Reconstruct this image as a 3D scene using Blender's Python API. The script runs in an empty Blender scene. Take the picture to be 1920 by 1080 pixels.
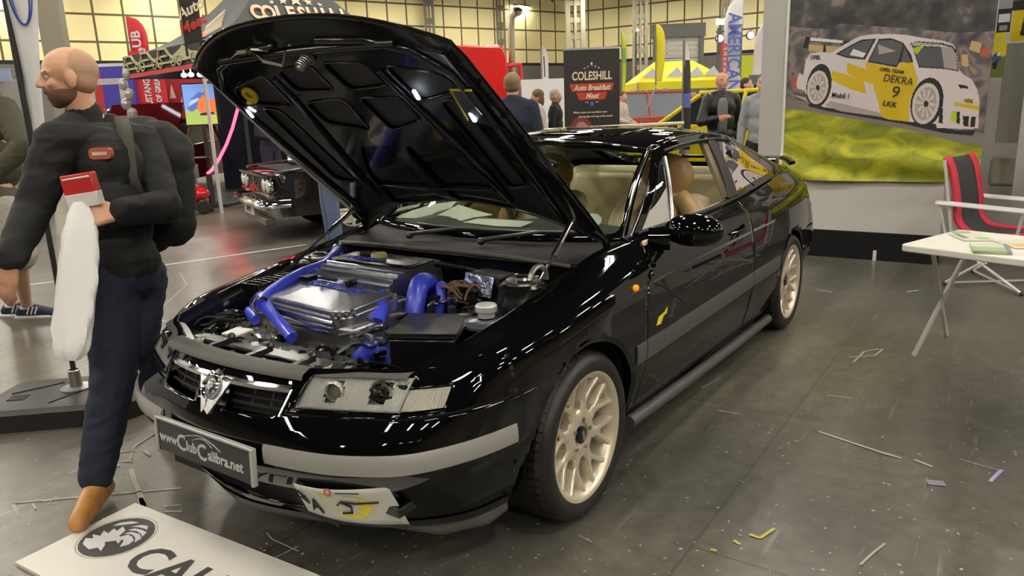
import bpy, bmesh, math, random
import numpy as np
from mathutils import Vector, Matrix
PI = math.pi
S = bpy.context.scene
COL = S.collection
random.seed(7)

# ---------------------------------------------------------------- camera (metres; car nose points to +X, its left side to +Y)
CAM = Vector((2.10416, 1.98951, 1.42112))
FW = Vector((-0.79703509, -0.55628822, -0.23511378)); RT = Vector((-0.5646357, 0.82452221, -0.03673763)); UP = Vector((-0.21429325, -0.10347245, 0.97127332))
FPX = 1400.46
cd = bpy.data.cameras.new('camera'); cam = bpy.data.objects.new('camera', cd); COL.objects.link(cam)
cd.sensor_width = 36; cd.lens = FPX / 1920 * 36; cd.clip_end = 300; cd.clip_start = .05
m = Matrix((RT, UP, -FW)).transposed().to_4x4(); m.translation = CAM
cam.matrix_world = m
S.camera = cam
# ---------------------------------------------------------------- world, exposure
w = bpy.data.worlds.new('world'); S.world = w; w.use_nodes = True
w.node_tree.nodes['Background'].inputs[0].default_value = (1.0, .93, .82, 1)
w.node_tree.nodes['Background'].inputs[1].default_value = .32
S.view_settings.view_transform = 'Standard'; S.view_settings.look = 'None'
S.view_settings.exposure = 0.14; S.view_settings.gamma = 1; S.view_settings.use_curve_mapping = False
S.cycles.use_denoising = True
S.cycles.max_bounces = 7; S.cycles.caustics_reflective = False; S.cycles.caustics_refractive = False
S.cycles.sample_clamp_indirect = 6.0

def ray(px, py): return FW + RT * ((px - 960) / FPX) + UP * ((540 - py) / FPX)
def at(px, py, z=0.0):            # point of the horizontal plane z under a pixel
    d = ray(px, py); t = (z - CAM.z) / d.z
    return CAM + d * t
def atx(px, py, x): d = ray(px, py); return CAM + d * ((x - CAM.x) / d.x)
def aty(px, py, y): d = ray(px, py); return CAM + d * ((y - CAM.y) / d.y)
def far(px, D, z=0.0):            # ground position at depth D behind horizon pixel px
    hy = 238 - px * .038
    p = CAM + ray(px, hy) * D
    return Vector((p.x, p.y, z))
def atd(px, py, D): return CAM + ray(px, py) * D

# ---------------------------------------------------------------- materials
MC = {}
def mat(name, col, rough=.5, metal=0, emit=0, coat=0, alpha=1, trans=0, ior=1.5, noise=0, nscale=8, bump=0, bscale=60, spec=.5, ncol=None, sheen=0):
    if name in MC: return MC[name]
    M = bpy.data.materials.new(name); M.use_nodes = True
    nt = M.node_tree; b = nt.nodes['Principled BSDF']
    c = (*col, 1) if len(col) == 3 else col
    b.inputs['Base Color'].default_value = c
    b.inputs['Roughness'].default_value = rough; b.inputs['Metallic'].default_value = metal
    b.inputs['IOR'].default_value = ior; b.inputs['Specular IOR Level'].default_value = spec
    if emit: b.inputs['Emission Color'].default_value = c; b.inputs['Emission Strength'].default_value = emit
    if coat: b.inputs['Coat Weight'].default_value = coat; b.inputs['Coat Roughness'].default_value = .02
    if trans: b.inputs['Transmission Weight'].default_value = trans
    if alpha < 1: b.inputs['Alpha'].default_value = alpha
    if sheen: b.inputs['Sheen Weight'].default_value = sheen
    if noise or bump or ncol:
        tc = nt.nodes.new('ShaderNodeTexCoord')
    if noise or ncol:
        n = nt.nodes.new('ShaderNodeTexNoise'); n.inputs['Scale'].default_value = nscale; n.inputs['Detail'].default_value = 6
        nt.links.new(tc.outputs['Object'], n.inputs['Vector'])
        r = nt.nodes.new('ShaderNodeValToRGB'); nt.links.new(n.outputs[0], r.inputs[0])
        r.color_ramp.elements[0].position = .3; r.color_ramp.elements[1].position = .7
        if ncol: r.color_ramp.elements[0].color = (*ncol, 1); r.color_ramp.elements[1].color = c
        else:
            r.color_ramp.elements[0].color = tuple(x * (1 - noise) for x in c[:3]) + (1,)
            r.color_ramp.elements[1].color = tuple(min(1, x * (1 + noise)) for x in c[:3]) + (1,)
        nt.links.new(r.outputs[0], b.inputs['Base Color'])
    if bump:
        n2 = nt.nodes.new('ShaderNodeTexNoise'); n2.inputs['Scale'].default_value = bscale; n2.inputs['Detail'].default_value = 4
        nt.links.new(tc.outputs['Object'], n2.inputs['Vector'])
        bp = nt.nodes.new('ShaderNodeBump'); bp.inputs['Strength'].default_value = bump; bp.inputs['Distance'].default_value = .01
        nt.links.new(n2.outputs[0], bp.inputs['Height']); nt.links.new(bp.outputs[0], b.inputs['Normal'])
    MC[name] = M
    return M

# ---------------------------------------------------------------- scene objects
def props(o, label=None, cat=None, group=None, kind=None):
    if label: o['label'] = label
    if cat: o['category'] = cat
    if group: o['group'] = group
    if kind: o['kind'] = kind
    return o
def empty(name, loc=(0, 0, 0), label=None, cat=None, group=None, rz=0):
    o = bpy.data.objects.new(name, None); COL.objects.link(o); o.location = loc; o.rotation_euler = (0, 0, rz); o.empty_display_size = .1
    return props(o, label, cat, group)
def link(name, me, parent=None, label=None, cat=None, group=None, kind=None):
    o = bpy.data.objects.new(name, me); COL.objects.link(o)
    if parent is not None: o.parent = parent
    return props(o, label, cat, group, kind)
def dup(o, parent=None, loc=None, rz=None, label=None):
    c = o.copy(); COL.objects.link(c)
    if parent is not None: c.parent = parent
    if loc is not None: c.location = loc
    if rz is not None: c.rotation_euler = (0, 0, rz)
    if label: c['label'] = label
    for ch in list(o.children): dup(ch, c)
    return c

class MB:
    """mesh collector: polygons as coordinate tuples with a material slot index"""
    def __init__(s): s.V = []; s.F = []; s.M = []; s.T = None
    def add(s, verts, faces, mi=0):
        k = len(s.V)
        if s.T is not None: verts = [tuple(s.T @ Vector(v)) for v in verts]
        s.V += [tuple(map(float, v)) for v in verts]; s.F += [tuple(i + k for i in f) for f in faces]; s.M += [mi] * len(faces)
        return s
    def box(s, a, b, mi=0):
        x0, y0, z0 = a; x1, y1, z1 = b
        return s.add([(x0,y0,z0),(x1,y0,z0),(x1,y1,z0),(x0,y1,z0),(x0,y0,z1),(x1,y0,z1),(x1,y1,z1),(x0,y1,z1)],
                     [(0,3,2,1),(4,5,6,7),(0,1,5,4),(1,2,6,5),(2,3,7,6),(3,0,4,7)], mi)
    def cbox(s, c, d, mi=0, rz=0, R=None, taper=1):
        c = Vector(c); hx, hy, hz = [q / 2 for q in d]
        R = R or Matrix.Rotation(rz, 3, 'Z')
        vs = []
        for z in (-1, 1):
            k = taper if z > 0 else 1
            for x, y in ((-1,-1),(1,-1),(1,1),(-1,1)): vs.append(tuple(c + R @ Vector((x*hx*k, y*hy*k, z*hz))))
        return s.add(vs, [(0,3,2,1),(4,5,6,7),(0,1,5,4),(1,2,6,5),(2,3,7,6),(3,0,4,7)], mi)
    def tube(s, pts, r, n=10, mi=0, caps=True, flat=1):
        pts = [Vector(p) for p in pts]; rs = r if isinstance(r, (list, tuple)) else [r] * len(pts)
        vs = []; fs = []; prev = None
        for i, p in enumerate(pts):
            d = (pts[min(i+1, len(pts)-1)] - pts[max(i-1, 0)]).normalized()
            if prev is None: a = d.orthogonal().normalized()
            else: a = (prev - d * prev.dot(d)); a = a.normalized() if a.length > 1e-6 else d.orthogonal().normalized()
            prev = a; b = d.cross(a)
            for j in range(n):
                t = 2 * PI * j / n; vs.append(tuple(p + (a * math.cos(t) + b * math.sin(t) * flat) * rs[i]))
        for i in range(len(pts) - 1):
            for j in range(n):
                j2 = (j + 1) % n; fs.append((i*n+j, i*n+j2, (i+1)*n+j2, (i+1)*n+j))
        if caps: fs.append(tuple(reversed(range(n)))); fs.append(tuple((len(pts)-1)*n + j for j in range(n)))
        return s.add(vs, fs, mi)
    def lathe(s, prof, c=(0,0,0), ax=(0,0,1), n=32, mi=0, a0=0, a1=2*PI):
        """prof: (r, h) pairs turned about ax"""
        ax = Vector(ax).normalized(); u = ax.orthogonal().normalized(); v = ax.cross(u); c = Vector(c)
        full = abs(a1 - a0 - 2*PI) < 1e-6; m_ = n if full else n + 1
        vs = []; fs = []
        for (r, h) in prof:
            for j in range(m_):
                t = a0 + (a1 - a0) * j / n; vs.append(tuple(c + ax*h + (u*math.cos(t) + v*math.sin(t))*r))
        for i in range(len(prof)-1):
            for j in range(n):
                j2 = (j+1) % m_; fs.append((i*m_+j, i*m_+j2, (i+1)*m_+j2, (i+1)*m_+j))
        return s.add(vs, fs, mi)
    def grid(s, G, mi=0, flip=False, wrap=False):
        n = len(G); k = len(G[0]); vs = [tuple(p) for row in G for p in row]; fs = []
        for i in range(n-1):
            for j in range(k if wrap else k-1):
                j2 = (j+1) % k; f = (i*k+j, i*k+j2, (i+1)*k+j2, (i+1)*k+j); fs.append(f[::-1] if flip else f)
        return s.add(vs, fs, mi)
    def sph(s, c, r, n=12, mi=0, R=None):
        r = (r, r, r) if isinstance(r, (int, float)) else r; c = Vector(c); vs = []; fs = []; h = n // 2
        for i in range(h+1):
            a = PI * i / h
            for j in range(n):
                b = 2*PI*j/n; q = Vector((r[0]*math.sin(a)*math.cos(b), r[1]*math.sin(a)*math.sin(b), r[2]*math.cos(a)))
                vs.append(tuple(c + (R @ q if R else q)))
        for i in range(h):
            for j in range(n):
                j2 = (j+1) % n; fs.append((i*n+j, (i+1)*n+j, (i+1)*n+j2, i*n+j2))
        return s.add(vs, fs, mi)
    def prism(s, poly, T, d, mi=0):
        """2D polygon extruded by d along local z, placed with matrix T (4x4)"""
        n = len(poly); vs = [tuple(T @ Vector((x, y, 0))) for x, y in poly] + [tuple(T @ Vector((x, y, d))) for x, y in poly]
        fs = [tuple(reversed(range(n))), tuple(range(n, 2*n))] + [(i, (i+1) % n, n+(i+1) % n, n+i) for i in range(n)]
        return s.add(vs, fs, mi)
    def polys(s, P, mi=0):
        for p in P: s.add(p, [tuple(range(len(p)))], mi)
        return s
    def build(s, name, mats, parent=None, smooth=30, merge=0, bevel=0, solid=0, sub=0, recalc=False, **kw):
        me = bpy.data.meshes.new(name); me.from_pydata(s.V, [], s.F); me.update()
        mats = mats if isinstance(mats, (list, tuple)) else [mats]
        for m_ in mats: me.materials.append(m_)
        for p, i in zip(me.polygons, s.M): p.material_index = i
        if merge or recalc:
            bm = bmesh.new(); bm.from_mesh(me)
            if merge: bmesh.ops.remove_doubles(bm, verts=bm.verts, dist=merge); bmesh.ops.dissolve_degenerate(bm, dist=merge*.5, edges=bm.edges)
            if recalc: bmesh.ops.recalc_face_normals(bm, faces=bm.faces)
            bm.to_mesh(me); bm.free()
        if smooth:
            me.shade_smooth(); me.set_sharp_from_angle(angle=math.radians(smooth))
        o = link(name, me, parent, **kw)
        if bevel:
            b = o.modifiers.new('b', 'BEVEL'); b.width = bevel; b.segments = 2; b.limit_method = 'ANGLE'; b.angle_limit = math.radians(40); b.harden_normals = False
        if solid:
            q = o.modifiers.new('s', 'SOLIDIFY'); q.thickness = solid; q.offset = -1
        if sub:
            q = o.modifiers.new('u', 'SUBSURF'); q.levels = sub; q.render_levels = sub
        return o
def text(name, body, size, M4, material, parent=None, ext=.002, align='CENTER', sx=1.0, bold=0, shear=0, **kw):
    cu = bpy.data.curves.new(name, 'FONT'); cu.body = body; cu.size = size; cu.extrude = ext; cu.align_x = align; cu.align_y = 'CENTER'
    cu.offset = bold; cu.shear = shear; cu.resolution_u = 3
    t = bpy.data.objects.new(name, cu); COL.objects.link(t)
    me = bpy.data.meshes.new_from_object(t); bpy.data.objects.remove(t); bpy.data.curves.remove(cu)
    me.transform(M4 @ Matrix.Diagonal((sx, 1, 1, 1))); me.materials.clear(); me.materials.append(material); me.name = name
    return link(name, me, parent, **kw)
def frame(o, xdir, ydir):
    """matrix with local x,y along given world directions, origin o"""
    x = Vector(xdir).normalized(); z = x.cross(Vector(ydir)).normalized(); y = z.cross(x)
    M4 = Matrix((x, y, z)).transposed().to_4x4(); M4.translation = Vector(o)
    return M4
# ---- polygon soup clipping: keep the side where f > 0
def cut(P, f):
    A = []; B = []
    for p in P:
        v = [f(q) for q in p]
        if all(x >= 0 for x in v): A.append(p); continue
        if all(x <= 0 for x in v): B.append(p); continue
        a = []; b = []
        n = len(p)
        for i in range(n):
            q, r_ = p[i], p[(i+1) % n]; x, y = v[i], v[(i+1) % n]
            if x >= 0: a.append(q)
            if x <= 0: b.append(q)
            if x * y < 0:
                if q > r_: t = y / (y - x); c = tuple(r_[k] + (q[k]-r_[k])*t for k in range(len(q)))
                else: t = x / (x - y); c = tuple(q[k] + (r_[k]-q[k])*t for k in range(len(q)))
                a.append(c); b.append(c)
        if len(a) > 2: A.append(a)
        if len(b) > 2: B.append(b)
    return A, B
def cutpoly(P, fs):
    """inside = all fs > 0; returns inside, outside"""
    out = []
    for f in fs:
        P, o = cut(P, f); out += o
    return P, out
def halfplanes(poly, a, b):
    """half-plane functions of a convex ccw polygon in coordinates a,b"""
    fs = []; n = len(poly)
    for i in range(n):
        (x0, y0), (x1, y1) = poly[i], poly[(i+1) % n]
        fs.append(lambda q, x0=x0, y0=y0, x1=x1, y1=y1: (x1-x0)*(q[b]-y0) - (y1-y0)*(q[a]-x0))
    return fs
def rpoly(pts, r, seg=5):
    """round the corners of a 2D polygon"""
    out = []; n = len(pts)
    for i in range(n):
        p = Vector(pts[i]); a = Vector(pts[i-1]) - p; b = Vector(pts[(i+1) % n]) - p
        rr = min(r, a.length*.49, b.length*.49)
        s0 = p + a.normalized()*rr; s1 = p + b.normalized()*rr
        for k in range(seg+1):
            t = k/seg; out.append(tuple((1-t)**2*s0 + 2*t*(1-t)*p + t*t*s1))
    return out
def hermite(P, t, T):
    """nonuniform Catmull-Rom through P (n,d) at params t, evaluated at T"""
    P = np.asarray(P, float); t = np.asarray(t, float); n = len(t)
    d = (P[1:]-P[:-1]) / (t[1:]-t[:-1])[:, None]
    m_ = np.zeros_like(P); m_[0] = d[0]; m_[-1] = d[-1]
    for i in range(1, n-1):
        h0 = t[i]-t[i-1]; h1 = t[i+1]-t[i]; m_[i] = (d[i-1]*h1 + d[i]*h0)/(h0+h1)
    out = []
    for x in T:
        i = min(max(int(np.searchsorted(t, x, side='right'))-1, 0), n-2)
        h = t[i+1]-t[i]; s = (x-t[i])/h
        out.append((2*s**3-3*s**2+1)*P[i] + (s**3-2*s**2+s)*h*m_[i] + (-2*s**3+3*s**2)*P[i+1] + (s**3-s**2)*h*m_[i+1])
    return np.array(out)
def spline(pts, n):
    P = np.asarray(pts, float); d = np.r_[0, np.cumsum(np.linalg.norm(np.diff(P, axis=0), axis=1))]
    return [tuple(p) for p in hermite(P, d, np.linspace(0, d[-1], n))]
# ================================================================ the exhibition hall
def floor_material():
    M = bpy.data.materials.new('hall_floor'); M.use_nodes = True; nt = M.node_tree; b = nt.nodes['Principled BSDF']; N = nt.nodes.new; L = nt.links.new
    tc = N('ShaderNodeTexCoord')
    def noise(sc, det=5, dist=0, vec=None):
        n = N('ShaderNodeTexNoise'); n.inputs['Scale'].default_value = sc; n.inputs['Detail'].default_value = det; n.inputs['Distortion'].default_value = dist; L(vec or tc.outputs['Object'], n.inputs['Vector']); return n.outputs[0]
    def ramp(v, a, ca, b_, cb):
        r = N('ShaderNodeValToRGB'); L(v, r.inputs[0]); r.color_ramp.elements[0].position = a; r.color_ramp.elements[0].color = (*ca, 1); r.color_ramp.elements[1].position = b_; r.color_ramp.elements[1].color = (*cb, 1); return r.outputs[0]
    def mix(t, a, c, f, ff=None):
        m_ = N('ShaderNodeMix'); m_.data_type = 'RGBA'; m_.blend_type = t; m_.inputs[0].default_value = f; L(a, m_.inputs[6]); L(c, m_.inputs[7])
        if ff is not None: L(ff, m_.inputs[0])
        return m_.outputs[2]
    mp = N('ShaderNodeMapping'); mp.inputs['Rotation'].default_value = (0, 0, .6); mp.inputs['Scale'].default_value = (.35, 2.2, 1); L(tc.outputs['Object'], mp.inputs['Vector'])
    base = ramp(noise(.7, 6), .33, (.080, .077, .069), .70, (.178, .167, .138))
    streak = ramp(noise(1.3, 4, .2, mp.outputs[0]), .3, (.58, .58, .58), .72, (1.35, 1.33, 1.28))
    col = mix('MULTIPLY', base, streak, .8)
    br = N('ShaderNodeTexBrick'); L(tc.outputs['Object'], br.inputs['Vector']); br.inputs['Scale'].default_value = 1; br.inputs['Brick Width'].default_value = 2.4; br.inputs['Row Height'].default_value = 1.2; br.inputs['Mortar Size'].default_value = .006; br.inputs['Mortar Smooth'].default_value = .3
    br.inputs['Color1'].default_value = (1, 1, 1, 1); br.inputs['Color2'].default_value = (.86, .86, .86, 1); br.inputs['Mortar'].default_value = (.55, .55, .55, 1)
    col = mix('MULTIPLY', col, br.outputs[0], .8)
    fine = ramp(noise(14, 8, .4), .3, (.74, .74, .74), .72, (1.2, 1.2, 1.18)); col = mix('MULTIPLY', col, fine, .9)
    mp2 = N('ShaderNodeMapping'); mp2.inputs['Rotation'].default_value = (0, 0, -.5); mp2.inputs['Scale'].default_value = (1.2, 14, 1); L(tc.outputs['Object'], mp2.inputs['Vector'])
    scr = ramp(noise(2.2, 6, .3, mp2.outputs[0]), .64, (0, 0, 0), .78, (.4, .4, .4))
    sp = ramp(noise(30, 3), .765, (0, 0, 0), .79, (.8, .8, .8)); sc = ramp(noise(4, 9, 3.5), .66, (0, 0, 0), .74, (.22, .22, .22))
    wht = N('ShaderNodeRGB'); wht.outputs[0].default_value = (.42, .41, .36, 1)
    col = mix('MIX', col, wht.outputs[0], 0, sp); col = mix('MIX', col, wht.outputs[0], 0, scr)
    L(col, b.inputs['Base Color'])
    b.inputs['Roughness'].default_value = .29; b.inputs['Specular IOR Level'].default_value = .4
    bp = N('ShaderNodeBump'); bp.inputs['Strength'].default_value = .10; bp.inputs['Distance'].default_value = .01; L(noise(9, 6), bp.inputs['Height']); L(bp.outputs[0], b.inputs['Normal'])
    return M
floor = MB().add([(-85, -85, 0), (45, -85, 0), (45, 60, 0), (-85, 60, 0)], [(0, 1, 2, 3)]).build('floor', floor_material(), None, kind='structure', smooth=0)
MB().add([(-85, -85, 9.6), (45, -85, 9.6), (45, 60, 9.6), (-85, 60, 9.6)], [(3, 2, 1, 0)]).build('ceiling', mat('ceiling_dark', (.022, .022, .022), rough=.9), None, kind='structure', smooth=0)
LAMP = mat('hall_lamp_glow', (1, .93, .80), emit=115); HOUS = mat('lamp_housing', (.1, .1, .1), rough=.6)
for i in range(-9, 5):
    for j in range(-9, 5):
        x, y = i*6.2+2.6, j*6.0-.4 + (i % 2)*2.4
        if x < -50 or x > 16 or y > 24: continue
        lo = empty('ceiling_lamp', (x, y, 8.6), 'twin-tube hall lamp hanging high over the show floor', 'lamp', 'hall lamps'); 
        if (i, j) == (-9, -9) or 'lampme' not in globals():
            lampme = [MB().box((-.75, -.27, .05), (.75, .27, .12)).build('lamp_body', HOUS, lo, smooth=0), MB().box((-.70, -.22, .0), (.70, -.08, .04)).build('lamp_tube', LAMP, lo, smooth=0), MB().box((-.70, .08, .0), (.70, .22, .04)).build('lamp_tube', LAMP, lo, smooth=0)]
        else:
            for o_ in lampme: link(o_.name.split('.')[0], o_.data, lo)
# --- far walls of yellowed cladding panels, seams as dark mullions in the material
def panel_material(name, pw, ph, c1, c2, seam):
    M = bpy.data.materials.new(name); M.use_nodes = True; nt = M.node_tree; b = nt.nodes['Principled BSDF']; N = nt.nodes.new; L = nt.links.new
    tc = N('ShaderNodeTexCoord'); s = N('ShaderNodeSeparateXYZ'); L(tc.outputs['Object'], s.inputs[0]); c = N('ShaderNodeCombineXYZ'); L(s.outputs[0], c.inputs[0]); L(s.outputs[2], c.inputs[1])
    br = N('ShaderNodeTexBrick'); L(c.outputs[0], br.inputs['Vector']); br.offset = 0; br.inputs['Scale'].default_value = 1; br.inputs['Brick Width'].default_value = pw; br.inputs['Row Height'].default_value = ph
    br.inputs['Mortar Size'].default_value = .07; br.inputs['Mortar Smooth'].default_value = .35; br.inputs['Color1'].default_value = (*c1, 1); br.inputs['Color2'].default_value = (*c2, 1); br.inputs['Mortar'].default_value = (*seam, 1)
    L(br.outputs[0], b.inputs['Base Color']); b.inputs['Roughness'].default_value = .7
    return M
def wall(name, a, b, z0, z1, m_, th=.2):
    a, b = Vector(a), Vector(b); L_ = (b-a).length; ang = math.atan2(b.y-a.y, b.x-a.x)
    o = MB().box((0, -th, z0), (L_, 0, z1)).build(name, m_, None, smooth=0, kind='structure'); o.location = (a.x, a.y, 0); o.rotation_euler = (0, 0, ang); return o
YP = panel_material('yellow_cladding', 1.45, 1.40, (.93, .82, .44), (.88, .77, .40), (.13, .10, .04))
YP2 = panel_material('yellow_cladding_b', 1.30, 1.40, (.92, .82, .46), (.85, .76, .42), (.13, .10, .04))
K = [far(-420, 33), far(1070, 60), far(1450, 51), far(2100, 38)]
LOWM = mat('wall_base_grey', (.16, .155, .14), rough=.8); DKM = mat('wall_head_dark', (.02, .02, .02), rough=.9)
for nm, a, b, mm in (('wall_left', K[1], K[0], YP), ('wall_back', K[2], K[1], YP2), ('wall_right', K[3], K[2], YP2)):
    wall(nm, a, b, 4.65, 9.3, mm); wall(nm, a, b, 0, 4.45, LOWM); wall(nm, a, b, 4.45, 4.65, DKM); wall(nm, a, b, 9.3, 9.7, DKM)
BACKM = mat('hall_far_wall', (.45, .38, .2), rough=.8)
wall('wall_front', (44, 59, 0), (44, -84, 0), 0, 9.6, BACKM); wall('wall_side', (-60, 40, 0), (45, 40, 0), 0, 9.6, BACKM)
# columns along the walls
STEEL = mat('column_steel', (.20, .18, .13), rough=.6); CONC = mat('concrete_column', (.26, .24, .18), rough=.8)
def truss(px, D, wpx, name='wall_column', m_=None):
    p = far(px, D); w_ = wpx*D/FPX; rt = Vector((RT.x, RT.y, 0)).normalized(); fw = Vector((FW.x, FW.y, 0)).normalized(); b = MB()
    R = Matrix((rt, fw, Vector((0,0,1)))).transposed()
    for sx in (-1, 0, 1): b.cbox(p + rt*sx*w_*.40 + Vector((0,0,4.75)), (w_*(.24 if sx else .14), w_*.4, 9.5), R=R)
    for k in range(9): b.cbox(p + Vector((0,0,.4+k*1.15)), (w_*.8, w_*.3, .34), R=R)
    return b.build(name, m_ or mat('truss_cream', (.45, .42, .30), rough=.6), None, smooth=0, label={1081:'pale lattice steel column behind the dark pull-up banner', 945:'brown lattice column left of the truck exhaust', 1200:'lattice column under the floodlight right of the pull-up banner', 815:'brown lattice column above the open bonnet of the black coupe', 1357:'lattice column under the green exit sign'}.get(px), cat='column')
truss(1081, 55, 34); truss(945, 56, 16, m_=STEEL); truss(1200, 54, 26); truss(815, 52, 18, m_=STEEL); truss(1357, 49, 16, m_=STEEL)
p = far(131, 22); MB().cbox(p + Vector((0,0,4.75)), (.60, .60, 9.5), rz=.9).build('concrete_column', CONC, None, smooth=0, bevel=.03, label='square concrete column rising behind the walking man', cat='column')
# rail of dark roof trusses against the ceiling
b = MB(); r_ = random.Random(5)
for k in range(60):
    a = K[1].lerp(K[0], k/60); d = Vector((FW.x, FW.y, 0)).normalized()*-1.2; b.tube([a + d + Vector((0,0,9.5)), a + d + Vector((r_.uniform(-1,1), 0, 8.9 + r_.uniform(0,.3)))], .05, 4)
b.build('ceiling_truss', DKM, None, smooth=0, kind='structure')
# tape and paint marks stuck to the floor
def strip(name, pxs, w_, m_, z=.003):
    pts = [at(*q) for q in pxs]; b = MB()
    for i in range(len(pts)-1):
        d = (pts[i+1]-pts[i]); d.z = 0; n = Vector((-d.y, d.x, 0)).normalized()*w_/2
        b.add([pts[i]+n+Vector((0,0,z)), pts[i]-n+Vector((0,0,z)), pts[i+1]-n+Vector((0,0,z)), pts[i+1]+n+Vector((0,0,z))], [(0,1,2,3)])
    return b.build(name, m_, floor, smooth=0)
WT = mat('tape_white', (.62, .62, .58), rough=.5); CH = mat('chalk_paint', (.40, .39, .34), rough=.8); BLP = mat('blue_paint', (.25, .45, .60), rough=.7); YLP = mat('yellow_paint', (.50, .46, .10), rough=.7); PUP = mat('purple_paint', (.32, .28, .5), rough=.7)
strip('tape_line', [(-60, 549), (105, 528), (290, 500), (575, 459)], .05, WT)
for pts, w_ in (([(340,916),(24,944),(36,970)], .010), ([(300,575),(296,598),(312,604)], .02), ([(338,512),(350,535),(300,580)], .012), ([(242,866),(252,838),(300,808)], .009), ([(246,880),(252,905),(262,925),(270,950),(262,935)], .02), ([(226,848),(256,845)], .009), ([(225,866),(250,866)], .009), ([(270,845),(282,855)], .012), ([(60,945),(68,955),(58,958)], .007),
              ([(80,942),(98,938),(90,947),(110,943)], .006), ([(307,950),(340,948)], .008), ([(309,960),(342,960)], .010), ([(490,1060),(560,1025)], .004), ([(1350,710),(1315,728)], .008), ([(1347,770),(1386,777)], .010),
              ([(1535,810),(1600,832),(1655,850),(1690,860)], .014), ([(1714,863),(1748,876)], .012), ([(1550,742),(1600,748)], .010), ([(1592,670),(1640,668),(1655,655)], .012), ([(1600,680),(1620,660),(1648,655)], .012), ([(1613,1060),(1640,1035),(1660,1020)], .008), ([(1100,1010),(1110,1018),(1085,1005)], .004), ([(500,1000),(510,1012),(560,1035)], .005), ([(1530,545),(1560,548)], .02), ([(1700,548),(1722,545)], .02)):
    strip('paint_mark', pts, w_, CH)
strip('paint_mark', [(210,855),(222,875)], .012, BLP); strip('paint_mark', [(130,888),(205,865),(226,858)], .006, BLP)
for q in ([(1405,1003),(1425,1010),(1452,992)], [(1375,1014),(1388,1022)], [(1332,1031),(1344,1034)]): strip('paint_mark', q, .012, YLP)
strip('paint_mark', [(1800,862),(1876,884)], .005, PUP); strip('paint_mark', [(1878,882),(1856,904)], .014, PUP); strip('paint_mark', [(1738,905),(1772,908)], .04, mat('lilac_paint', (.22,.2,.26), rough=.8))
r_ = random.Random(11); b = MB()
for k in range(900):
    px, py = r_.uniform(0, 1920), r_.uniform(540, 1080)**1.0; p = at(px, py, .0025); s = r_.uniform(.002, .009); a = r_.uniform(0, 3); d = Vector((math.cos(a), math.sin(a), 0))*s; n = Vector((-d.y, d.x, 0))*r_.uniform(.2, .8); b.add([p+d, p+n, p-d, p-n], [(0,1,2,3)])
b.build('paint_specks', CH, floor, smooth=0, kind='stuff')
# --- flood lamps and exit sign on the far wall
FL = mat('flood_glow', (1, .97, .92), emit=7)
d = -Vector((FW.x, FW.y, 0)).normalized(); bar = empty('lighting_bar', far(1379, 46), 'thin bar on two posts carrying three bright floodlights before the far wall', 'lighting bar'); Ob = bar.location
MB().tube([atd(1343, 60, 46.3)-Ob, atd(1425, 52, 46.3)-Ob], .06, 6).build('crossbar', HOUS, bar)
for px in (1343, 1425): q = far(px, 46.3)-Ob; MB().tube([q, q + Vector((0, 0, atd(px, 56, 46.3).z))], .06, 6).build('post', HOUS, bar)
def flood(c, par, w_):
    o_ = MB().lathe([(w_*.021, .02), (w_*.026, .02), (w_*.026, -.2), (w_*.01, -.32), (0, -.32)], c, d, 16).build('lamp_hood', HOUS, par); MB().lathe([(0, 0), (w_*.021, 0), (w_*.021, -.05)], c, d, 16).build('lamp_glass', FL, o_)
for px, py in ((1350, 72), (1378, 68), (1408, 66)): flood(atd(px, py, 46)-Ob, bar, 10); MB().tube([atd(px, py, 46.2)-Ob, atd(px, py-14, 46.3)-Ob], .03, 5).build('bracket', HOUS, bar)
p = far(1192, 53); fl1 = empty('floodlight', p, 'bright floodlight on a mast right of the pull-up banner', 'floodlight'); q = atd(1192, 58, 53); flood(q-p, fl1, 10); MB().tube([(0,0,0), (0,0,q.z-.2)], .08, 6).build('mast', HOUS, fl1)
c = atd(1352, 41, 47.5); ex = MB().cbox(c, (.12, .62, .36), rz=.6).build('exit_sign', mat('exit_green', (.35, .9, .55), emit=1.8), None, label='small glowing green exit sign high before the far wall', cat='sign', smooth=0); MB().box((c.x-.04, c.y-.04, 0), (c.x+.04, c.y+.04, c.z-.17)).build('post', HOUS, ex, smooth=0)
# roller shutter door bay
MT = mat('shutter_grey', (.42, .42, .38), rough=.5); DK = mat('shutter_frame', (.12, .12, .11), rough=.6)
a = far(1228, 44); b_ = far(1312, 44); rt = (b_-a).normalized(); nn = Vector((rt.y, -rt.x, 0)); 
if nn.dot(CAM-a) < 0: nn = -nn
R = Matrix((rt, -nn, Vector((0,0,1)))).transposed(); W_ = (b_-a).length; mid = (a+b_)/2
b = MB()
for k in range(12): b.cbox(mid + Vector((0,0,2.3+k*.28)), (W_, .08, .24), R=R)
ds = b.build('door_1', MT, None, smooth=0, kind='structure')
b = MB(); b.cbox(a + Vector((0,0,2.8)), (.25, .4, 5.6), R=R); b.cbox(b_ + Vector((0,0,2.8)), (.25, .4, 5.6), R=R); b.cbox(mid + Vector((0,0,5.35)), (W_+.4, .5, .75), R=R); b.build('door_frame', DK, ds, smooth=0)
MB().cbox(mid + nn*.1 + Vector((0,0,2.62)), (W_*.92, .05, .42), R=R).build('lit_panel', mat('panel_blue_white', (.6,.75,1), emit=1.3), ds, smooth=0)
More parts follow.
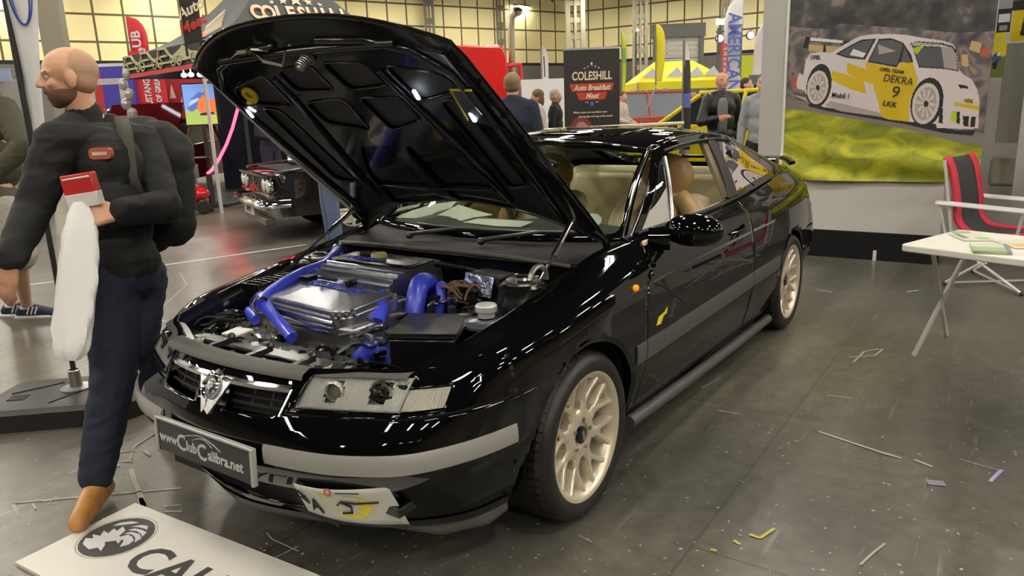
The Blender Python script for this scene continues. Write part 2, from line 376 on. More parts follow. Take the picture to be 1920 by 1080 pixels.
# ================================================================ the black coupe
PAINT = mat('black_gloss_paint', (.0025, .0025, .003), rough=.03, ior=1.5, spec=.5)
SATIN = mat('satin_black_plastic', (.012, .012, .012), rough=.42)
BLACKM = mat('matt_black_rubber', (.006, .006, .006), rough=.7)
CHROME = mat('chrome', (.85, .85, .87), rough=.08, metal=1)
GREYTRIM = mat('grey_satin_trim', (.40, .39, .37), rough=.36, metal=.35)
RUBT = mat('dark_grey_rub_strip', (.10, .10, .10), rough=.38, metal=.2)
ALU = mat('brushed_aluminium', (.6, .6, .6), rough=.28, metal=1)
def glassmat(name, tint, rough=0.0, trans=.72):
    if name in MC: return MC[name]
    M = bpy.data.materials.new(name); M.use_nodes = True; nt = M.node_tree
    for n in list(nt.nodes): nt.nodes.remove(n)
    o = nt.nodes.new('ShaderNodeOutputMaterial'); t = nt.nodes.new('ShaderNodeBsdfTransparent'); g = nt.nodes.new('ShaderNodeBsdfGlossy')
    mx = nt.nodes.new('ShaderNodeMixShader'); fr = nt.nodes.new('ShaderNodeFresnel'); fr.inputs['IOR'].default_value = 1.5
    t.inputs[0].default_value = (*tint, 1); g.inputs['Roughness'].default_value = rough; g.inputs[0].default_value = (1, 1, 1, 1)
    nt.links.new(fr.outputs[0], mx.inputs[0]); nt.links.new(t.outputs[0], mx.inputs[1]); nt.links.new(g.outputs[0], mx.inputs[2]); nt.links.new(mx.outputs[0], o.inputs[0])
    MC[name] = M; return M
GLASS = glassmat('tinted_window_glass', (.90, .95, .85))

car = empty('car', (0, 0, 0), 'black two-door coupe with its bonnet raised over a blue-hosed engine', 'car')

# control net of the body side, left half: columns from the nose centre round to the tail centre, rows from sill to upper edge
NET = [
 # z.20 lip          z.32              trim low           trim top          z.60              z.69 shoulder      upper edge
 [(.800,0,.200),   (.865,0,.320),    (.918,0,.455),     (.915,0,.507),    (.880,0,.600),    (.825,0,.680),     (.780,0,.702)],
 [(.745,.265,.200),(.835,.265,.320), (.895,.268,.455),  (.892,.266,.507), (.850,.266,.600), (.795,.266,.682),  (.765,.262,.703)],
 [(.660,.49,.202), (.755,.51,.320),  (.832,.52,.455),   (.828,.519,.507), (.765,.500,.600), (.690,.470,.690),  (.668,.462,.702)],
 [(.590,.60,.205), (.665,.635,.320), (.745,.662,.455),  (.739,.660,.507), (.700,.635,.600), (.632,.592,.690),  (.612,.572,.706)],
 [(.500,.685,.21), (.560,.720,.320), (.612,.748,.455),  (.607,.745,.507), (.590,.728,.600), (.540,.690,.694),  (.520,.612,.716)],
 [(.360,.725,.21), (.400,.770,.320), (.430,.805,.455),  (.430,.803,.507), (.430,.795,.600), (.420,.752,.716),  (.405,.632,.737)],
 [(.200,.745,.21), (.200,.790,.320), (.200,.828,.455),  (.200,.830,.510), (.200,.824,.610), (.200,.778,.742),  (.200,.648,.772)],
 [(-.05,.760,.20), (-.05,.805,.320), (-.05,.840,.455),  (-.05,.843,.515), (-.05,.838,.630), (-.05,.792,.775),  (-.05,.656,.815)],
 [(-.36,.770,.19), (-.36,.812,.320), (-.36,.842,.455),  (-.36,.845,.520), (-.36,.842,.640), (-.36,.798,.805),  (-.36,.664,.876)],
 [(-.62,.775,.18), (-.62,.818,.320), (-.62,.844,.455),  (-.62,.847,.520), (-.62,.845,.650), (-.62,.805,.815),  (-.62,.712,.896)],
 [(-1.0,.778,.18), (-1.0,.820,.320), (-1.0,.845,.455),  (-1.0,.848,.520), (-1.0,.847,.655), (-1.0,.810,.820),  (-1.0,.738,.898)],
 [(-1.4,.780,.18), (-1.4,.820,.320), (-1.4,.845,.455),  (-1.4,.848,.520), (-1.4,.848,.660), (-1.4,.813,.825),  (-1.4,.745,.902)],
 [(-1.8,.780,.18), (-1.8,.820,.320), (-1.8,.845,.455),  (-1.8,.848,.520), (-1.8,.848,.665), (-1.8,.814,.832),  (-1.8,.742,.912)],
 [(-2.2,.778,.18), (-2.2,.820,.320), (-2.2,.845,.455),  (-2.2,.848,.520), (-2.2,.846,.670), (-2.2,.808,.845),  (-2.2,.722,.930)],
 [(-2.6,.770,.19), (-2.6,.812,.320), (-2.6,.838,.455),  (-2.6,.840,.520), (-2.6,.836,.680), (-2.6,.795,.855),  (-2.6,.692,.948)],
 [(-3.0,.740,.23), (-3.0,.785,.330), (-3.0,.812,.455),  (-3.0,.813,.520), (-3.0,.808,.680), (-3.0,.765,.860),  (-3.0,.655,.958)],
 [(-3.28,.69,.26), (-3.30,.745,.350),(-3.32,.778,.455), (-3.32,.778,.520),(-3.27,.765,.680),(-3.23,.72,.855),   (-3.20,.615,.955)],
 [(-3.40,.58,.27), (-3.46,.640,.350),(-3.50,.670,.455), (-3.50,.670,.520),(-3.42,.645,.680),(-3.39,.61,.850),  (-3.33,.520,.950)],
 [(-3.45,.40,.27), (-3.52,.42,.350), (-3.57,.43,.455),  (-3.57,.43,.520), (-3.50,.42,.680), (-3.47,.40,.850),  (-3.41,.36,.950)],
 [(-3.47,.20,.27), (-3.55,.21,.350), (-3.60,.21,.455),  (-3.60,.21,.520), (-3.53,.21,.680), (-3.50,.20,.850),  (-3.44,.18,.950)],
 [(-3.48,0,.27),   (-3.56,0,.350),   (-3.61,0,.455),    (-3.61,0,.520),   (-3.54,0,.680),   (-3.51,0,.850),    (-3.45,0,.950)]]
NET = np.array(NET, float)
full = np.concatenate([NET[::-1][:-1] * np.array([1, -1, 1]), NET[:, :, :]], 0)     # right half mirrored, then left half
du = np.linalg.norm(np.diff(full[:, 3], axis=0), axis=1); tu = np.r_[0, np.cumsum(du)]
dv = np.array([.12, .135, .052, .10, .10, .09]); tv = np.r_[0, np.cumsum(dv)]
uu = []
for i in range(len(tu)-1):
    k = max(2, int(round((tu[i+1]-tu[i]) / .02))); uu += list(np.linspace(tu[i], tu[i+1], k, endpoint=False))
uu.append(tu[-1])
vv = []
for i in range(len(tv)-1): vv += list(np.linspace(tv[i], tv[i+1], 6, endpoint=False))
vv.append(tv[-1])
rows = np.stack([hermite(full[:, j], tu, uu) for j in range(full.shape[1])], 1)      # (U, levels, 3)
G = np.stack([hermite(rows[i], tv, vv) for i in range(rows.shape[0])], 0)            # (U, V, 3)
# quads: orientation outward
P = []
for i in range(G.shape[0]-1):
    for j in range(G.shape[1]-1):
        P.append([tuple(G[i, j]), tuple(G[i+1, j]), tuple(G[i+1, j+1]), tuple(G[i, j+1])])
def upper_edge(side):
    return [tuple(p) for p in G[:, -1] if p[1]*side >= 0]
# --- wheel arches
for cx, R_ in ((0.0, .352), (-2.6, .338)):
    _, P1 = cut([p for p in P if abs(p[0][1]) > .5 and abs(p[0][0]-cx) < .5], lambda q: R_ - math.hypot(q[0]-cx, q[2]-.30))
    P = [p for p in P if not (abs(p[0][1]) > .5 and abs(p[0][0]-cx) < .5)] + P1
# --- holes in the nose
HL = [(.325,.603), (.700,.603), (.676,.655), (.618,.655), (.600,.688), (.350,.690)]
def nose(P_, fs):
    near = [p for p in P_ if p[0][0] > .40]; rest = [p for p in P_ if p[0][0] <= .40]
    i_, o_ = cutpoly(near, fs); return i_, rest + o_
def mir(fs): return [lambda q, f=f: f((q[0], -q[1], q[2])) for f in fs]
hlA = halfplanes([(.318,.606), (.610,.606), (.610,.686), (.340,.690)], 1, 2)
hlB = halfplanes([(.610,.606), (.705,.606), (.700,.660), (.610,.660)], 1, 2)
lampA = {}; lampB = {}
for sd, tr in ((1, lambda f: f), (-1, mir)):
    lampA[sd], P = nose(P, tr(hlA)); lampB[sd], P = nose(P, tr(hlB))
gr = halfplanes([(.075,.575), (.285,.585), (.300,.650), (.075,.655)], 1, 2)
for tr in (lambda f: f, mir): _, P = nose(P, tr(gr))
low = halfplanes([(0,.262), (.40,.262), (.40,.352), (0,.362)], 1, 2)
for tr in (lambda f: f, mir): _, P = nose(P, tr(low))
# --- panels
gapx = lambda z: float(np.interp(z, [.15, .25, .55, .66, .73, .80, .84, .95], [-.415, -.405, -.418, -.432, -.468, -.535, -.650, -.72]))
bump, P = cut(P, lambda q: (q[0] - .28) if q[2] < .565 else -1 if q[0] < .3 else (.565 + max(0, q[0]-.44)*.25 - q[2]) * 1.0) if False else ([], P)
bump, P = cut(P, lambda q: min(q[0] - .30, .592 - q[2]))
door_all, P = cut(P, lambda q: gapx(q[2]) - .0025 - q[0])
_, front = cut(P, lambda q: gapx(q[2]) + .0025 - q[0])
rearx = -1.74
rear, door_all2 = cut(door_all, lambda q: rearx - .0025 - q[0])
_, doors = cut(door_all2, lambda q: rearx + .0025 - q[0])
doors, sills = cut(doors, lambda q: q[2] - .205)
rbump, rear = cut(rear, lambda q: min(-2.95 - q[0], .58 - q[2]))
BM = dict(merge=1e-5, smooth=50)
def split(Q): return [p for p in Q if sum(v[1] for v in p) > 0], [p for p in Q if sum(v[1] for v in p) <= 0]
MB().polys(bump).build('front_bumper', PAINT, car, solid=.006, **BM)
fl, fr = split(front)
MB().polys(fl).build('front_wing', PAINT, car, solid=.006, **BM)
MB().polys(fr).build('front_wing', PAINT, car, solid=.006, **BM)
dl, dr = split(doors)
door_objs = [MB().polys(q).build('door', PAINT, car, solid=.02, **BM) for q in (dl, dr)]
for q_ in split(sills): MB().polys(q_).build('sill', PAINT, car, solid=.01, **BM)
MB().polys(rbump).build('rear_bumper', PAINT, car, solid=.006, **BM)

# ---------------- greenhouse: windscreen, side, roof, rear screen as grids whose edges meet
def interp(keys, x): 
    k = np.array(keys, float); return tuple(float(np.interp(x, k[:, 0], k[:, i])) for i in range(1, k.shape[1]))
def sp(keys, x):
    k = np.array(keys, float); return hermite(k[:, 1:], k[:, 0], [x])[0]
A0 = (-.565, .690, .893); A1 = (-1.125, .552, 1.214)
def windscreen(s, t):             # s 0 bottom..1 top, t -1..1
    b = (-.415 - .15*t*t, .690*t, .886 + .007*t*t)
    h = (-1.015 - .11*t*t, .552*t, 1.266 - .052*abs(t)**2.6)
    bulge = .030 * math.sin(PI*s)
    return (b[0] + (h[0]-b[0])*s + bulge*.45, b[1] + (h[1]-b[1])*s, b[2] + (h[2]-b[2])*s + bulge)
SB = [(0,-.575,.700,.893),(.1,-.80,.722,.897),(.25,-1.15,.742,.899),(.4,-1.5,.745,.903),(.55,-1.85,.738,.914),(.7,-2.25,.718,.932),(.85,-2.70,.684,.951),(1,-3.17,.622,.957)]
ST = [(0,-1.125,.552,1.214),(.1,-1.22,.556,1.232),(.25,-1.42,.557,1.249),(.4,-1.65,.555,1.254),(.55,-1.90,.552,1.247),(.7,-2.20,.552,1.208),(.85,-2.60,.566,1.105),(1,-3.12,.600,.968)]
def side(s, t):                   # s along, t 0 belt..1 rail
    b = sp(SB, s); h = sp(ST, s); bl = .022 * math.sin(PI*t) * (1 - .5*s)
    return (b[0]+(h[0]-b[0])*t, b[1]+(h[1]-b[1])*t + bl, b[2]+(h[2]-b[2])*t)
def roof(s, t):
    k = .70*s                      # rail keys 0.. .70
    e = sp(ST, k); xc = -1.015 + (-2.28 + 1.015)*s
    c = sp([(0,-1.015,0,1.266),(.2,-1.26,0,1.287),(.45,-1.60,0,1.298),(.75,-2.0,0,1.283),(1,-2.30,0,1.245)], s)
    a = abs(t)
    return (c[0] + (e[0]-c[0])*a**2, e[1]*t, c[2] + (e[2]-c[2])*a**2.6)
def rearglass(s, t):
    e = sp(ST, .70 + .30*s); c = sp([(0,-2.30,0,1.245),(.5,-2.74,0,1.120),(1,-3.12,0,.978)], s); a = abs(t)
    return (c[0] + (e[0]-c[0])*a**2, e[1]*t, c[2] + (e[2]-c[2])*a**2.6)
def deck(s, t):
    a = (-3.12, .61*t, .978 - .020*abs(t)**2.6); k = 20 - 0
    # rear edge: the upper edge of the body net from column 16 to the tail centre
    U = np.r_[full[20:, 6][15:17], full[20:, 6][17:]]
    L = NET[16:, 6]; d = np.r_[0, np.cumsum(np.linalg.norm(np.diff(L, axis=0), axis=1))]; q = hermite(L, d, [d[-1]*(1-abs(t))])[0]
    q = (q[0], math.copysign(q[1], t) if t else 0, q[2])
    return (a[0]+(q[0]-a[0])*s, a[1]+(q[1]-a[1])*s, a[2]+(q[2]-a[2])*s + .008*math.sin(PI*s))
def pgrid(fn, s0, s1, ns, t0, t1, nt):
    """polygons whose points carry (x,y,z,s,t)"""
    Q = []; V = {}
    for i in range(ns+1):
        for j in range(nt+1):
            s = s0+(s1-s0)*i/ns; t = t0+(t1-t0)*j/nt; V[i, j] = tuple(map(float, fn(s, t))) + (s, t)
    for i in range(ns):
        for j in range(nt): Q.append([V[i, j], V[i+1, j], V[i+1, j+1], V[i, j+1]])
    return Q
def P3(Q): return [[q[:3] for q in p] for p in Q]
def flipP(Q): return [p[::-1] for p in Q]
def mirP(Q): return [[(q[0], -q[1], *q[2:]) for q in p][::-1] for p in Q]
W = flipP(pgrid(windscreen, 0, 1, 36, -1, 1, 60))
gW, fW = cutpoly(W, halfplanes(rpoly([(.045,-.955),(.045,.955),(.955,.945),(.955,-.945)][::-1], .07), 3, 4)[::1])
if not gW: gW, fW = cutpoly(W, halfplanes(rpoly([(.045,-.955),(.045,.955),(.955,.945),(.955,-.945)], .07), 3, 4))
SD = flipP(pgrid(side, 0, 1, 110, 0, 1, 30))
def cc(poly):   # force ccw
    a = sum(poly[i-1][0]*poly[i][1] - poly[i][0]*poly[i-1][1] for i in range(len(poly))); return poly if a > 0 else poly[::-1]
qtr = halfplanes(cc([(.035,.06),(.145,.06),(.098,.70),(.066,.80)]), 3, 4)        # small fixed triangle ahead of the door glass
dwin = halfplanes(cc(rpoly([(.155,.06),(.462,.06),(.462,.875),(.14,.865),(.108,.80)], .03)), 3, 4)
qwin = halfplanes(cc(rpoly([(.525,.10),(.80,.16),(.805,.30),(.70,.80),(.525,.88)], .04)), 3, 4)
gq, SDr = cutpoly(SD, qtr); gd, SDr = cutpoly(SDr, dwin); gr_, SDr = cutpoly(SDr, qwin)
bpil, SDr = cutpoly(SDr, halfplanes(cc([(.462,.06),(.525,.06),(.525,.89),(.462,.89)]), 3, 4))
RF = pgrid(roof, 0, 1, 50, -1, 1, 40)
sun, RFr = cutpoly(RF, halfplanes(cc(rpoly([(.12,-.62),(.12,.62),(.52,.62),(.52,-.62)], .12)), 3, 4))
RG = pgrid(rearglass, 0, 1, 34, -1, 1, 40)
gR, fR = cutpoly(RG, halfplanes(cc(rpoly([(.07,-.84),(.07,.84),(.93,.86),(.93,-.86)], .12)), 3, 4))
DK = pgrid(deck, 0, 1, 10, -1, 1, 30)
shell = P3(fW) + P3(SDr) + P3(mirP(SDr)) + P3(RFr) + P3(fR) + P3(DK)
MB().polys(shell).polys(rear).build('roof_and_rear_shell', PAINT, car, solid=.012, recalc=True, merge=1e-4, smooth=38)
MB().polys(P3(sun)).build('sunroof', PAINT, car, solid=.004, merge=1e-5, smooth=50)
MB().polys(P3(bpil)).build('door_pillar', SATIN, car, solid=.004, merge=1e-5, smooth=50)
MB().polys(P3(mirP(bpil))).build('door_pillar', SATIN, car, solid=.004, merge=1e-5, smooth=50)
def inset(Q, d): return [[(q[0], q[1] - math.copysign(d, q[1]) if d else q[1], q[2]) for q in p] for p in Q]
WS = MB().polys(P3(gW)).build('windscreen', GLASS, car, merge=1e-5, smooth=60)
MB().polys(P3(gR)).build('rear_window', GLASS, car, merge=1e-5, smooth=60)
for k_, Q in enumerate((gq, gr_)):
    MB().polys(P3(Q)).build('quarter_window', GLASS, car, merge=1e-5, smooth=60)
    MB().polys(P3(mirP(Q))).build('quarter_window', GLASS, car, merge=1e-5, smooth=60)
MB().polys(P3(mirP(gd))).build('door_window', GLASS, car, merge=1e-5, smooth=60)
# trim line along the belt and round the side glass, division bar
def onside(s, t, off=.004):
    p = side(s, t); return (p[0], p[1] + off, p[2])
for sg in (1, -1):
    F = lambda p: (p[0], p[1]*sg, p[2])
    b = MB(); b.tube([F(onside(s, .035)) for s in np.linspace(.02, .80, 40)], .008, 6)
    b.tube([F(onside(s, .905)) for s in np.linspace(.10, .66, 40)], .006, 6)
    b.build('window_seal', SATIN, car, smooth=60)
    MB().tube([F(onside(.102 + (.150-.102)*k/8, .82 - (.82-.06)*k/8, .004)) for k in range(9)], .0095, 8).build('window_divider', ALU, car, smooth=60)
    MB().tube([F((*windscreen(k/20, .975)[:1], windscreen(k/20, .975)[1]+.002, windscreen(k/20, .975)[2]+.004)) for k in range(21)], .0065, 6).build('pillar_trim', CHROME, car, smooth=60)
b = MB().tube([(p[0], p[1], p[2]+.002) for p in [windscreen(.965, t) for t in np.linspace(-.96, .96, 40)]], .0055, 6)
b.build('windscreen_trim', CHROME, car, smooth=60)

# ---------------- trims that follow the skin: a band offset outwards from the net
def skin(u, v, off=0):
    r_ = np.stack([hermite(full[:, j], tu, [u])[0] for j in range(7)]); p = hermite(r_, tv, [v])[0]
    if off:
        r2 = np.stack([hermite(full[:, j], tu, [u+.01])[0] for j in range(7)]); a = hermite(r2, tv, [v])[0]-p; b_ = hermite(r_, tv, [v+.005])[0]-p
        n = np.cross(a, b_); n /= np.linalg.norm(n); p = p + n*off
    return tuple(p)
uc = tu[20]                          # nose centre
def ucol(k): return tu[20+k]
def uofx(x, sg=1):
    ks = range(3, 17); xs = [NET[k, 3, 0] for k in ks]
    k = float(np.interp(-x, [-q for q in xs], list(ks))); lo = int(math.floor(k)); f = k-lo
    return tu[20+lo*sg]*(1-f) + tu[20+(lo+1)*sg]*f if lo < 16 else tu[20+lo*sg]
def band(u0, u1, v0, v1, off, n, name, material, round_=.4, parent=car):
    Gd = []
    prof = [(v0, -.004), (v0+.001, off*.7), (v0+(v1-v0)*.25, off), (v0+(v1-v0)*.75, off), (v1-.001, off*.7), (v1, -.004)]
    for i in range(n+1):
        u = u0+(u1-u0)*i/n; Gd.append([skin(u, v, o) for v, o in prof])
    k = len(prof)
    b = MB().grid(Gd, flip=False); b.add(Gd[0], [tuple(range(k))]); b.add(Gd[-1], [tuple(reversed(range(k)))])
    return b.build(name, material, parent, recalc=True, merge=1e-5, smooth=40)
v1_, v2_ = tv[2]-.004, tv[3]+.002
band(ucol(1)-.01, uofx(.415), v1_, v2_, .008, 30, 'bumper_trim', GREYTRIM)
band(ucol(-1)+.01, uofx(.415, -1), v1_, v2_, .008, 30, 'bumper_trim', GREYTRIM)
for sg in (1, -1):
    band(uofx(-.335, sg), uofx(gapx(.5)+.004, sg), v1_+.008, v2_+.012, .008, 4, 'rub_strip', RUBT)
    band(uofx(gapx(.5)-.004, sg), uofx(rearx+.004, sg), v1_+.008, v2_+.012, .008, 30, 'rub_strip', RUBT, parent=door_objs[0 if sg > 0 else 1])
    band(uofx(rearx-.004, sg), uofx(-2.23, sg), v1_+.008, v2_+.012, .008, 12, 'rub_strip', RUBT)
# sill tube
    pts = [(-.36, .800*sg, .212), (-.9, .808*sg, .198), (-1.5, .808*sg, .178), (-2.22, .800*sg, .155)]
    MB().tube(spline(pts, 30), .026, 12).build('side_step', RUBT, car, smooth=60)
# wheel arch lips and liners
    for cx, R_ in ((0, .352), (-2.6, .338)):
        b = MB(); ring = []
        for k in range(49):
            a = -.35 + (PI+.7)*k/48; x = cx + R_*math.cos(a); z = .30 + R_*math.sin(a)
            if z < .185: continue
            # y of the skin at x,z
            u = uofx(x, sg); vs_ = np.linspace(0, tv[-1], 60); cand = min(vs_, key=lambda v: abs(skin(u, v)[2]-z)); y = skin(u, cand)[1]
            ring.append([(x, y, z), (cx+(R_-.016)*math.cos(a), y-.006*sg, .30+(R_-.016)*math.sin(a)), (cx+(R_-.012)*math.cos(a), y-.04*sg, .30+(R_-.012)*math.sin(a)), (cx+(R_+.02)*math.cos(a), .50*sg, .30+(R_+.02)*math.sin(a))])
        b.grid([r_[:3] for r_ in ring]); b.build('arch_lip', PAINT, car, smooth=50)
        MB().grid([r_[2:] for r_ in ring]).lathe([(0, 0), (R_+.03, 0)], (cx, .5*sg, .30), (0, 1, 0), 32).build('arch_liner', BLACKM, car, smooth=50)

# ---------------- grille, emblem, plate, lamps
def nosex(y, z):   # skin x at y,z of the nose
    best = None
    a = abs(y); u = float(np.interp(a, [0, .266, .50, .635, .728], [tu[20], tu[21], tu[22], tu[23], tu[24]])); v = float(np.interp(z, [.20, .32, .455, .507, .60, .685, .70], [tv[0], tv[1], tv[2], tv[3], tv[4], tv[5], tv[6]]))
    return skin(u, v)[0]
b = MB()
for sg in (1, -1):
    b.add([(nosex(.05, .565)-.06, .04*sg, .555), (nosex(.3, .565)-.06, .32*sg, .555), (nosex(.3, .66)-.05, .32*sg, .668), (nosex(.05, .66)-.05, .04*sg, .668)], [(0, 1, 2, 3)])
b.add([(nosex(0, .31)-.07, y, z) for y, z in ((-.42, .24), (.42, .24), (.42, .38), (-.42, .38))], [(0, 1, 2, 3)])
b.build('grille_backing', BLACKM, car, smooth=0)
for sg in (1, -1):
    b = MB()
    for k, (z, h) in enumerate([(.592, .006), (.613, .006), (.634, .006)]):
        pts = [(nosex(y, z)-.028, y*sg, z) for y in np.linspace(.07, .285, 8)]; b.tube(pts, .005, 6)
    for y in (.15, .22): b.tube([(nosex(y, .59)-.03, y*sg, .578), (nosex(y, .65)-.03, y*sg, .654)], .004, 6)
    b.build('grille_bars', SATIN, car)
    b = MB()   # chrome upper edge of each opening
    Gd = [[(nosex(y, .655)+.002, y*sg, .664), (nosex(y, .65)+.009, y*sg, .657), (nosex(y, .645)+.006, y*sg, .646), (nosex(y, .645)-.01, y*sg, .647)] for y in np.linspace(.035, .300, 14)]
    b.grid(Gd, wrap=True); b.tube([(nosex(.30, .65)+.004, .301*sg, .655), (nosex(.285, .585)+.002, .287*sg, .585)], .003, 6)
    b.build('grille_chrome', CHROME, car, recalc=True)
# V shaped chrome shield with the round griffin badge
b = MB(); zt, zb = .662, .562
for sg in (1, -1):
    x1, x0 = nosex(.05, zt)+.010, nosex(0, zb)+.010
    b.add([(x1, .030*sg, zt), (x1, .082*sg, zt+.001), (x0+.002, .016*sg, zb-.008), (x0, .0, zb+.006), (x1-.02, .034*sg, zt), (x1-.02, .086*sg, zt), (x0-.018, .018*sg, zb-.008), (x0-.018, 0, zb)],
          [(0, 1, 2, 3), (1, 5, 6, 2), (0, 3, 7, 4), (0, 4, 5, 1)])
b.add([(nosex(0, .655)+.006, -.035, .658), (nosex(0, .655)+.006, .035, .658), (nosex(0, .57)+.008, .002, .568), (nosex(0, .57)+.008, -.002, .568)], [(0, 1, 2, 3)])
emb = b.build('badge_shield', mat('badge_chrome', (.9,.9,.9), rough=.22, metal=.8), car, smooth=20, recalc=True)
nb = Vector((.86, 0, .50)).normalized(); bc = Vector((nosex(0, .625)+.010, .0, .628))
b = MB().lathe([(.0, .0), (.026, .0), (.031, .004), (.034, .008), (.037, .004), (.037, -.004)], bc, nb, 32)
b.build('badge_ring', CHROME, emb)
GF = frame(bc + nb*.002, Vector((0, 1, 0)), nb.cross(Vector((0, 1, 0))))
GRIF = [(-.6,-.75),(-.1,-.55),(.1,-.85),(.3,-.6),(.15,-.3),(.55,-.1),(.85,.3),(.5,.15),(.75,.6),(.3,.35),(.45,.8),(0,.45),(-.1,.85),(-.35,.75),(-.2,.5),(-.55,.45),(-.3,.25),(-.75,.0),(-.35,-.05),(-.65,-.35),(-.25,-.35)]
MB().prism([(x*.026, y*.026) for x, y in GRIF], GF, .003).build('griffin', CHROME, emb, smooth=0)
# number plate (show plate)
pm = Matrix.Translation((.926, 0.004, .446)) @ frame((0, 0, 0), (0, 1, 0), (-.06, 0, 1)) @ Matrix.Diagonal((.93, .90, 1, 1))
PLB = mat('plate_black', (.012, .014, .018), rough=.25, coat=.3)
pl = MB(); pl.T = pm; pl.prism(rpoly([(-.262,-.060),(.262,-.060),(.262,.060),(-.262,.060)], .008), Matrix(), .006); pl.T = None
plate = pl.build('number_plate', PLB, car, smooth=20)
SILV = mat('silver_edge', (.62, .61, .58), rough=.35, metal=.5)
fr_ = MB(); fr_.T = pm; fr_.box((-.266,.056,-.004),(.266,.066,.012)); fr_.box((.256,-.062,-.004),(.268,.066,.014)); fr_.box((-.268,-.062,-.004),(-.258,.066,.012)); fr_.T = None
fr_.build('plate_frame', SILV, plate, bevel=.002)
PLT = mat('plate_lettering', (.62, .62, .60), rough=.4, metal=.3)
T0 = pm @ Matrix.Translation((0, 0, .007))
for s_, x, y, sz in (('www.', -.190, -.006, .050), ('C', -.118, -.006, .080), ('lub', -.062, -.010, .050), ('C', -.004, -.014, .080), ('alibra.net', .120, -.014, .052)):
    text('plate_text', s_, sz, T0 @ Matrix.Translation((x, y, 0)), PLT, plate, ext=.0006, bold=.0012, sx=.95)
b = MB(); b.T = T0; cv = spline([(-.12,.018,0),(-.06,.036,0),(-.01,.045,0),(.05,.036,0),(.10,.016,0)], 20); b.tube([(x, y, .001) for x, y, z in cv], .0016, 5); b.tube([(x, y, .001) for x, y, z in spline([(-.05,.022,0),(-.01,.036,0),(.03,.034,0),(.055,.018,0)], 12)], .0012, 5); b.T = None
b.build('plate_car_outline', PLT, plate)

# lamps: lens cut from the skin itself, ribbed reflector behind
LENS = glassmat('lamp_lens', (.97, .97, .95), .02)
FLUTE = glassmat('lamp_flutes', (.95, .95, .92), .12)
q_ = FLUTE.node_tree; d_ = q_.nodes.new('ShaderNodeBsdfDiffuse'); d_.inputs[0].default_value = (.85, .86, .84, 1); m2_ = q_.nodes.new('ShaderNodeMixShader'); m2_.inputs[0].default_value = .20
o2_ = [n for n in q_.nodes if n.type == 'OUTPUT_MATERIAL'][0]; s2_ = o2_.inputs[0].links[0].from_socket; q_.links.new(s2_, m2_.inputs[1]); q_.links.new(d_.outputs[0], m2_.inputs[2]); q_.links.new(m2_.outputs[0], o2_.inputs[0])
REFL3 = mat('fluted_silver', (.90, .90, .87), rough=.24, metal=.35, bump=.5, bscale=150)
REFL = mat('lamp_reflector', (.92, .91, .86), rough=.22, metal=.5, bump=1.0, bscale=110)
REFL2 = mat('indicator_reflector', (.85, .82, .74), rough=.3, metal=.2, bump=.4, bscale=300)
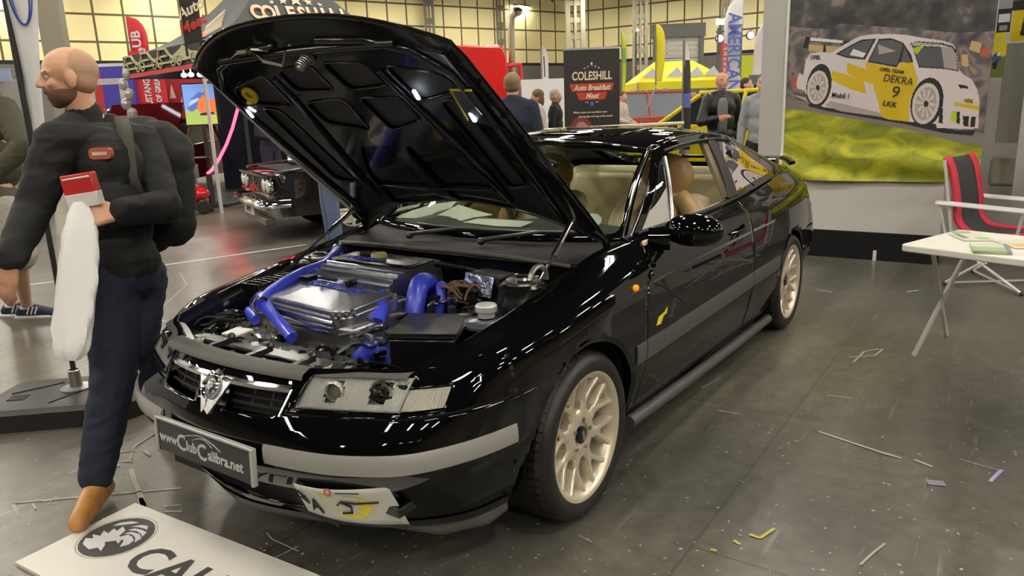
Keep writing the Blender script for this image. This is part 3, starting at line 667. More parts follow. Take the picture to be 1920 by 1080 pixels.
for sg in (1, -1):
    hd = MB(); hd.polys(lampA[sg]); lamp = hd.build('headlight', LENS, car, merge=1e-5, smooth=60)
    # vertical flutes moulded in the glass, set just behind the lens
    b = MB(); n = 64; Gd = []
    for i in range(n*4+1):
        y = .322 + (.286)*i/(n*4); ph = abs(math.sin(PI*i/4))*.006
        Gd.append([(nosex(y, z)-.012-ph - (.0 if z < .68 else .01), y*sg, z) for z in np.linspace(.607, .685, 7)])
    fl_ = [[(nosex(q[1]*sg, q[2])-.016 - (1 if i % 4 < 2 else 0)*.0042, q[1], q[2]) for q in row] for i, row in enumerate(Gd)]; n0 = len(fl_); Q_ = []
    for i in range(n0-1):
        for j in range(6):
            cy = abs(fl_[i][j][1] + fl_[i+1][j][1])/2; cz = (fl_[i][j][2] + fl_[i][j+1][2])/2
            if math.hypot(cy-.405, cz-.647) < .026 or math.hypot(cy-.535, cz-.647) < .031: continue
            f4 = [fl_[i][j], fl_[i][j+1], fl_[i+1][j+1], fl_[i+1][j]]; Q_.append(f4[::-1] if sg > 0 else f4)
    MB().polys(Q_).build('fluted_reflector', REFL3, lamp, smooth=12, merge=1e-5)
    b = MB(); Gd = []
    for i in range(25):
        y = .318 + .292*i/24
        Gd.append([(nosex(y, .60)-.02, y*sg, .604), (nosex(y, .62)-.085, y*sg, .612), (nosex(y, .65)-.10, y*sg, .65), (nosex(y, .68)-.07, y*sg, .684), (nosex(y, .69)-.012, y*sg, .688)])
    b.grid(Gd, flip=sg > 0)
    for yy in (.318, .610): b.add([(nosex(yy, .60)-.01, yy*sg, .604), (nosex(yy, .60)-.10, yy*sg, .604), (nosex(yy, .69)-.10, yy*sg, .690), (nosex(yy, .69)-.01, yy*sg, .690)], [(0, 1, 2, 3)])
    b.build('reflector', REFL, lamp, smooth=50)
    for yy, rr in ((.405, .026), (.535, .031)):
        b = MB().lathe([(rr*1.15, .0), (rr*1.2, .012), (rr, .014), (rr*.75, -.02), (.006, -.035), (0, -.035)], (nosex(yy, .645)-.026, yy*sg, .647), (1, .25*sg, 0), 24)
        b.build('lamp_bowl', REFL if yy < .5 else CHROME, lamp)
        MB().lathe([(rr*.95, 0), (rr*.8, .010), (rr*.45, .017), (0, .020)], (nosex(yy, .645)-.024, yy*sg, .647), (1, .25*sg, 0), 24).build('projector_lens', LENS, lamp)
    # grey strip over the lamp
    b = MB(); Gd = [[(nosex(y, .685)-.000, y*sg, .6865), (nosex(y, .69)-.010, y*sg, .696), (nosex(y, .69)-.030, y*sg, .699)] for y in np.linspace(.345, .600, 16)]
    b.grid(Gd, flip=sg < 0).build('lamp_top_strip', mat('smoked_strip', (.16, .165, .165), rough=.22, metal=.4), lamp)
    idc = MB().polys(lampB[sg]).build('front_indicator', LENS, car, merge=1e-5, smooth=60)
    b = MB(); Gd = []
    for i in range(61):
        y = .612 + .092*i/60; ph = abs(math.sin(PI*i/4))*.003
        Gd.append([(nosex(y, z)-.016-ph, y*sg, z) for z in np.linspace(.607, .659, 5)])
    b.grid(Gd, flip=sg > 0).build('indicator_reflector', REFL2, idc, smooth=25)
# side repeater
p = skin(uofx(-.362), tv[4]+.065, .0); MB().sph((p[0], p[1]+.004, p[2]), (.019, .012, .014), 14).build('side_repeater', mat('amber_lens', (1.0, .33, .01), rough=.15, emit=.25), car, smooth=60)
# slam panel rubber strip across the nose
b = MB(); Gd = []
for t in np.linspace(-1, 1, 41):
    y = .335*t; x = .800 - .030*t*t
    Gd.append([(x+.030, y, .684), (x+.025, y, .699), (x-.002, y, .711), (x-.026, y, .708), (x-.030, y, .685)])
b.grid(Gd, flip=True).build('slam_panel_seal', mat('grey_rubber_seal', (.065, .063, .055), rough=.5), car, smooth=60)
# upper fixed nose skin between seal and grille is part of the net; lower lip and splitter
b = MB(); Gd = []
for t in np.linspace(-1, 1, 61):
    u = uc + (ucol(5)-uc)*t if t > 0 else uc + (uc-ucol(-5))*t
    a = Vector(skin(u, 0, .002)); a2 = Vector(skin(u, .03, .004)); inn = Vector((a.x-.05, a.y*.92, a.z-.004))
    Gd.append([a2, a, a + Vector((0, 0, -.008)), inn])
b.grid(Gd).build('splitter_lip', SATIN, car, smooth=40)
for sg in (1, -1): MB().tube([(.60, .42*sg, .165), (.52, .58*sg, .160), (.40, .66*sg, .160), (.33, .68*sg, .17)], [.02, .035, .038, .03], 12).build('air_deflector', mat('deflector_grey', (.10, .10, .09), rough=.4), car, smooth=60)
# entry card wedged under the bumper
CARD = mat('card_white', (.62, .62, .56), rough=.5); CB = mat('card_print_black', (.02, .02, .02), rough=.5); CY = mat('card_yellow', (.75, .66, .03), rough=.5)
def raynose(px, py, off=0):      # where a sight line meets the nose skin
    d = ray(px, py); lo, hi = .8, 2.2
    for k in range(40):
        m_ = (lo+hi)/2; q = CAM + d*m_; 
        if q.x > nosex(q.y, max(.20, q.z)): lo = m_
        else: hi = m_
    q = CAM + d*lo; return Vector((q.x+off, q.y, q.z))
CQ = [(557,902),(735,909),(774,978),(586,953)]      # top left, top right, bottom right, bottom left
CW = [raynose(*q, off=.014) for q in CQ]
def cardpt(s, t, off=0):      # s left to right, t bottom to top
    a = CW[3].lerp(CW[2], s); b_ = CW[0].lerp(CW[1], s); q = a.lerp(b_, t); q = q + Vector((.030*math.sin(PI*s) + off, off*.5, 0)); return tuple(q)
card = MB().grid([[cardpt(s, t) for t in np.linspace(0, 1, 8)] for s in np.linspace(0, 1, 20)]).build('entry_card', CARD, None, solid=.002, smooth=60,
    label='white card with a yellow emblem tucked behind the front bumper of the black coupe', cat='card')
sh = rpoly([(.27,.88),(.72,.80),(.80,.52),(.68,.20),(.50,.12)], .10, 4)
b = MB(); b.add([cardpt(s, t, .004) for s, t in sh], [tuple(range(len(sh)))]); b.build('yellow_emblem', CY, card, smooth=0)
def cstroke(pts): return [Vector(cardpt(s, t, .006)) for s, t in pts]
b = MB()
for pts, r_ in (([(.47,.55),(.52,.66),(.60,.52),(.58,.34),(.48,.30)], .0035), ([(.52,.66),(.66,.62),(.86,.64)], .003), ([(.13,.22),(.20,.62),(.24,.18)], .0035), ([(.15,.36),(.23,.34)], .003), ([(.02,.80),(.08,.62),(.03,.60),(.11,.42),(.09,.66)], .003), ([(.52,.92),(.74,.90)], .0018)): b.tube(cstroke(pts), r_, 5)
b.build('card_drawing', CB, card)
MB().lathe([(.007, 0), (.010, .001), (.013, 0)], cardpt(.44, .93, .005), (1, .3, 0), 16).build('card_stamp', mat('stamp_red', (.5, .1, .08), rough=.5), card)
# yellow chequer sticker and door handle
dl_ = door_objs[0]
def dpt(x, z, off=.002):
    u = uofx(x); v = min(np.linspace(0, tv[-1], 200), key=lambda v: abs(skin(u, v)[2]-z)); return skin(u, v, off)
# (1230..1252, 588..612) px
b = MB().add([dpt(-.50, .572), dpt(-.545, .572), dpt(-.585, .612), dpt(-.52, .605)], [(0, 1, 2, 3)]); b.add([dpt(-.575, .596), dpt(-.60, .60), dpt(-.61, .625), dpt(-.585, .615)], [(0, 1, 2, 3)])
b.build('yellow_sticker', mat('sticker_yellow', (.85, .75, .02), rough=.4), dl_, smooth=0)
for sg, dob in ((1, door_objs[0]), (-1, door_objs[1])):
    q0 = dpt(-1.50, .79); b = MB(); b.tube(spline([(-1.42, (q0[1]-.004)*sg, .785), (-1.46, (q0[1]+.02)*sg, .79), (-1.58, (q0[1]+.02)*sg, .795), (-1.63, (q0[1]-.004)*sg, .80)], 14), .011, 8, flat=.7)
    b.build('door_handle', PAINT, dob, smooth=60)
    # mirror
    mr = MB(); mr.sph((-.735, .905*sg, .915), (.075, .125, .068), 24)
    mr.V = [(min(x, x) if x > -.775 else -.775 + (x+.775)*.15, y, z if z > .86 else .86 + (z-.86)*.5) for x, y, z in mr.V]
    mr.tube([(-.67, .74*sg, .885), (-.70, .82*sg, .885)], [.045, .05], 12)
    mo = mr.build('door_mirror', PAINT, dob, smooth=60)
    MB().lathe([(0, 0), (.05, 0)], (-.789, .91*sg, .915), (-1, 0, 0), 24).build('mirror_glass', CHROME, mo)
# spoiler
b = MB(); Gd = []
for t in np.linspace(-1, 1, 41):
    y = .66*t; xo = -3.22 + .10*t*t; h = 1.02 if abs(t) < .93 else 1.02 - (abs(t)-.93)*.5
    Gd.append([(xo+.06, y, h-.004), (xo, y, h+.012), (xo-.10, y, h+.010), (xo-.115, y, h), (xo-.10, y, h-.010), (xo, y, h-.010)])
b.grid(Gd, wrap=True)
for t in (-.80, -.35, .35, .80): b.cbox((-3.24+.06*t*t, .66*t, .985), (.09, .03, .06))
b.build('rear_spoiler', PAINT, car, recalc=True, smooth=50)
# tail lamps
MB().add([skin(uofx(-3.2), tv[4]+.01, .003), skin(ucol(17), tv[4]+.01, .003), skin(ucol(17), tv[5]-.01, .003), skin(uofx(-3.2), tv[5]-.01, .003)], [(0, 1, 2, 3)]).build('tail_lamp', mat('red_lens', (.25, .005, .005), rough=.15), car)
# ---------------- wheels
GOLD = mat('champagne_alloy', (.80, .71, .56), rough=.30, metal=.55)
TYRE = mat('tyre_rubber', (.016, .014, .014), rough=.42, bump=.15, bscale=90)
def wheel(loc, sg):
    """axis along y, outer face towards sg*y; the mesh is the cast rim, tyre / cap / bolts / disc are its children"""
    b = MB(); y = lambda v: v*sg
    prof = [(.232,-.006),(.2335,0),(.230,.003),(.222,.001),(.212,-.006),(.203,-.018),(.200,-.030),(.196,-.06),(.190,-.185),(.205,-.195)]
    b.lathe([(r, y(h)) for r, h in prof], (0,0,0), (0,1,0), 72)
    b.lathe([(0, y(-.036)), (.045, y(-.036)), (.047, y(-.026)), (.060, y(-.026)), (.084, y(-.028)), (.094, y(-.036)), (.094, y(-.075)), (0, y(-.075))], (0,0,0), (0,1,0), 48)
    n = 8
    def spoke(path):      # path of (r, angle, width, face y)
        Gd = []
        for r, a, w_, fy in path:
            c = Vector((r*math.cos(a), 0, r*math.sin(a))); t = Vector((-math.sin(a), 0, math.cos(a))); h = w_/2
            Gd.append([tuple(c + t*(-h) + Vector((0, y(fy-.045), 0))), tuple(c - t*h + Vector((0, y(fy-.006), 0))), tuple(c - t*h*.6 + Vector((0, y(fy), 0))),
                       tuple(c + t*h*.6 + Vector((0, y(fy), 0))), tuple(c + t*h + Vector((0, y(fy-.006), 0))), tuple(c + t*h + Vector((0, y(fy-.045), 0)))])
        b.grid(Gd, wrap=True)
    for k in range(n):
        a = 2*PI*(k+.35)/n; s = 2*PI/n
        spoke([(.070, a, .056, -.027), (.092, a, .048, -.028), (.112, a, .040, -.029), (.134, a, .038, -.028), (.15, a, .014, -.030)])
        for q in (-1, 1):
            spoke([(.110, a+q*.035*s, .024, -.029), (.134, a+q*.10*s, .022, -.027), (.160, a+q*.18*s, .020, -.023), (.185, a+q*.245*s, .020, -.016), (.207, a+q*.285*s, .023, -.010)])
    W_ = b.build('wheel', GOLD, car, smooth=42, recalc=True); W_.location = loc
    t = MB(); prof = [(.212,-.012),(.222,-.002),(.235,.006),(.255,.011),(.275,.007),(.286,-.004),(.294,-.016),(.297,-.035),(.2975,-.10),(.297,-.165),(.292,-.185),(.27,-.205),(.23,-.20),(.205,-.19)]
    t.lathe([(r, y(h)) for r, h in prof], (0,0,0), (0,1,0), 96)
    to = t.build('tyre', TYRE, W_, smooth=50, recalc=True)
    g = MB()
    for k in range(60):     # shoulder tread blocks
        a = 2*PI*k/60
        for (h0, h1, dr) in ((-.010, -.058, .0035), (-.142, -.190, .0035)):
            c0, c1 = math.cos(a), math.sin(a); a2 = a + 2*PI/60*.80; d0, d1 = math.cos(a2), math.sin(a2)
            R1 = .2900
            g.add([(c0*R1, y(h0), c1*R1), (d0*R1, y(h0), d1*R1), (d0*.3012, y(h0*.6+h1*.4), d1*.3012), (c0*.3012, y(h0*.6+h1*.4), c1*.3012), (c0*.3012, y(h1), c1*.3012), (d0*.3012, y(h1), d1*.3012)], [(0,1,2,3),(3,2,5,4)])
    for h in (-.075, -.10, -.125): g.lathe([(.2965, y(h-.009)), (.3012, y(h-.008)), (.3012, y(h+.008)), (.2965, y(h+.009))], (0,0,0), (0,1,0), 72)
    g.build('tread', TYRE, to, smooth=20, recalc=True)
    c = MB().lathe([(0, y(-.020)), (.026, y(-.021)), (.031, y(-.024)), (.031, y(-.04))], (0,0,0), (0,1,0), 32).build('centre_cap', mat('cap_black', (.01,.01,.012), rough=.2), W_)
    T_ = frame((0, y(-.0195), 0), (-sg, 0, 0), (0, 0, 1)) @ Matrix.Rotation(.25, 4, 'Z')
    e = MB(); e.T = T_; e.box((-.008,-.017,0),(.008,.017,.002)); e.T = None; e.build('cap_emblem', ALU, c)
    b2 = MB()
    for k in range(5):
        a = 2*PI*k/5 + .5; b2.lathe([(0, y(-.020)), (.007, y(-.020)), (.009, y(-.024)), (.009, y(-.05))], (.056*math.cos(a), 0, .056*math.sin(a)), (0,1,0), 8)
    b2.build('wheel_bolts', mat('bolt_brass', (.5,.42,.28), rough=.3, metal=1), W_)
    MB().lathe([(.05, y(-.10)), (.145, y(-.10)), (.145, y(-.12)), (.05, y(-.12))], (0,0,0), (0,1,0), 40).build('brake_disc', mat('disc_steel', (.25,.25,.25), rough=.35, metal=1), W_, recalc=True)
    return W_
wheel((0, .820, .3015), 1); wheel((-2.6, .822, .3015), 1); wheel((0, -.820, .3015), -1); wheel((-2.6, -.822, .3015), -1)

# ---------------- raised bonnet
PIV = Vector((-.47, 0, .895)); HR = Matrix.Translation(PIV) @ Matrix.Rotation(-math.radians(50), 4, 'Y') @ Matrix.Translation(-PIV)
def edgez(x): return float(np.interp(x, [-.5,-.36,-.05,.2,.405,.52,.61,.78], [.893,.876,.818,.775,.741,.722,.710,.704]))
def hoodp(s, t, dz=0):
    xr = -.285 - .215*t*t; xf = .792 - .162*abs(t)**2.4; x = xr + (xf-xr)*s
    y = (.668 - .050*s**2) * t
    z = edgez(x) + .045*(1-s**5)*(1-t*t) - .030*max(0, s-.93)/.07*(.4+.6*(1-t*t)) + dz
    return (x, y, z)
HP = pgrid(hoodp, 0, 1, 60, -1, 1, 70)
HP = [[tuple(HR @ Vector(q[:3])) for q in p] for p in HP]
hood = MB().polys(HP).build('bonnet', PAINT, car, solid=.0025, merge=1e-5, smooth=60)
# inner panel
UND = mat('bonnet_underside_black', (.008, .008, .009), rough=.16, coat=.3)
PADM = mat('bonnet_pad_grey', (.085, .082, .084), rough=.6)
def inner(s, t):
    e = min(1, (1-abs(t))/.06, (1-s)/.06, s/.06); e = max(0, e); return hoodp(.01+.98*s, t*.985, -.004 - .022*e)
IP = pgrid(inner, 0, 1, 70, -1, 1, 84)
IP = [[(*q[:3], q[0], abs(q[1])) for q in p] for p in IP]     # 3: closed x, 4: |y|
dx = lambda d: -.47 + d*.985
pk = [[(dx(.925),.035),(dx(1.07),.030),(dx(1.05),.215),(dx(.94),.225)], [(dx(.70),.05),(dx(.885),.035),(dx(.88),.235),(dx(.76),.245)],
      [(dx(.36),.40),(dx(.86),.395),(dx(.88),.475),(dx(.40),.50)], [(dx(.86),.305),(dx(1.04),.29),(dx(1.0),.50),(dx(.92),.54)], [(dx(.18),.03),(dx(.60),.03),(dx(.60),.20),(dx(.42),.30),(dx(.18),.33)],
      [(dx(.66),.385),(dx(.80),.30),(dx(.84),.355),(dx(.72),.375)]]
floors = []
for k, q in enumerate(pk[:5]):
    i_, IP = cutpoly(IP, halfplanes(cc(rpoly(q, .035, 4)), 3, 4)); floors.append(i_)
IQ = [[tuple(HR @ Vector(q[:3])) for q in p] for p in IP]
MB().polys(IQ).build('inner_panel', UND, hood, solid=-.006, merge=1e-5, smooth=45)
b = MB()
for i_ in floors[:4]: b.polys([[tuple(HR @ Vector((q[0], q[1], q[2]+.014))) for q in p] for p in i_])
b.build('insulation_pads', PADM, hood, merge=1e-5, smooth=60)
MB().polys([[tuple(HR @ Vector((q[0], q[1], q[2]+.014))) for q in p] for p in floors[4]]).build('inner_skin', UND, hood, merge=1e-5, smooth=60)
def up(x, y, dz=0):        # a point on the underside
    t = y/.655; xr = -.285-.215*t*t; xf = .80-.17*abs(t)**2.4; s = (x-xr)/(xf-xr)
    return HR @ Vector((x, y, hoodp(s, t)[2] - .030 + dz))
b = MB()
for k, q in enumerate(pk[:4]):    # raised beads around pockets
    for sg in (1, -1):
        r_ = rpoly(q, .035, 4); r_.append(r_[0]); b.tube([up(x, y*sg, .002) for x, y in r_], .0045, 6)
for sg in (1, -1):                # long stiffening ribs
    b.tube([up(dx(d), y*sg, 0) for d, y in ((.27,.35),(.4,.345),(.64,.31),(.88,.27),(1.02,.255))], [.010,.016,.017,.014,.01], 8, flat=.8)
    b.tube([up(dx(d), y*sg, 0) for d, y in ((.16,.545),(.4,.555),(.8,.565),(1.0,.55),(1.10,.46),(1.15,.30),(1.165,.1))], .012, 8, flat=.8)
b.tube([up(dx(d), y, .008) for d, y in ((.33,-.30),(.31,0),(.33,.30))], .008, 8)
b.tube([up(dx(1.13), y, 0) for y in np.linspace(-.42, .42, 9)], .014, 8)
b.build('stiffening_ribs', UND, hood, smooth=60)
SPR = mat('zinc_metal', (.55, .52, .45), rough=.28, metal=1)
b = MB(); c0 = up(dx(1.10), .0, -.0); nrm = (HR.to_3x3() @ Vector((0, 0, -1))).normalized()
b.lathe([(.028, 0), (.028, .006), (.012, .008), (.012, .05), (.009, .058), (0, .060)], c0, nrm, 20)
for k in range(5): b.lathe([(.016+.003*math.cos(a), .012+.009*k+.003*math.sin(a)) for a in np.linspace(0, 2*PI, 8)], c0, nrm, 20)
b.build('bonnet_latch_pin', SPR, hood)
b = MB(); b.tube([up(dx(1.15), -.14, -.005), up(dx(1.17), -.20, -.012), up(dx(1.12), -.19, -.02), up(dx(1.09), -.12, -.02), up(dx(1.14), -.06, -.01)], .006, 6)
b.cbox(up(dx(1.16), -.235, -.012), (.05, .05, .012)); b.build('safety_hook', SPR, hood)
YEL = mat('yellow_plastic', (.75, .55, .03), rough=.4)
b = MB(); b.lathe([(.0, .0), (.034, .0), (.034, .012), (.018, .012), (.018, .004)], up(dx(.96), -.44, -.004), nrm, 24); b.cbox(up(dx(.925), -.47, -.012), (.02, .028, .012)); b.build('yellow_fastener', YEL, hood, recalc=True)
# card pocket with yellow edge, near side
b = MB(); q = [up(dx(.93), .50, -.004), up(dx(.93), .585, -.004), up(dx(.74), .585, -.004), up(dx(.78), .47, -.004)]
MB().add([tuple(v) for v in q], [(0,1,2,3)]).build('service_tag', mat('tag_dark', (.02,.02,.018), rough=.4), hood, solid=.002, smooth=0)
MB().tube([q[3]+nrm*.002, q[0]+nrm*.002, q[1]+nrm*.002], .004, 6).build('tag_yellow_edge', YEL, hood)
HL_ = mat('inspection_led', (.75, .85, 1), emit=9)
for d, y in ((.905, .335), (.80, .505), (.865, -.545)):
    m_ = MB(); o_ = up(dx(d), y, -.002); X = (HR.to_3x3() @ Vector((1, 0, 0))); Y = Vector((0, 1, 0)); m_.T = frame(o_, X, Y)
    m_.T = frame(o_ + nrm*.004, X, Y); m_.prism(rpoly([(-.020,-.0075),(.020,-.0075),(.020,.0075),(-.020,.0075)], .007), Matrix(), -.004)
    m_.build('lamp_strip', HL_, hood, smooth=30)
# gas struts
for sg in (1, -1):
    top = up(dx(.16), .60*sg, .0); bot = Vector((-.03, .60*sg, .795)) if sg > 0 else Vector((.03, -.615, .795))
    top = Vector((-.315, .60*sg, 1.020)) if sg > 0 else Vector((-.43, -.60, 1.03))
    b = MB(); d = (bot-top); b.tube([top, top+d*.55], .0105, 12); b.tube([top+d*.55, bot], .005, 8); b.sph(top, .013, 8); b.sph(bot, .012, 8)
    b.build('gas_strut', CHROME, car)
    MB().tube([(-.47, .655*sg, .87), (-.44, .65*sg, .92), (-.38, .64*sg, .955)], [.012,.016,.014], 8).build('bonnet_hinge', UND, car)

# ---------------- engine bay
BAY = mat('bay_black_paint', (.006, .006, .0065), rough=.22)
b = MB()
b.box((-.26,-.62,.30),(.74,.62,.33))                                  # floor
b.box((-.27,-.66,.30),(-.25,.66,.845))                                # firewall
b.build('bay_floor_and_bulkhead', BAY, car, bevel=.004)
for sg in (1, -1):
    xs = np.linspace(-.44, .60, 30); b = MB(); Gd = []
    for x in xs:
        yb = float(np.interp(x, [-.5,-.36,-.05,.2,.405,.52,.60], [.665,.664,.656,.648,.632,.612,.585])); z = edgez(x)
        Gd.append([(x, yb*sg, z), (x, (yb-.004)*sg, z-.018), (x, (yb-.040)*sg, z-.024), (x, (yb-.046)*sg, z-.05), (x, (yb-.055)*sg, .33)])
    b.grid(Gd, flip=sg > 0).build('inner_wing', BAY, car, smooth=40)
# front crossmember with three slatted bars
b = MB(); b.box((.60,-.60,.52),(.64,.60,.655)); b.box((.60,-.60,.655),(.66,.60,.668)); b.box((.64,-.60,.50),(.66,.60,.56)); b.build('radiator_crossmember', BAY, car, bevel=.006)
b = MB()
Gd = [[(.792-.028*(y/.33)**2-.02, y, .690), (.70, y, .640), (.66, y, .625)] for y in np.linspace(-.33, .33, 12)]; b.grid(Gd); b.build('slam_panel', BAY, car, smooth=20)
BARM = mat('bar_dark_metal', (.05, .05, .05), rough=.25, metal=.6)
for y0 in (-.175, .03, .235):
    b = MB(); b.tube([(.785, y0+.015, .695), (.655, y0-.015, .690)], .013, 4); b.sph((.655, y0-.016, .700), .014, 8)
    b.build('bonnet_stay_bar', BARM, car, smooth=20)
MB().cbox((.575, -.272, .683), (.075, .075, .006), rz=.2).build('white_label', mat('label_white', (.8,.8,.78), rough=.5), car)
# radiator hidden fans
b = MB(); b.box((.50,-.40,.38),(.57,.30,.645)); b.build('radiator', mat('radiator_black', (.012,.012,.012), rough=.5), car, bevel=.004)
# engine
ALC = mat('cast_aluminium', (.42, .42, .43), rough=.30, metal=.9, bump=.15, bscale=120)
SIL = mat('polished_cover', (.42, .44, .50), rough=.27, metal=.9)
BLUEH = mat('blue_silicone', (.055, .075, .66), rough=.28, coat=.3)
BLUET = mat('blue_lettering', (.06, .06, .55), rough=.4)
eng = MB(); eng.box((.02,-.47,.36),(.40,.12,.70)); eng.box((.06,-.44,.66),(.36,.10,.735)); engo = eng.build('engine_block', ALC, car, bevel=.012)
def rotm(cx, cy, cz, rz=0, ry=0, rx=0): return Matrix.Translation((cx, cy, cz)) @ Matrix.Rotation(rz, 4, 'Z') @ Matrix.Rotation(ry, 4, 'Y') @ Matrix.Rotation(rx, 4, 'X')
# valve cover: rounded slab with ribs, leaning forwards
VM = rotm(.235, -.165, .748, rz=-.10, ry=.10)
b = MB(); b.T = VM
o_ = rpoly([(-.135,-.285),(.135,-.255),(.150,-.20),(.150,.235),(.125,.275),(-.120,.275)], .04, 5)
b.prism(o_, Matrix.Translation((0,0,-.05)), .05); b.prism([(x*.93, y*.95) for x, y in o_], Matrix.Translation((0,0,0)), .018)
vc = b.build('valve_cover', SIL, engo, bevel=.006)
b = MB(); b.T = VM
for k in range(11): 
    a = o_[int(k*len(o_)/11)]; b.lathe([(.0,.012),(.008,.012),(.009,.006),(.011,.0),(.011,-.01)], (a[0]*.96, a[1]*.97, .004), (0,0,1), 8)
for k in range(3): b.tube([(.155+.008*k, -.22, -.02-.016*k), (.155+.008*k, .22, -.02-.016*k)], .006, 6)
for k in range(4): b.tube([(-.12, -.283-.004*k, -.005-.014*k), (.13, -.258-.004*k, -.005-.014*k)], .006, 6)
b.build('cover_bolts_and_ribs', CHROME, vc)
b = MB(); b.T = VM; b.prism(rpoly([(-.060,-.20),(-.030,-.20),(-.030,.17),(-.060,.17)], .012), Matrix.Translation((0,0,.018)), .003); b.prism(rpoly([(-.12,-.17),(-.075,-.17),(-.075,.20),(-.12,.20)], .01), Matrix.Translation((0,0,.018)), .004)
b.build('cover_plate', mat('blue_grey_plate', (.20,.24,.42), rough=.2, metal=.8), vc)
text('cover_lettering', 'ECOTEC 16V', .045, VM @ frame((-.045, -.015, .022), (0, 1, 0), (-1, 0, 0)), BLUET, vc, sx=1.25, bold=.001)
# plenum with ribs
PLC = mat('plenum_dark', (.03, .032, .04), rough=.25, metal=.6)
b = MB(); prof = []
for k in range(40):
    u = k/39
    if u < .62:
        a = u/.62*PI*.5; x = .135 - .13*(1-math.cos(a))*1.0; z = .735 + .085*math.sin(a)
    else: x = .005 - (u-.62)/.38*.19; z = .82 + .012*(u-.62)
    r = .0045*math.cos(u*PI*2*9) if u < .66 else 0
    prof.append((x + r*math.cos(u*2.2), z + r))
Gd = [[(x - .02*(1-q) - .0*q, -.43 + .47*q, z) for x, z in prof] for q in np.linspace(0, 1, 14)]
b.grid(Gd); n = len(prof); b.add([Gd[0][i] for i in range(n)] + [(-.2,-.43,.70)], [tuple(range(n+1))[::-1]]); b.add([Gd[-1][i] for i in range(n)] + [(-.2,.04,.70)], [tuple(range(n+1))])
pln = b.build('intake_plenum', mat('plenum_silver', (.34,.36,.42), rough=.22, metal=.85), engo, smooth=35, recalc=True)
b = MB().cbox((-.085, -.19, .828), (.16, .44, .012)); b.build('plenum_top', BAY, pln, bevel=.006)
text('plenum_lettering', 'TURBO', .045, frame((-.045, -.26, .8355), (0, 1, 0), (-1, 0, 0)), BLUET, pln, sx=1.3, bold=.001)
b = MB(); b.cbox((.155,-.37,.782),(.05,.05,.02)); b.cbox((.16,-.12,.785),(.05,.02,.03)); b.tube(spline([(.14,-.30,.79),(.18,-.28,.80),(.16,-.2,.79)], 8), .008, 6); b.build('plenum_brackets', BAY, pln, bevel=.003)
MB().lathe([(0,.012),(.03,.012),(.034,.004),(.034,-.02)], (-.10,-.22,.838), (0,0,1), 20).build('oil_cap', mat('oil_cap_yellow', (.45,.42,.12), rough=.4), pln)
def hose(name, pts, r, m_=BLUEH, par=None, n=30):
    return MB().tube(spline(pts, n), r, 14).build(name, m_, par or engo, smooth=60)
def clamp(p, d, r): MB().lathe([(r-.002,-.006),(r+.003,-.006),(r+.003,.006),(r-.002,.006)], p, d, 20).build('hose_clamp', CHROME, engo)
hose('upper_coolant_hose', [(-.26,-.60,.80),(-.20,-.575,.815),(-.09,-.49,.815),(.02,-.43,.80),(.10,-.445,.79),(.22,-.42,.775),(.33,-.40,.75),(.40,-.36,.73)], [.024]*30)
hose('intercooler_hose', [(.24,-.56,.66),(.29,-.51,.71),(.34,-.42,.725),(.40,-.32,.715),(.44,-.21,.69),(.47,-.11,.655)], [.022+.007*math.sin(PI*min(1, k/18)) for k in range(30)])
hose('breather_hose', [(.33,-.53,.67),(.40,-.44,.69),(.44,-.35,.68)], .018)
hose('turbo_inlet_hose', [(.13,.20,.55),(.125,.165,.64),(.10,.15,.73),(.05,.135,.785),(-.01,.12,.775),(-.06,.10,.72)], .038)
hose('small_blue_hose', [(.05,.215,.66),(.03,.215,.74),(.01,.20,.775),(-.03,.19,.76)], .018)
hose('blue_connector', [(.16,.04,.75),(.22,.09,.73),(.28,.12,.69)], .03)
for p, d in (((-.20,-.575,.815),(-.7,-.6,.2)), ((.31,-.50,.70),(.4,.6,.1)), ((.115,.16,.69),(0,0,1)), ((.40,-.36,.73),(.5,.3,0))): clamp(p, d, .036 if p[1] > 0 else .030)
hose('low_hose_elbow', [(.40,.12,.52),(.385,.15,.60),(.365,.19,.635),(.35,.235,.61),(.34,.26,.55)], .036)
# heat shield
b = MB(); b.add([(.33,-.31,.655),(.35,-.02,.66),(.39,-.01,.60),(.42,-.06,.575),(.40,-.32,.58),(.36,-.34,.61)], [(0,1,2,3,4,5)]); b.build('heat_shield', mat('gold_shield', (.45,.33,.18), rough=.35, metal=.9), engo, solid=.004, smooth=0)
MB().tube([(.335,-.33,.662),(.355,-.0,.668)], .006, 8).build('shield_edge', CHROME, engo)
# battery box
b = MB(); b.T = rotm(.263, .363, .0, rz=.45); b.box((-.125,-.112,.50),(.125,.112,.700)); b.build('battery_box', BAY, car, bevel=.008)
b = MB(); b.T = rotm(.260, .363, 0, rz=.45); b.box((-.13,-.118,.700),(.13,.118,.718)); bl = b.build('battery_cover', mat('battery_cover_grey', (.028,.028,.027), rough=.35), car, bevel=.006)
b = MB(); b.T = rotm(.260, .363, 0, rz=.45); b.tube([(.131,-.118,.716),(.131,.118,.716)], .0035, 6); b.tube([(-.13,.119,.716),(.131,.119,.716)], .003, 6); b.build('cover_edge', CHROME, bl)
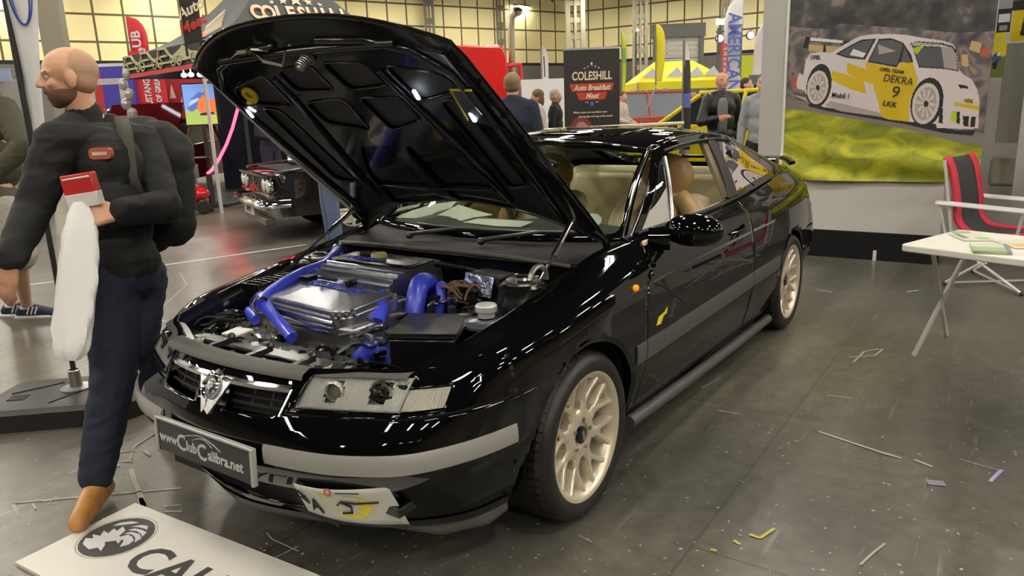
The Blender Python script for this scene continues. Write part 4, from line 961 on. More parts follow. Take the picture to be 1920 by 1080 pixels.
# brake reservoir, dish, strut towers
b = MB().lathe([(0,.045),(.034,.045),(.038,.040),(.038,.022),(.030,.018),(.030,0),(.0,0)], (.13,.50,.725), (0,0,1), 24); b.build('filler_cap', mat('cap_silver_white', (.6,.6,.58), rough=.35, metal=.4), car)
b = MB().lathe([(.03,.012),(.075,.006),(.086,.0),(.086,-.01),(0,-.012)], (.15,.515,.715), (0,0,1), 32); b.build('foil_dish', SIL, car)
for sg in (1, -1):
    b = MB(); b.lathe([(.05,.020),(.075,.018),(.088,.008),(.092,-.03),(.11,-.06),(.115,-.35)], (-.05,.535*sg,.795), (0,0,1), 32); b.build('strut_tower', BAY, car)
    b = MB(); b.lathe([(.026,.012),(.034,.014),(.040,.006),(.05,.004),(.062,.003),(.062,-.004)], (-.05,.535*sg,.82), (0,0,1), 28); 
    for k in range(3): b.lathe([(0,.016),(.008,.016),(.008,0)], (-.05+.05*math.cos(k*2.1), .535*sg+.05*math.sin(k*2.1), .818), (0,0,1), 6)
    b.build('strut_top_mount', SPR, car)
b = MB(); b.tube([( -.05+.052*math.cos(a), .60+.0*a, .83+.045*math.sin(a)) for a in np.linspace(.2, 3.4, 16)], .010, 8); b.build('brake_pipe_loop', mat('pipe_grey', (.35,.34,.30), rough=.35, metal=.8), car)
# foil faced box
b = MB(); b.T = rotm(-.105, .36, .77, rz=-.15); b.box((-.05,-.085,-.08),(.05,.085,.05)); b.build('fuse_box', BAY, car, bevel=.005)
b = MB(); b.T = rotm(-.05, .335, .785, rz=-.15, ry=-.25); b.box((-.004,-.075,-.045),(.004,.075,.035)); b.build('foil_plate', mat('crinkled_foil', (.45,.5,.62), rough=.18, metal=1, bump=.9, bscale=40), car, bevel=.002)
# airbox on the far side and cowl pieces
b = MB(); b.T = rotm(.16,-.575,.735, rz=.05); b.box((-.13,-.055,-.1),(.13,.05,.03)); 
for k in range(8): b.box((-.11+k*.03,-.045,.03),(-.098+k*.03,.04,.036))
b.build('air_filter_box', BAY, car, bevel=.008)
# wiring, pipes and small fittings: a loom of short bent pipes
rnd = random.Random(3)
b = MB()
for k in range(16):
    c = Vector((-.04+rnd.uniform(-.05,.07), .27+rnd.uniform(-.06,.09), .755)); a0 = rnd.uniform(0, 6)
    b.tube([c + Vector((.04*math.cos(a0+t)*rnd.uniform(.8,1.1), .035*math.sin(a0+t), .03*math.sin(t*1.3))) for t in np.linspace(0, rnd.uniform(2,4.5), 10)], rnd.uniform(.003,.006), 6)
b.build('brown_wiring', mat('brown_loom', (.16,.09,.05), rough=.4), engo, smooth=60)
def clutter(name, n, x0, x1, y0, y1, z0, z1, mats, seed, par=car):
    r_ = random.Random(seed); b = MB()
    for k in range(n):
        c = Vector((r_.uniform(x0,x1), r_.uniform(y0,y1), r_.uniform(z0,z1))); q = r_.random(); mi = r_.randrange(len(mats))
        if q < .35: b.lathe([(0,.5),(.4,.5),(.5,.35),(.5,-.1),(.8,-.15),(.8,-.6)], (0,0,0), (0,0,1), 10, mi) if False else b.lathe([(0,.016),(.007,.016),(.009,.010),(.009,0),(.014,-.002),(.014,-.03)], c, (r_.uniform(-.4,.4), r_.uniform(-.4,.4), 1), 10, mi)
        elif q < .62: b.cbox(c, (r_.uniform(.015,.045), r_.uniform(.015,.05), r_.uniform(.012,.04)), mi, rz=r_.uniform(0,3))
        else:
            a = r_.uniform(0, 6); L = r_.uniform(.03,.10); d = Vector((math.cos(a), math.sin(a), r_.uniform(-.15,.15)))*L
            b.tube(spline([c-d, c+Vector((0,0,r_.uniform(.0,.02))), c+d*.6+Vector((r_.uniform(-.02,.02), r_.uniform(-.02,.02), 0)), c+d], 9), r_.uniform(.003,.008), 6, mi)
    o = b.build(name, mats, par, smooth=40, bevel=0); return o
CM = [BAY, ALC, BAY, CHROME, BARM]
clutter('pipes_and_fittings', 70, .12,.42, .08,.30, .56,.70, [ALC, BAY, SIL, CHROME], 1, engo)
clutter('pipes_and_fittings', 60, -.20,.12, .20,.54, .66,.745, CM, 2)
clutter('turbo_piping', 46, .26,.50, -.52,-.22, .55,.64, [CHROME, ALC, SIL], 5, engo)
clutter('latch_fittings', 60, .52,.70, -.50,.50, .632,.655, [BAY, BAY, ALC, BAY, CHROME, BARM], 8)
clutter('wiper_motor_fittings', 50, -.22,-.04, -.60,-.46, .74,.80, CM, 9)
clutter('exhaust_side_fittings', 40, .36,.48, -.28,.10, .56,.62, CM, 10, engo)
clutter('wing_side_fittings', 30, .30,.58, -.58,-.44, .62,.68, CM, 12)
# exhaust manifold heatshield, white-silver crinkle at far front
b = MB(); Gd = [[(.40+.10*i/11 + .012*math.sin(i*2.1+j), -.50+.26*j/13 + .06*i/11, .635+.018*math.sin(i*1.7+j*2.3)) for j in range(14)] for i in range(12)]; b.grid(Gd).build('turbo_heat_wrap', mat('wrap_silver', (.6,.58,.52), rough=.25, metal=.9), engo, solid=.004, smooth=20)
# cowl: bulkhead top, seal, scuttle panel, wipers
b = MB(); Gd = []
for t in np.linspace(-1, 1, 31):
    y = .66*t; Gd.append([(-.24-.0*t*t, y, .838), (-.30-.05*t*t, y, .858), (-.34-.09*t*t, y, .850), (-.415-.15*t*t+.0, y, .878+.006*t*t)])
b.grid(Gd).build('scuttle_panel', BLACKM, car, smooth=40)
MB().tube(spline([(-.235,-.60,.845),(-.22,-.4,.857),(-.20,-.1,.862),(-.215,.2,.860),(-.225,.50,.850),(-.24,.62,.84)], 40), .009, 8).build('bulkhead_seal', mat('seal_grey', (.09,.085,.07), rough=.4), car, smooth=60)
b = MB()
for k in range(60):
    t = k/59; b.lathe([(.008,-.003),(.0125,0),(.008,.003)], (-.13-.03*math.sin(t*3), -.35+.70*t, .835-.035*t), (0,1,0), 8)
b.build('ribbed_conduit', BAY, car)
WIP = mat('wiper_black', (.015,.015,.015), rough=.35)
for y0, y1 in ((-.30, .22), (.10, .60)):
    b = MB(); f = lambda y, o=0: (windscreen(.03, y/.69)[0]+.02+o, y, windscreen(.03, y/.69)[2]+.018)
    b.tube([f(y) for y in np.linspace(y0, y1, 12)], .006, 6); b.tube([(-.36, y0+.02, .885), f((y0+y1)/2, .01), f((y0+y1)/2+.02)], [.010,.008,.006], 6); b.sph((-.36, y0+.02, .88), .018, 8)
    b.build('wiper', WIP, car, smooth=40)

# ---------------- cabin
LEA = mat('cream_leather', (.62, .52, .34), rough=.42, bump=.08, bscale=60); LEA2 = mat('tan_leather', (.55, .36, .17), rough=.42)
DGRY = mat('dash_grey', (.10, .115, .11), rough=.6); CARPET = mat('cabin_carpet', (.05, .045, .04), rough=.95)
def boxsoft(name, c, d, m_, par, R=None, r=.04, sub=0):
    return MB().cbox(c, d, 0, R=R).build(name, m_, par, smooth=60, bevel=r)
MB().box((-2.7,-.70,.22),(-.45,.70,.25)).build('cabin_floor', CARPET, car)
for sg in (1, -1):
    b = MB(); b.box((-1.70, .735*sg, .30), (-.60, .752*sg, .885)) if sg > 0 else b.box((-1.70, -.752, .30), (-.60, -.735, .885)); b.build('door_card', LEA, door_objs[0 if sg > 0 else 1], bevel=.008)
    MB().box(*(((-2.6,.70,.30),(-1.80,.715,.90)) if sg > 0 else ((-2.6,-.715,.30),(-1.80,-.70,.90)))).build('rear_side_trim', LEA, car, bevel=.005)
    MB().tube([(-1.62,.70*sg,.90),(-1.2,.705*sg,.895),(-.75,.69*sg,.89)], .014, 8).build('door_top_roll', LEA, door_objs[0 if sg > 0 else 1])
    # pillar inner trims
    MB().tube([(side(.50, .05)[0]+.02, (side(.5, .05)[1]-.03)*sg, side(.5, .05)[2]), (side(.48, .9)[0]+.02, (side(.48, .9)[1]-.025)*sg, side(.48, .9)[2])], .026, 8).build('pillar_inner_trim', mat('beige_trim', (.42,.34,.24), rough=.6), car)
    MB().tube([(-1.98,.62*sg,1.15),(-1.96,.66*sg,.95),(-1.90,.68*sg,.80)], .022, 6, flat=.3).build('seat_belt', BLACKM, car)
    # front seat
    y0 = .37*sg
    seat = MB(); R1 = Matrix.Rotation(-.30, 3, 'Y'); seat.cbox((-1.63, y0, .66), (.13, .50, .58), R=R1)
    so = seat.build('front_seat', LEA, car, smooth=60, bevel=.055)
    for q in (-1, 1):
        MB().tube(spline([(-1.42,y0+q*.22,.42),(-1.50,y0+q*.225,.65),(-1.60,y0+q*.19,.86),(-1.64,y0+q*.11,.925)], 12), [.05]*12, 12).build('seat_bolster', LEA2 if q*sg > 0 else LEA, so, smooth=60)
    MB().sph((-1.73, y0, 1.035), (.065,.150,.115), 24).build('headrest', LEA2, so, smooth=60)
    MB().cbox((-1.25,y0,.42),(.52,.50,.16)).build('seat_cushion', LEA, so, smooth=60, bevel=.06)
    MB().cbox((-1.60,y0,.72),(.115,.24,.40), R=R1).build('seat_centre', LEA2 if sg > 0 else LEA, so, smooth=60, bevel=.04)
rb = MB().cbox((-2.36,0,.78),(.16,1.22,.50), R=Matrix.Rotation(-.35, 3, 'Y')).build('rear_seat', LEA, car, smooth=60, bevel=.06)
for y in (-.33, .33): MB().cbox((-2.30,y,.78),(.12,.46,.42), R=Matrix.Rotation(-.35, 3, 'Y')).build('seat_panel', LEA, rb, smooth=60, bevel=.05)
MB().cbox((-2.05,0,.44),(.48,1.22,.16)).build('rear_cushion', LEA, rb, smooth=60, bevel=.06)
MB().box((-2.95,-.60,.945),(-2.42,.60,.965)).build('parcel_shelf', mat('shelf_grey', (.33,.34,.33), rough=.8), car, bevel=.006)
b = MB(); Gd = []
for t in np.linspace(-1, 1, 25):
    y = .66*t; h = .045*math.exp(-((y+.36)/.17)**2) + .028*math.exp(-((y-.28)/.2)**2)
    Gd.append([(-.45-.15*t*t, y, .868), (-.58-.12*t*t, y, .890+h*.4), (-.76, y, .905+h), (-.84, y, .885+h*.8), (-.87, y, .78), (-.80, y, .55)])
b.grid(Gd, flip=True).build('dashboard', DGRY, car, smooth=45)
PAP = mat('paper_white', (.92,.94,.92), rough=.5)
SW = MB(); a = Vector((-1.02,-.37,.80)); d_ = Vector((.9,0,.42)).normalized()
SW.lathe([(.185+.014*math.cos(q), .014*math.sin(q)) for q in np.linspace(0, 2*PI, 10)], a, d_, 36); SW.lathe([(0,.02),(.07,.015),(.075,-.03)], a, d_, 20); SW.tube([a+Vector((0,-.17,0)), a, a+Vector((0,.17,0))], .016, 8)
SW.build('steering_wheel', BLACKM, car, smooth=60)
MB().sph((-.98,.02,1.15), (.02,.12,.035), 16).build('rear_view_mirror', SATIN, car, smooth=60)
for sg in (1,-1): MB().add([(-1.13,.08*sg,1.222),(-1.10,.47*sg,1.205),(-1.28,.47*sg,1.215),(-1.30,.08*sg,1.235)], [(0,1,2,3)]).build('sun_visor', mat('visor_blue_grey', (.35,.40,.46), rough=.7), car, solid=.01)
MB().polys(P3([[ (q[0]*1, q[1]*.96, q[2]-.03) for q in p] for p in RF])).build('headlining', mat('headlining_grey', (.20,.20,.18), rough=.9), car, smooth=60)
# tax disc
c = Vector(windscreen(.16, .78)); a_ = Vector(windscreen(.16, .70)); b_ = Vector(windscreen(.22, .78)); nx = (c-a_).normalized(); ny = (b_-c).normalized(); n_ = nx.cross(ny).normalized()
MB().lathe([(0, 0), (.040, 0)], c - n_*.006, n_, 28).build('window_disc', mat('disc_pale_green', (.55,.72,.66), rough=.5), WS)
# papers on the dashboard
def sheet(p, u, v, w_, h_, label, bend=.02):
    p = Vector(p); u = Vector(u).normalized(); v = Vector(v).normalized(); G_ = [[p + u*(w_*i/8) + v*(h_*j/6) + Vector((0,0,bend*math.sin(PI*i/8)*j/6)) for j in range(7)] for i in range(9)]
    return MB().grid(G_).build('paper_sheet', PAP, None, smooth=60, label=label, cat='paper', solid=.001)

def dashpaper(px, lab, dx=0):
    vs = [atx(x, y, -.655 - (416-y)*.0022 + dx) for x, y in px]; n = len(vs); tri = [(0, i, i+1) for i in range(1, n-1)]
    return MB().add([tuple(v) for v in vs], [tuple(range(n))]).build('paper_sheet', PAP, None, smooth=0, solid=.0015, label=lab, cat='paper')
dashpaper([(741,408),(772,395),(812,383),(857,377),(846,390),(815,399),(800,410)], 'leftmost white paper leaning on the dashboard behind the windscreen of the black coupe')
dashpaper([(806,411),(836,396),(860,384),(892,394),(924,403),(888,408),(862,415)], 'middle white paper leaning on the dashboard behind the windscreen of the black coupe', .012)
dashpaper([(868,417),(896,410),(930,411),(1000,416),(976,426),(930,424)], 'rightmost low white paper lying on the dashboard behind the windscreen of the black coupe', .03)
# ================================================================ raster printing: a fine grid whose faces take the material of the topmost polygon
def inpoly(X, Y, poly):
    ins = np.zeros(X.shape, bool); n = len(poly)
    for i in range(n):
        x0, y0 = poly[i]; x1, y1 = poly[(i+1) % n]
        if y0 == y1: continue
        c = ((y0 > Y) != (y1 > Y)) & (X < (x1-x0)*(Y-y0)/(y1-y0) + x0); ins ^= c
    return ins
def ell(cx, cy, rx, ry, a=0, n=28):
    return [(cx + rx*math.cos(t)*math.cos(a) - ry*math.sin(t)*math.sin(a), cy + rx*math.cos(t)*math.sin(a) + ry*math.sin(t)*math.cos(a)) for t in [2*PI*k/n for k in range(n)]]
def printed(name, pt, u0, u1, nu, v0, v1, nv, layers, mats, parent, **kw):
    """pt(u,v) -> 3D; layers: (polygon in u,v, material slot); slot 0 is the ground"""
    U = np.linspace(u0, u1, nu+1); V = np.linspace(v0, v1, nv+1); uc_ = (U[1:]+U[:-1])/2; vc_ = (V[1:]+V[:-1])/2
    X, Y = np.meshgrid(uc_, vc_, indexing='ij'); Mx = np.zeros(X.shape, int)
    for poly, mi in layers: Mx[inpoly(X, Y, poly)] = mi
    b = MB(); b.V = [tuple(pt(u, v)) for u in U for v in V]; k = nv+1
    b.F = [(i*k+j, (i+1)*k+j, (i+1)*k+j+1, i*k+j+1) for i in range(nu) for j in range(nv)]; b.M = [int(q) for q in Mx.ravel()]
    return b.build(name, mats, parent, **kw)
WHITEP = mat('partition_white', (.70, .68, .64), rough=.55); GREYP = mat('partition_grey', (.50, .48, .46), rough=.5); SK = mat('skirting_black', (.012, .012, .014), rough=.35)
XW = -4.97
b = MB().box((XW-.08, -.10, .247), (XW, 1.42, 3.0)).build('wall_partition', WHITEP, None, smooth=0, kind='structure')
MB().box((XW-.10, -.11, .0), (XW+.012, 1.425, .247)).build('baseboard_partition', SK, None, smooth=0, kind='structure', bevel=.004)
MB().box((XW-.06, -.105, .0), (XW+.03, .125, 3.0)).build('trim_1', GREYP, None, smooth=0, kind='structure', bevel=.006)
MB().box((XW-.9, 1.34, 0), (XW-.08, 1.42, 3.0)).build('wall_partition_return', WHITEP, None, smooth=0, kind='structure')
MB().box((XW-.98, 1.42, 0), (XW-.9, 4.6, 3.0)).build('wall_partition_rear', mat('partition_rear', (.55,.54,.50), rough=.6), None, smooth=0, kind='structure')
MB().box((-5.40, 1.88, 0), (-5.30, 2.06, 3.0)).build('trim_2', GREYP, None, smooth=0, kind='structure', bevel=.004)
p = atx(1640, 480, XW+.02); MB().cbox((XW+.025, p.y, .045), (.02, .028, .09)).build('foot_bracket', mat('white_plastic', (.8,.8,.8), rough=.4), None, bevel=.004, label='small white plastic bracket against the black skirting of the white partition', cat='bracket')
# ---- hanging photo banner with the racing saloon
def c3(x, y): return (1480 + x/4.153, 40 + y/4.153)
def toyz(px, py): q = atx(px, py, XW+.03); return (q.y, q.z)
def C3(pts): return [toyz(*c3(*q)) for q in pts]
def bx(y, z):
    lo = max(0, (1.05 - z))/.4; return XW+.035 + .012*math.sin(y*9+z*4)*.5 + .030*lo*math.sin(y*7 + z*22 + 2*math.sin(y*3)) + .03*lo
def bpt(y, z):
    # side edges and a sagging lower hem
    t = (y-.12)/1.52; zz = z if z > .9 else .9 - (.9-z)*(1 + .05*math.sin(t*PI) - .02*t); return (bx(y, zz) , y, zz)
def noisemat(name, stops, scale, rough=.6, dist=0, stretch=(1,1,1), detail=4):
    M = bpy.data.materials.new(name); M.use_nodes = True; nt = M.node_tree; bs = nt.nodes['Principled BSDF']; bs.inputs['Roughness'].default_value = rough
    tc = nt.nodes.new('ShaderNodeTexCoord'); mp = nt.nodes.new('ShaderNodeMapping'); mp.inputs['Scale'].default_value = stretch; n = nt.nodes.new('ShaderNodeTexNoise'); n.inputs['Scale'].default_value = scale; n.inputs['Distortion'].default_value = dist; n.inputs['Detail'].default_value = detail
    r = nt.nodes.new('ShaderNodeValToRGB'); nt.links.new(tc.outputs['Object'], mp.inputs[0]); nt.links.new(mp.outputs[0], n.inputs['Vector']); nt.links.new(n.outputs[0], r.inputs[0]); nt.links.new(r.outputs[0], bs.inputs['Base Color'])
    while len(r.color_ramp.elements) < len(stops): r.color_ramp.elements.new(.5)
    for e, (p_, c) in zip(r.color_ramp.elements, stops): e.position = p_; e.color = (*c, 1)
    return M
crowd = noisemat('print_crowd', [(.28,(.05,.05,.055)),(.44,(.12,.11,.115)),(.56,(.27,.21,.20)),(.66,(.12,.11,.11)),(.80,(.36,.30,.22))], 7.5, dist=.2, detail=1)
treesm = noisemat('print_trees', [(.35,(.035,.035,.035)),(.6,(.09,.085,.085)),(.75,(.28,.22,.22))], 7, detail=2)
grass = noisemat('print_grass', [(.3,(.17,.20,.015)),(.5,(.36,.38,.02)),(.7,(.60,.56,.03))], 3.2, dist=1.2, stretch=(1,1,2.2))
pm_ = [crowd, treesm, mat('print_road', (.22,.19,.18), rough=.6), grass, mat('print_white', (.68,.60,.61), rough=.6), mat('print_yellow', (.66,.46,.01), rough=.6), mat('print_black', (.018,.018,.02), rough=.6), mat('print_grey_glass', (.10,.10,.11), rough=.6), mat('print_wheel', (.62,.56,.50), rough=.6), mat('print_lime', (.45,.62,.02), rough=.6), mat('print_red', (.45,.10,.06), rough=.6), mat('print_shade', (.40,.34,.34), rough=.6), mat('print_orange', (.55,.38,.18), rough=.6), mat('hem_white', (.75,.75,.72), rough=.6)]
y0, y1 = .125, 1.655; big = 9
Ls = [(C3([(-40,-400),(2000,-400),(2000,60),(1300,90),(1000,60),(400,20),(300,60),(-40,40)]), 1),
      (C3([(1180,100),(1560,100),(1560,430),(1350,420)]), 0), (C3([(1340,260),(1390,260),(1400,350),(1345,350)]), 12), (C3([(1420,150),(1500,170),(1480,250),(1400,220)]), 12), (C3([(1500,210),(1560,200),(1560,280),(1480,270)]), 10),
      (C3([(-40,590),(200,640),(700,740),(1450,860),(1700,900),(1700,2200),(-40,2200)]), 2), (C3([(-60,680),(100,690),(600,780),(1000,860),(1300,940),(1700,1010),(1700,2600),(-60,2600)]), 3),
      (C3([(140,640),(260,660),(900,780),(1130,800),(1300,850),(1450,850),(1430,890),(1200,870),(900,800),(300,700),(160,665)]), 6),
      (C3([(20,570),(130,590),(150,630),(40,580)]), 11), (C3([(15,440),(110,420),(120,520),(20,520)]), 10),
      # wing
      (C3([(105,210),(130,118),(440,155),(460,150),(500,155),(470,240),(430,180),(160,155),(145,212)]), 6), (C3([(150,180),(430,200),(400,240),(280,240),(150,232)]), 12), (C3([(165,125),(420,150),(415,172),(160,150)]), 13), (C3([(265,180),(285,182),(285,240),(265,240)]), 6),
      # body
      (C3([(110,420),(130,300),(165,250),(240,238),(340,245),(430,180),(520,130),(620,102),(780,98),(900,105),(1050,130),(1200,150),(1280,180),(1305,240),(1320,370),(1350,410),(1420,450),(1460,520),(1480,600),(1480,700),(1470,830),(1400,840),(1150,830),(1140,800),(940,780),(700,740),(260,665),(150,600),(120,540),(60,520),(60,460),(80,400)]), 4),
      (C3([(275,655),(320,620),(720,715),(720,745),(400,700)]), 11), (C3([(320,250),(430,180),(560,115),(600,112),(460,200),(360,255)]), 4),
      # glass
      (C3([(360,255),(470,190),(560,145),(680,135),(590,300),(450,285)]), 6), (C3([(385,255),(480,195),(570,155),(655,148),(580,290),(460,275)]), 7), (C3([(500,215),(600,250),(575,282),(470,262)]), 13),
      (C3([(700,135),(800,133),(885,165),(950,260),(965,320),(860,320),(840,358),(610,318)]), 6), (C3([(700,150),(800,145),(875,172),(885,190),(840,345),(625,308)]), 7), (C3([(895,200),(945,300),(950,318),(870,315)]), 7), (C3([(690,180),(830,230),(700,260)]), 11),
      (C3([(945,165),(1000,155),(1180,170),(1270,190),(1300,230),(1320,390),(1200,370),(1010,360)]), 6), (C3([(965,205),(1180,200),(1200,360),(1015,350)]), 7), (C3([(1180,190),(1265,200),(1300,260),(1310,380),(1205,362)]), 11), (C3([(950,160),(1170,175),(1240,200),(960,190)]), 13), (C3([(955,205),(1050,190),(990,260),(970,235)]), 9),
      # yellow livery
      (C3([(595,320),(850,360),(865,325),(960,320),(1000,440),(1000,470),(945,600),(930,780),(780,765),(720,745),(680,580),(650,490),(470,420),(450,400),(450,322),(600,375)]), 5), (C3([(330,385),(440,415),(580,460),(600,565),(480,530),(330,460)]), 5),
      # wheels
      (C3(ell(232,500,95,170,.16)), 6), (C3(ell(222,515,80,132,.16)), 8), (C3(ell(222,515,62,108,.16)), 11), (C3(ell(222,520,16,24)), 6),
      (C3(ell(1072,630,125,195,.22)), 6), (C3(ell(1062,640,103,163,.22)), 8), (C3(ell(1062,640,80,132,.22)), 11), (C3(ell(1065,645,18,26)), 6)]
for k in range(10):
    a = 2*PI*k/10 + .1
    Ls.append((C3([(1062+72*math.cos(a-.12), 640+115*math.sin(a-.12)), (1062+72*math.cos(a+.12), 640+115*math.sin(a+.12)), (1062+20*math.cos(a+.2), 640+28*math.sin(a+.2)), (1062+20*math.cos(a-.2), 640+28*math.sin(a-.2))]), 8))
    Ls.append((C3([(222+56*math.cos(a-.12), 515+94*math.sin(a-.12)), (222+56*math.cos(a+.12), 515+94*math.sin(a+.12)), (222+15*math.cos(a+.2), 515+22*math.sin(a+.2)), (222+15*math.cos(a-.2), 515+22*math.sin(a-.2))]), 8))
Ls += [(C3([(1310,490),(1380,500),(1400,525),(1330,520)]), 6), (C3([(1285,630),(1480,660),(1480,695),(1285,655)]), 5), (C3([(1365,600),(1430,605),(1430,640),(1365,635)]), 5), (C3([(1265,700),(1330,705),(1300,790),(1255,770)]), 9), (C3([(1305,705),(1330,705),(1325,800),(1300,790)]), 6), (C3([(1350,735),(1400,740),(1395,820),(1355,815)]), 6), (C3([(1415,740),(1455,740),(1445,825),(1410,822)]), 6), (C3([(1170,700),(1195,670),(1195,795),(1160,790)]), 6),
       (C3([(865,330),(960,322),(975,370),(860,370)]), 5)]
ban = printed('photo_banner', bpt, y0, y1, 330, .70, 2.30, 320, Ls, pm_, None, smooth=60, label='large hanging cloth banner printed with a white and yellow racing saloon', cat='banner')
hem = MB()
for (yy, d) in ((y0, -.022),):
    Gd = [[(bx(yy, z)+.003, yy+d, z), (bx(yy, z)+.004, yy+.001, z)] for z in np.linspace(.78, 2.31, 40)]; hem.grid(Gd)
hem.grid([[(bx(y, 2.3)+.003, y, 2.285), (bx(y, 2.3)+.003, y, 2.32)] for y in np.linspace(y0-.02, y1, 30)])
hem.build('banner_hem', pm_[13], ban, smooth=60)
def btext(s_, x, y, size, m_, ang=-.20, **kw):
    q = toyz(*c3(x, y)); T_ = frame((bx(q[0], q[1])+.006, q[0], q[1]), (0, math.cos(ang), math.sin(ang)), (0, -math.sin(ang), math.cos(ang)))
    return text('banner_text', s_, size, T_, m_, ban, ext=.0008, **kw)
bk = pm_[6]
btext('DEKRA', 850, 458, .085, bk, sx=.85); btext('9', 830, 555, .13, bk); btext('LKK', 785, 645, .06, bk, bold=.001); btext('Mobil 1', 402, 580, .058, bk, sx=.85, ang=-.13, bold=.001); btext('OPEL', 205, 282, .045, bk, ang=-.1, sx=.8, bold=.001); btext('OPEL TEAM', 800, 385, .036, bk, ang=-.2, bold=.001); btext('OPEL', 1398, 620, .03, bk, ang=-.2); btext('OPEL MOTORSPORT', 1070, 178, .026, pm_[6], ang=-.08)
# ---- posters on the narrow grey post
def poster(px0, py0, px1, py1, x, layers, mats, label):
    a = atx(px0, py0, x); c = atx(px1, py1, x)
    return printed('poster', lambda u, v: (x, a.y+(c.y-a.y)*u, a.z+(c.z-a.z)*v), 0, 1, 24, 0, 1, 36, layers, mats, None, smooth=0, label=label, cat='poster')
PB = [pm_[6], mat('poster_grey', (.3,.3,.33), rough=.4), mat('poster_yellow', (.75,.6,.02), rough=.4), mat('poster_white', (.75,.75,.75), rough=.4), mat('poster_green', (.16,.2,.05), rough=.4), mat('poster_blue', (.08,.12,.25), rough=.4), mat('poster_red', (.5,.08,.05), rough=.4)]
poster(1875, -8, 1893, 60, -5.29, [([(0,.0),(1,.0),(1,.35),(0,.35)], 1), ([(.1,.5),(.9,.5),(.9,.72),(.1,.72)], 3), ([(.2,.8),(.8,.8),(.8,.95),(.2,.95)], 1)], PB, 'narrow black and white picture pinned at the top of the grey post')
poster(1866, 61, 1885, 76, -5.29, [([(0,0),(1,0),(1,1),(0,1)], 2)], PB, 'small plain orange-yellow card pinned between two pictures on the grey post')
poster(1855, 80, 1881, 145, -5.29, [([(0,0),(1,0),(1,.45),(0,.45)], 2), ([(0,.45),(1,.40),(1,1),(0,1)], 4), (ell(.5,.45,.25,.16), 5), (ell(.6,.33,.1,.06), 3), ([(.3,.6),(.6,.5),(.55,.75),(.35,.75)], 0)], PB, 'poster of a motorcycle rider against a yellow ground on the grey post')
poster(1900, -10, 1925, 18, -5.6, [([(0,0),(1,0),(1,.4),(0,.4)], 4)], PB, 'green picture at the top right edge beyond the grey post')
poster(1899, 20, 1930, 76, -5.6, [([(0,0),(1,0),(1,1),(0,1)], 2), ([(.6,.2),(1,.1),(1,.9),(.5,.8)], 0), ([(.8,.5),(1,.4),(1,.8)], 6)], PB, 'yellow and black picture beyond the grey post, at the right edge')
a = atx(1886, 82, -5.5); c = atx(1960, 268, -5.5); MB().box((-5.53, a.y, c.z), (-5.5, c.y, a.z)).build('display_board', mat('board_grey', (.26,.255,.24), rough=.6), None, smooth=0, label='plain grey display board right of the post with the posters', cat='board')
# ---- white folding table
TB = mat('table_plastic', (.78, .77, .70), rough=.35); LEG = mat('white_tube', (.72, .72, .72), rough=.3)
dx_ = Vector((-.575, .21, 0)).normalized(); dy_ = Vector((.36, .93, 0)).normalized(); t0 = Vector((-1.93, 1.50, .70))
dy_ = (dy_ - dx_*dx_.dot(dy_)).normalized()
tab = empty('folding_table', (t0.x, t0.y, 0), 'white folding table with leaflets lying on it at the right edge', 'table')
def tl(a, b_, z): v = t0 + dx_*a + dy_*b_; return Vector((v.x - t0.x, v.y - t0.y, z))
b = MB(); o_ = [tl(a, c, 0) for a, c in rpoly([(0,0),(.60,0),(.60,1.22),(0,1.22)], .03, 4)]
n = len(o_); b.add([(q.x, q.y, .665) for q in o_] + [(q.x, q.y, .70) for q in o_], [tuple(range(n)), tuple(reversed(range(n, 2*n)))] + [(i, n+i, n+(i+1) % n, (i+1) % n) for i in range(n)])
b.build('table_top', TB, tab, smooth=30, recalc=True, bevel=.006)
for c in (.16, 1.06):
    fa = Vector((-2.376, 1.56, 0)) - Vector((t0.x, t0.y, 0)); fb = Vector((-2.85, 1.678, 0)) - Vector((t0.x, t0.y, 0)); sh_ = dy_*(c-.16)
    ta = tl(.10, c-.05, .665); tb = tl(.52, c-.05, .665)
    MB().tube([Vector((fa.x, fa.y, 0)) + sh_, tb], .0145, 10, flat=.7).build('leg', LEG, tab)
    MB().tube([Vector((fb.x, fb.y, 0)) + sh_, ta], .0125, 10, flat=.7).build('leg', LEG, tab)
def leaflet(px, py, w_, h_, rz, n_, lab, cols, z=.702):
    p = at(px, py, z); root = printed('leaflet', lambda u, v: ((u-.5)*w_, (v-.5)*h_, 0), 0, 1, 16, 0, 1, 20, cols, [mat('leaf_cream', (.66,.66,.55), rough=.4), mat('leaf_green', (.35,.50,.28), rough=.4), mat('leaf_purple', (.22,.17,.24), rough=.4), mat('leaf_orange', (.75,.45,.15), rough=.4), mat('leaf_grey', (.25,.26,.28), rough=.4)], None, smooth=0, solid=.004*n_, label=lab, cat='leaflet')
    root.location = p + Vector((0, 0, .004*n_*1.02)); root.rotation_euler = (0, 0, rz); return root
leaflet(1822, 445, .15, .21, 2.0, 1, 'cream and purple leaflet lying towards the back of the white folding table', [([(.1,.3),(.3,.3),(.3,.9),(.1,.9)], 2), ([(.5,.1),(.9,.1),(.9,.4),(.5,.4)], 1)])
leaflet(1856, 468, .15, .21, 1.7, 3, 'stack of pale green booklets near the front edge of the white folding table', [([(0,0),(1,0),(1,.5),(0,.5)], 1), ([(.85,0),(1,0),(1,1),(.85,1)], 4)])
leaflet(1802, 436, .08, .06, 1.9, 1, 'small green card at the back of the white folding table', [([(0,0),(1,0),(1,1),(0,1)], 1)])
leaflet(1912, 458, .15, .21, 2.1, 1, 'orange and cream leaflet at the right edge on the white folding table', [([(.1,.1),(.9,.1),(.9,.5),(.1,.5)], 3)])
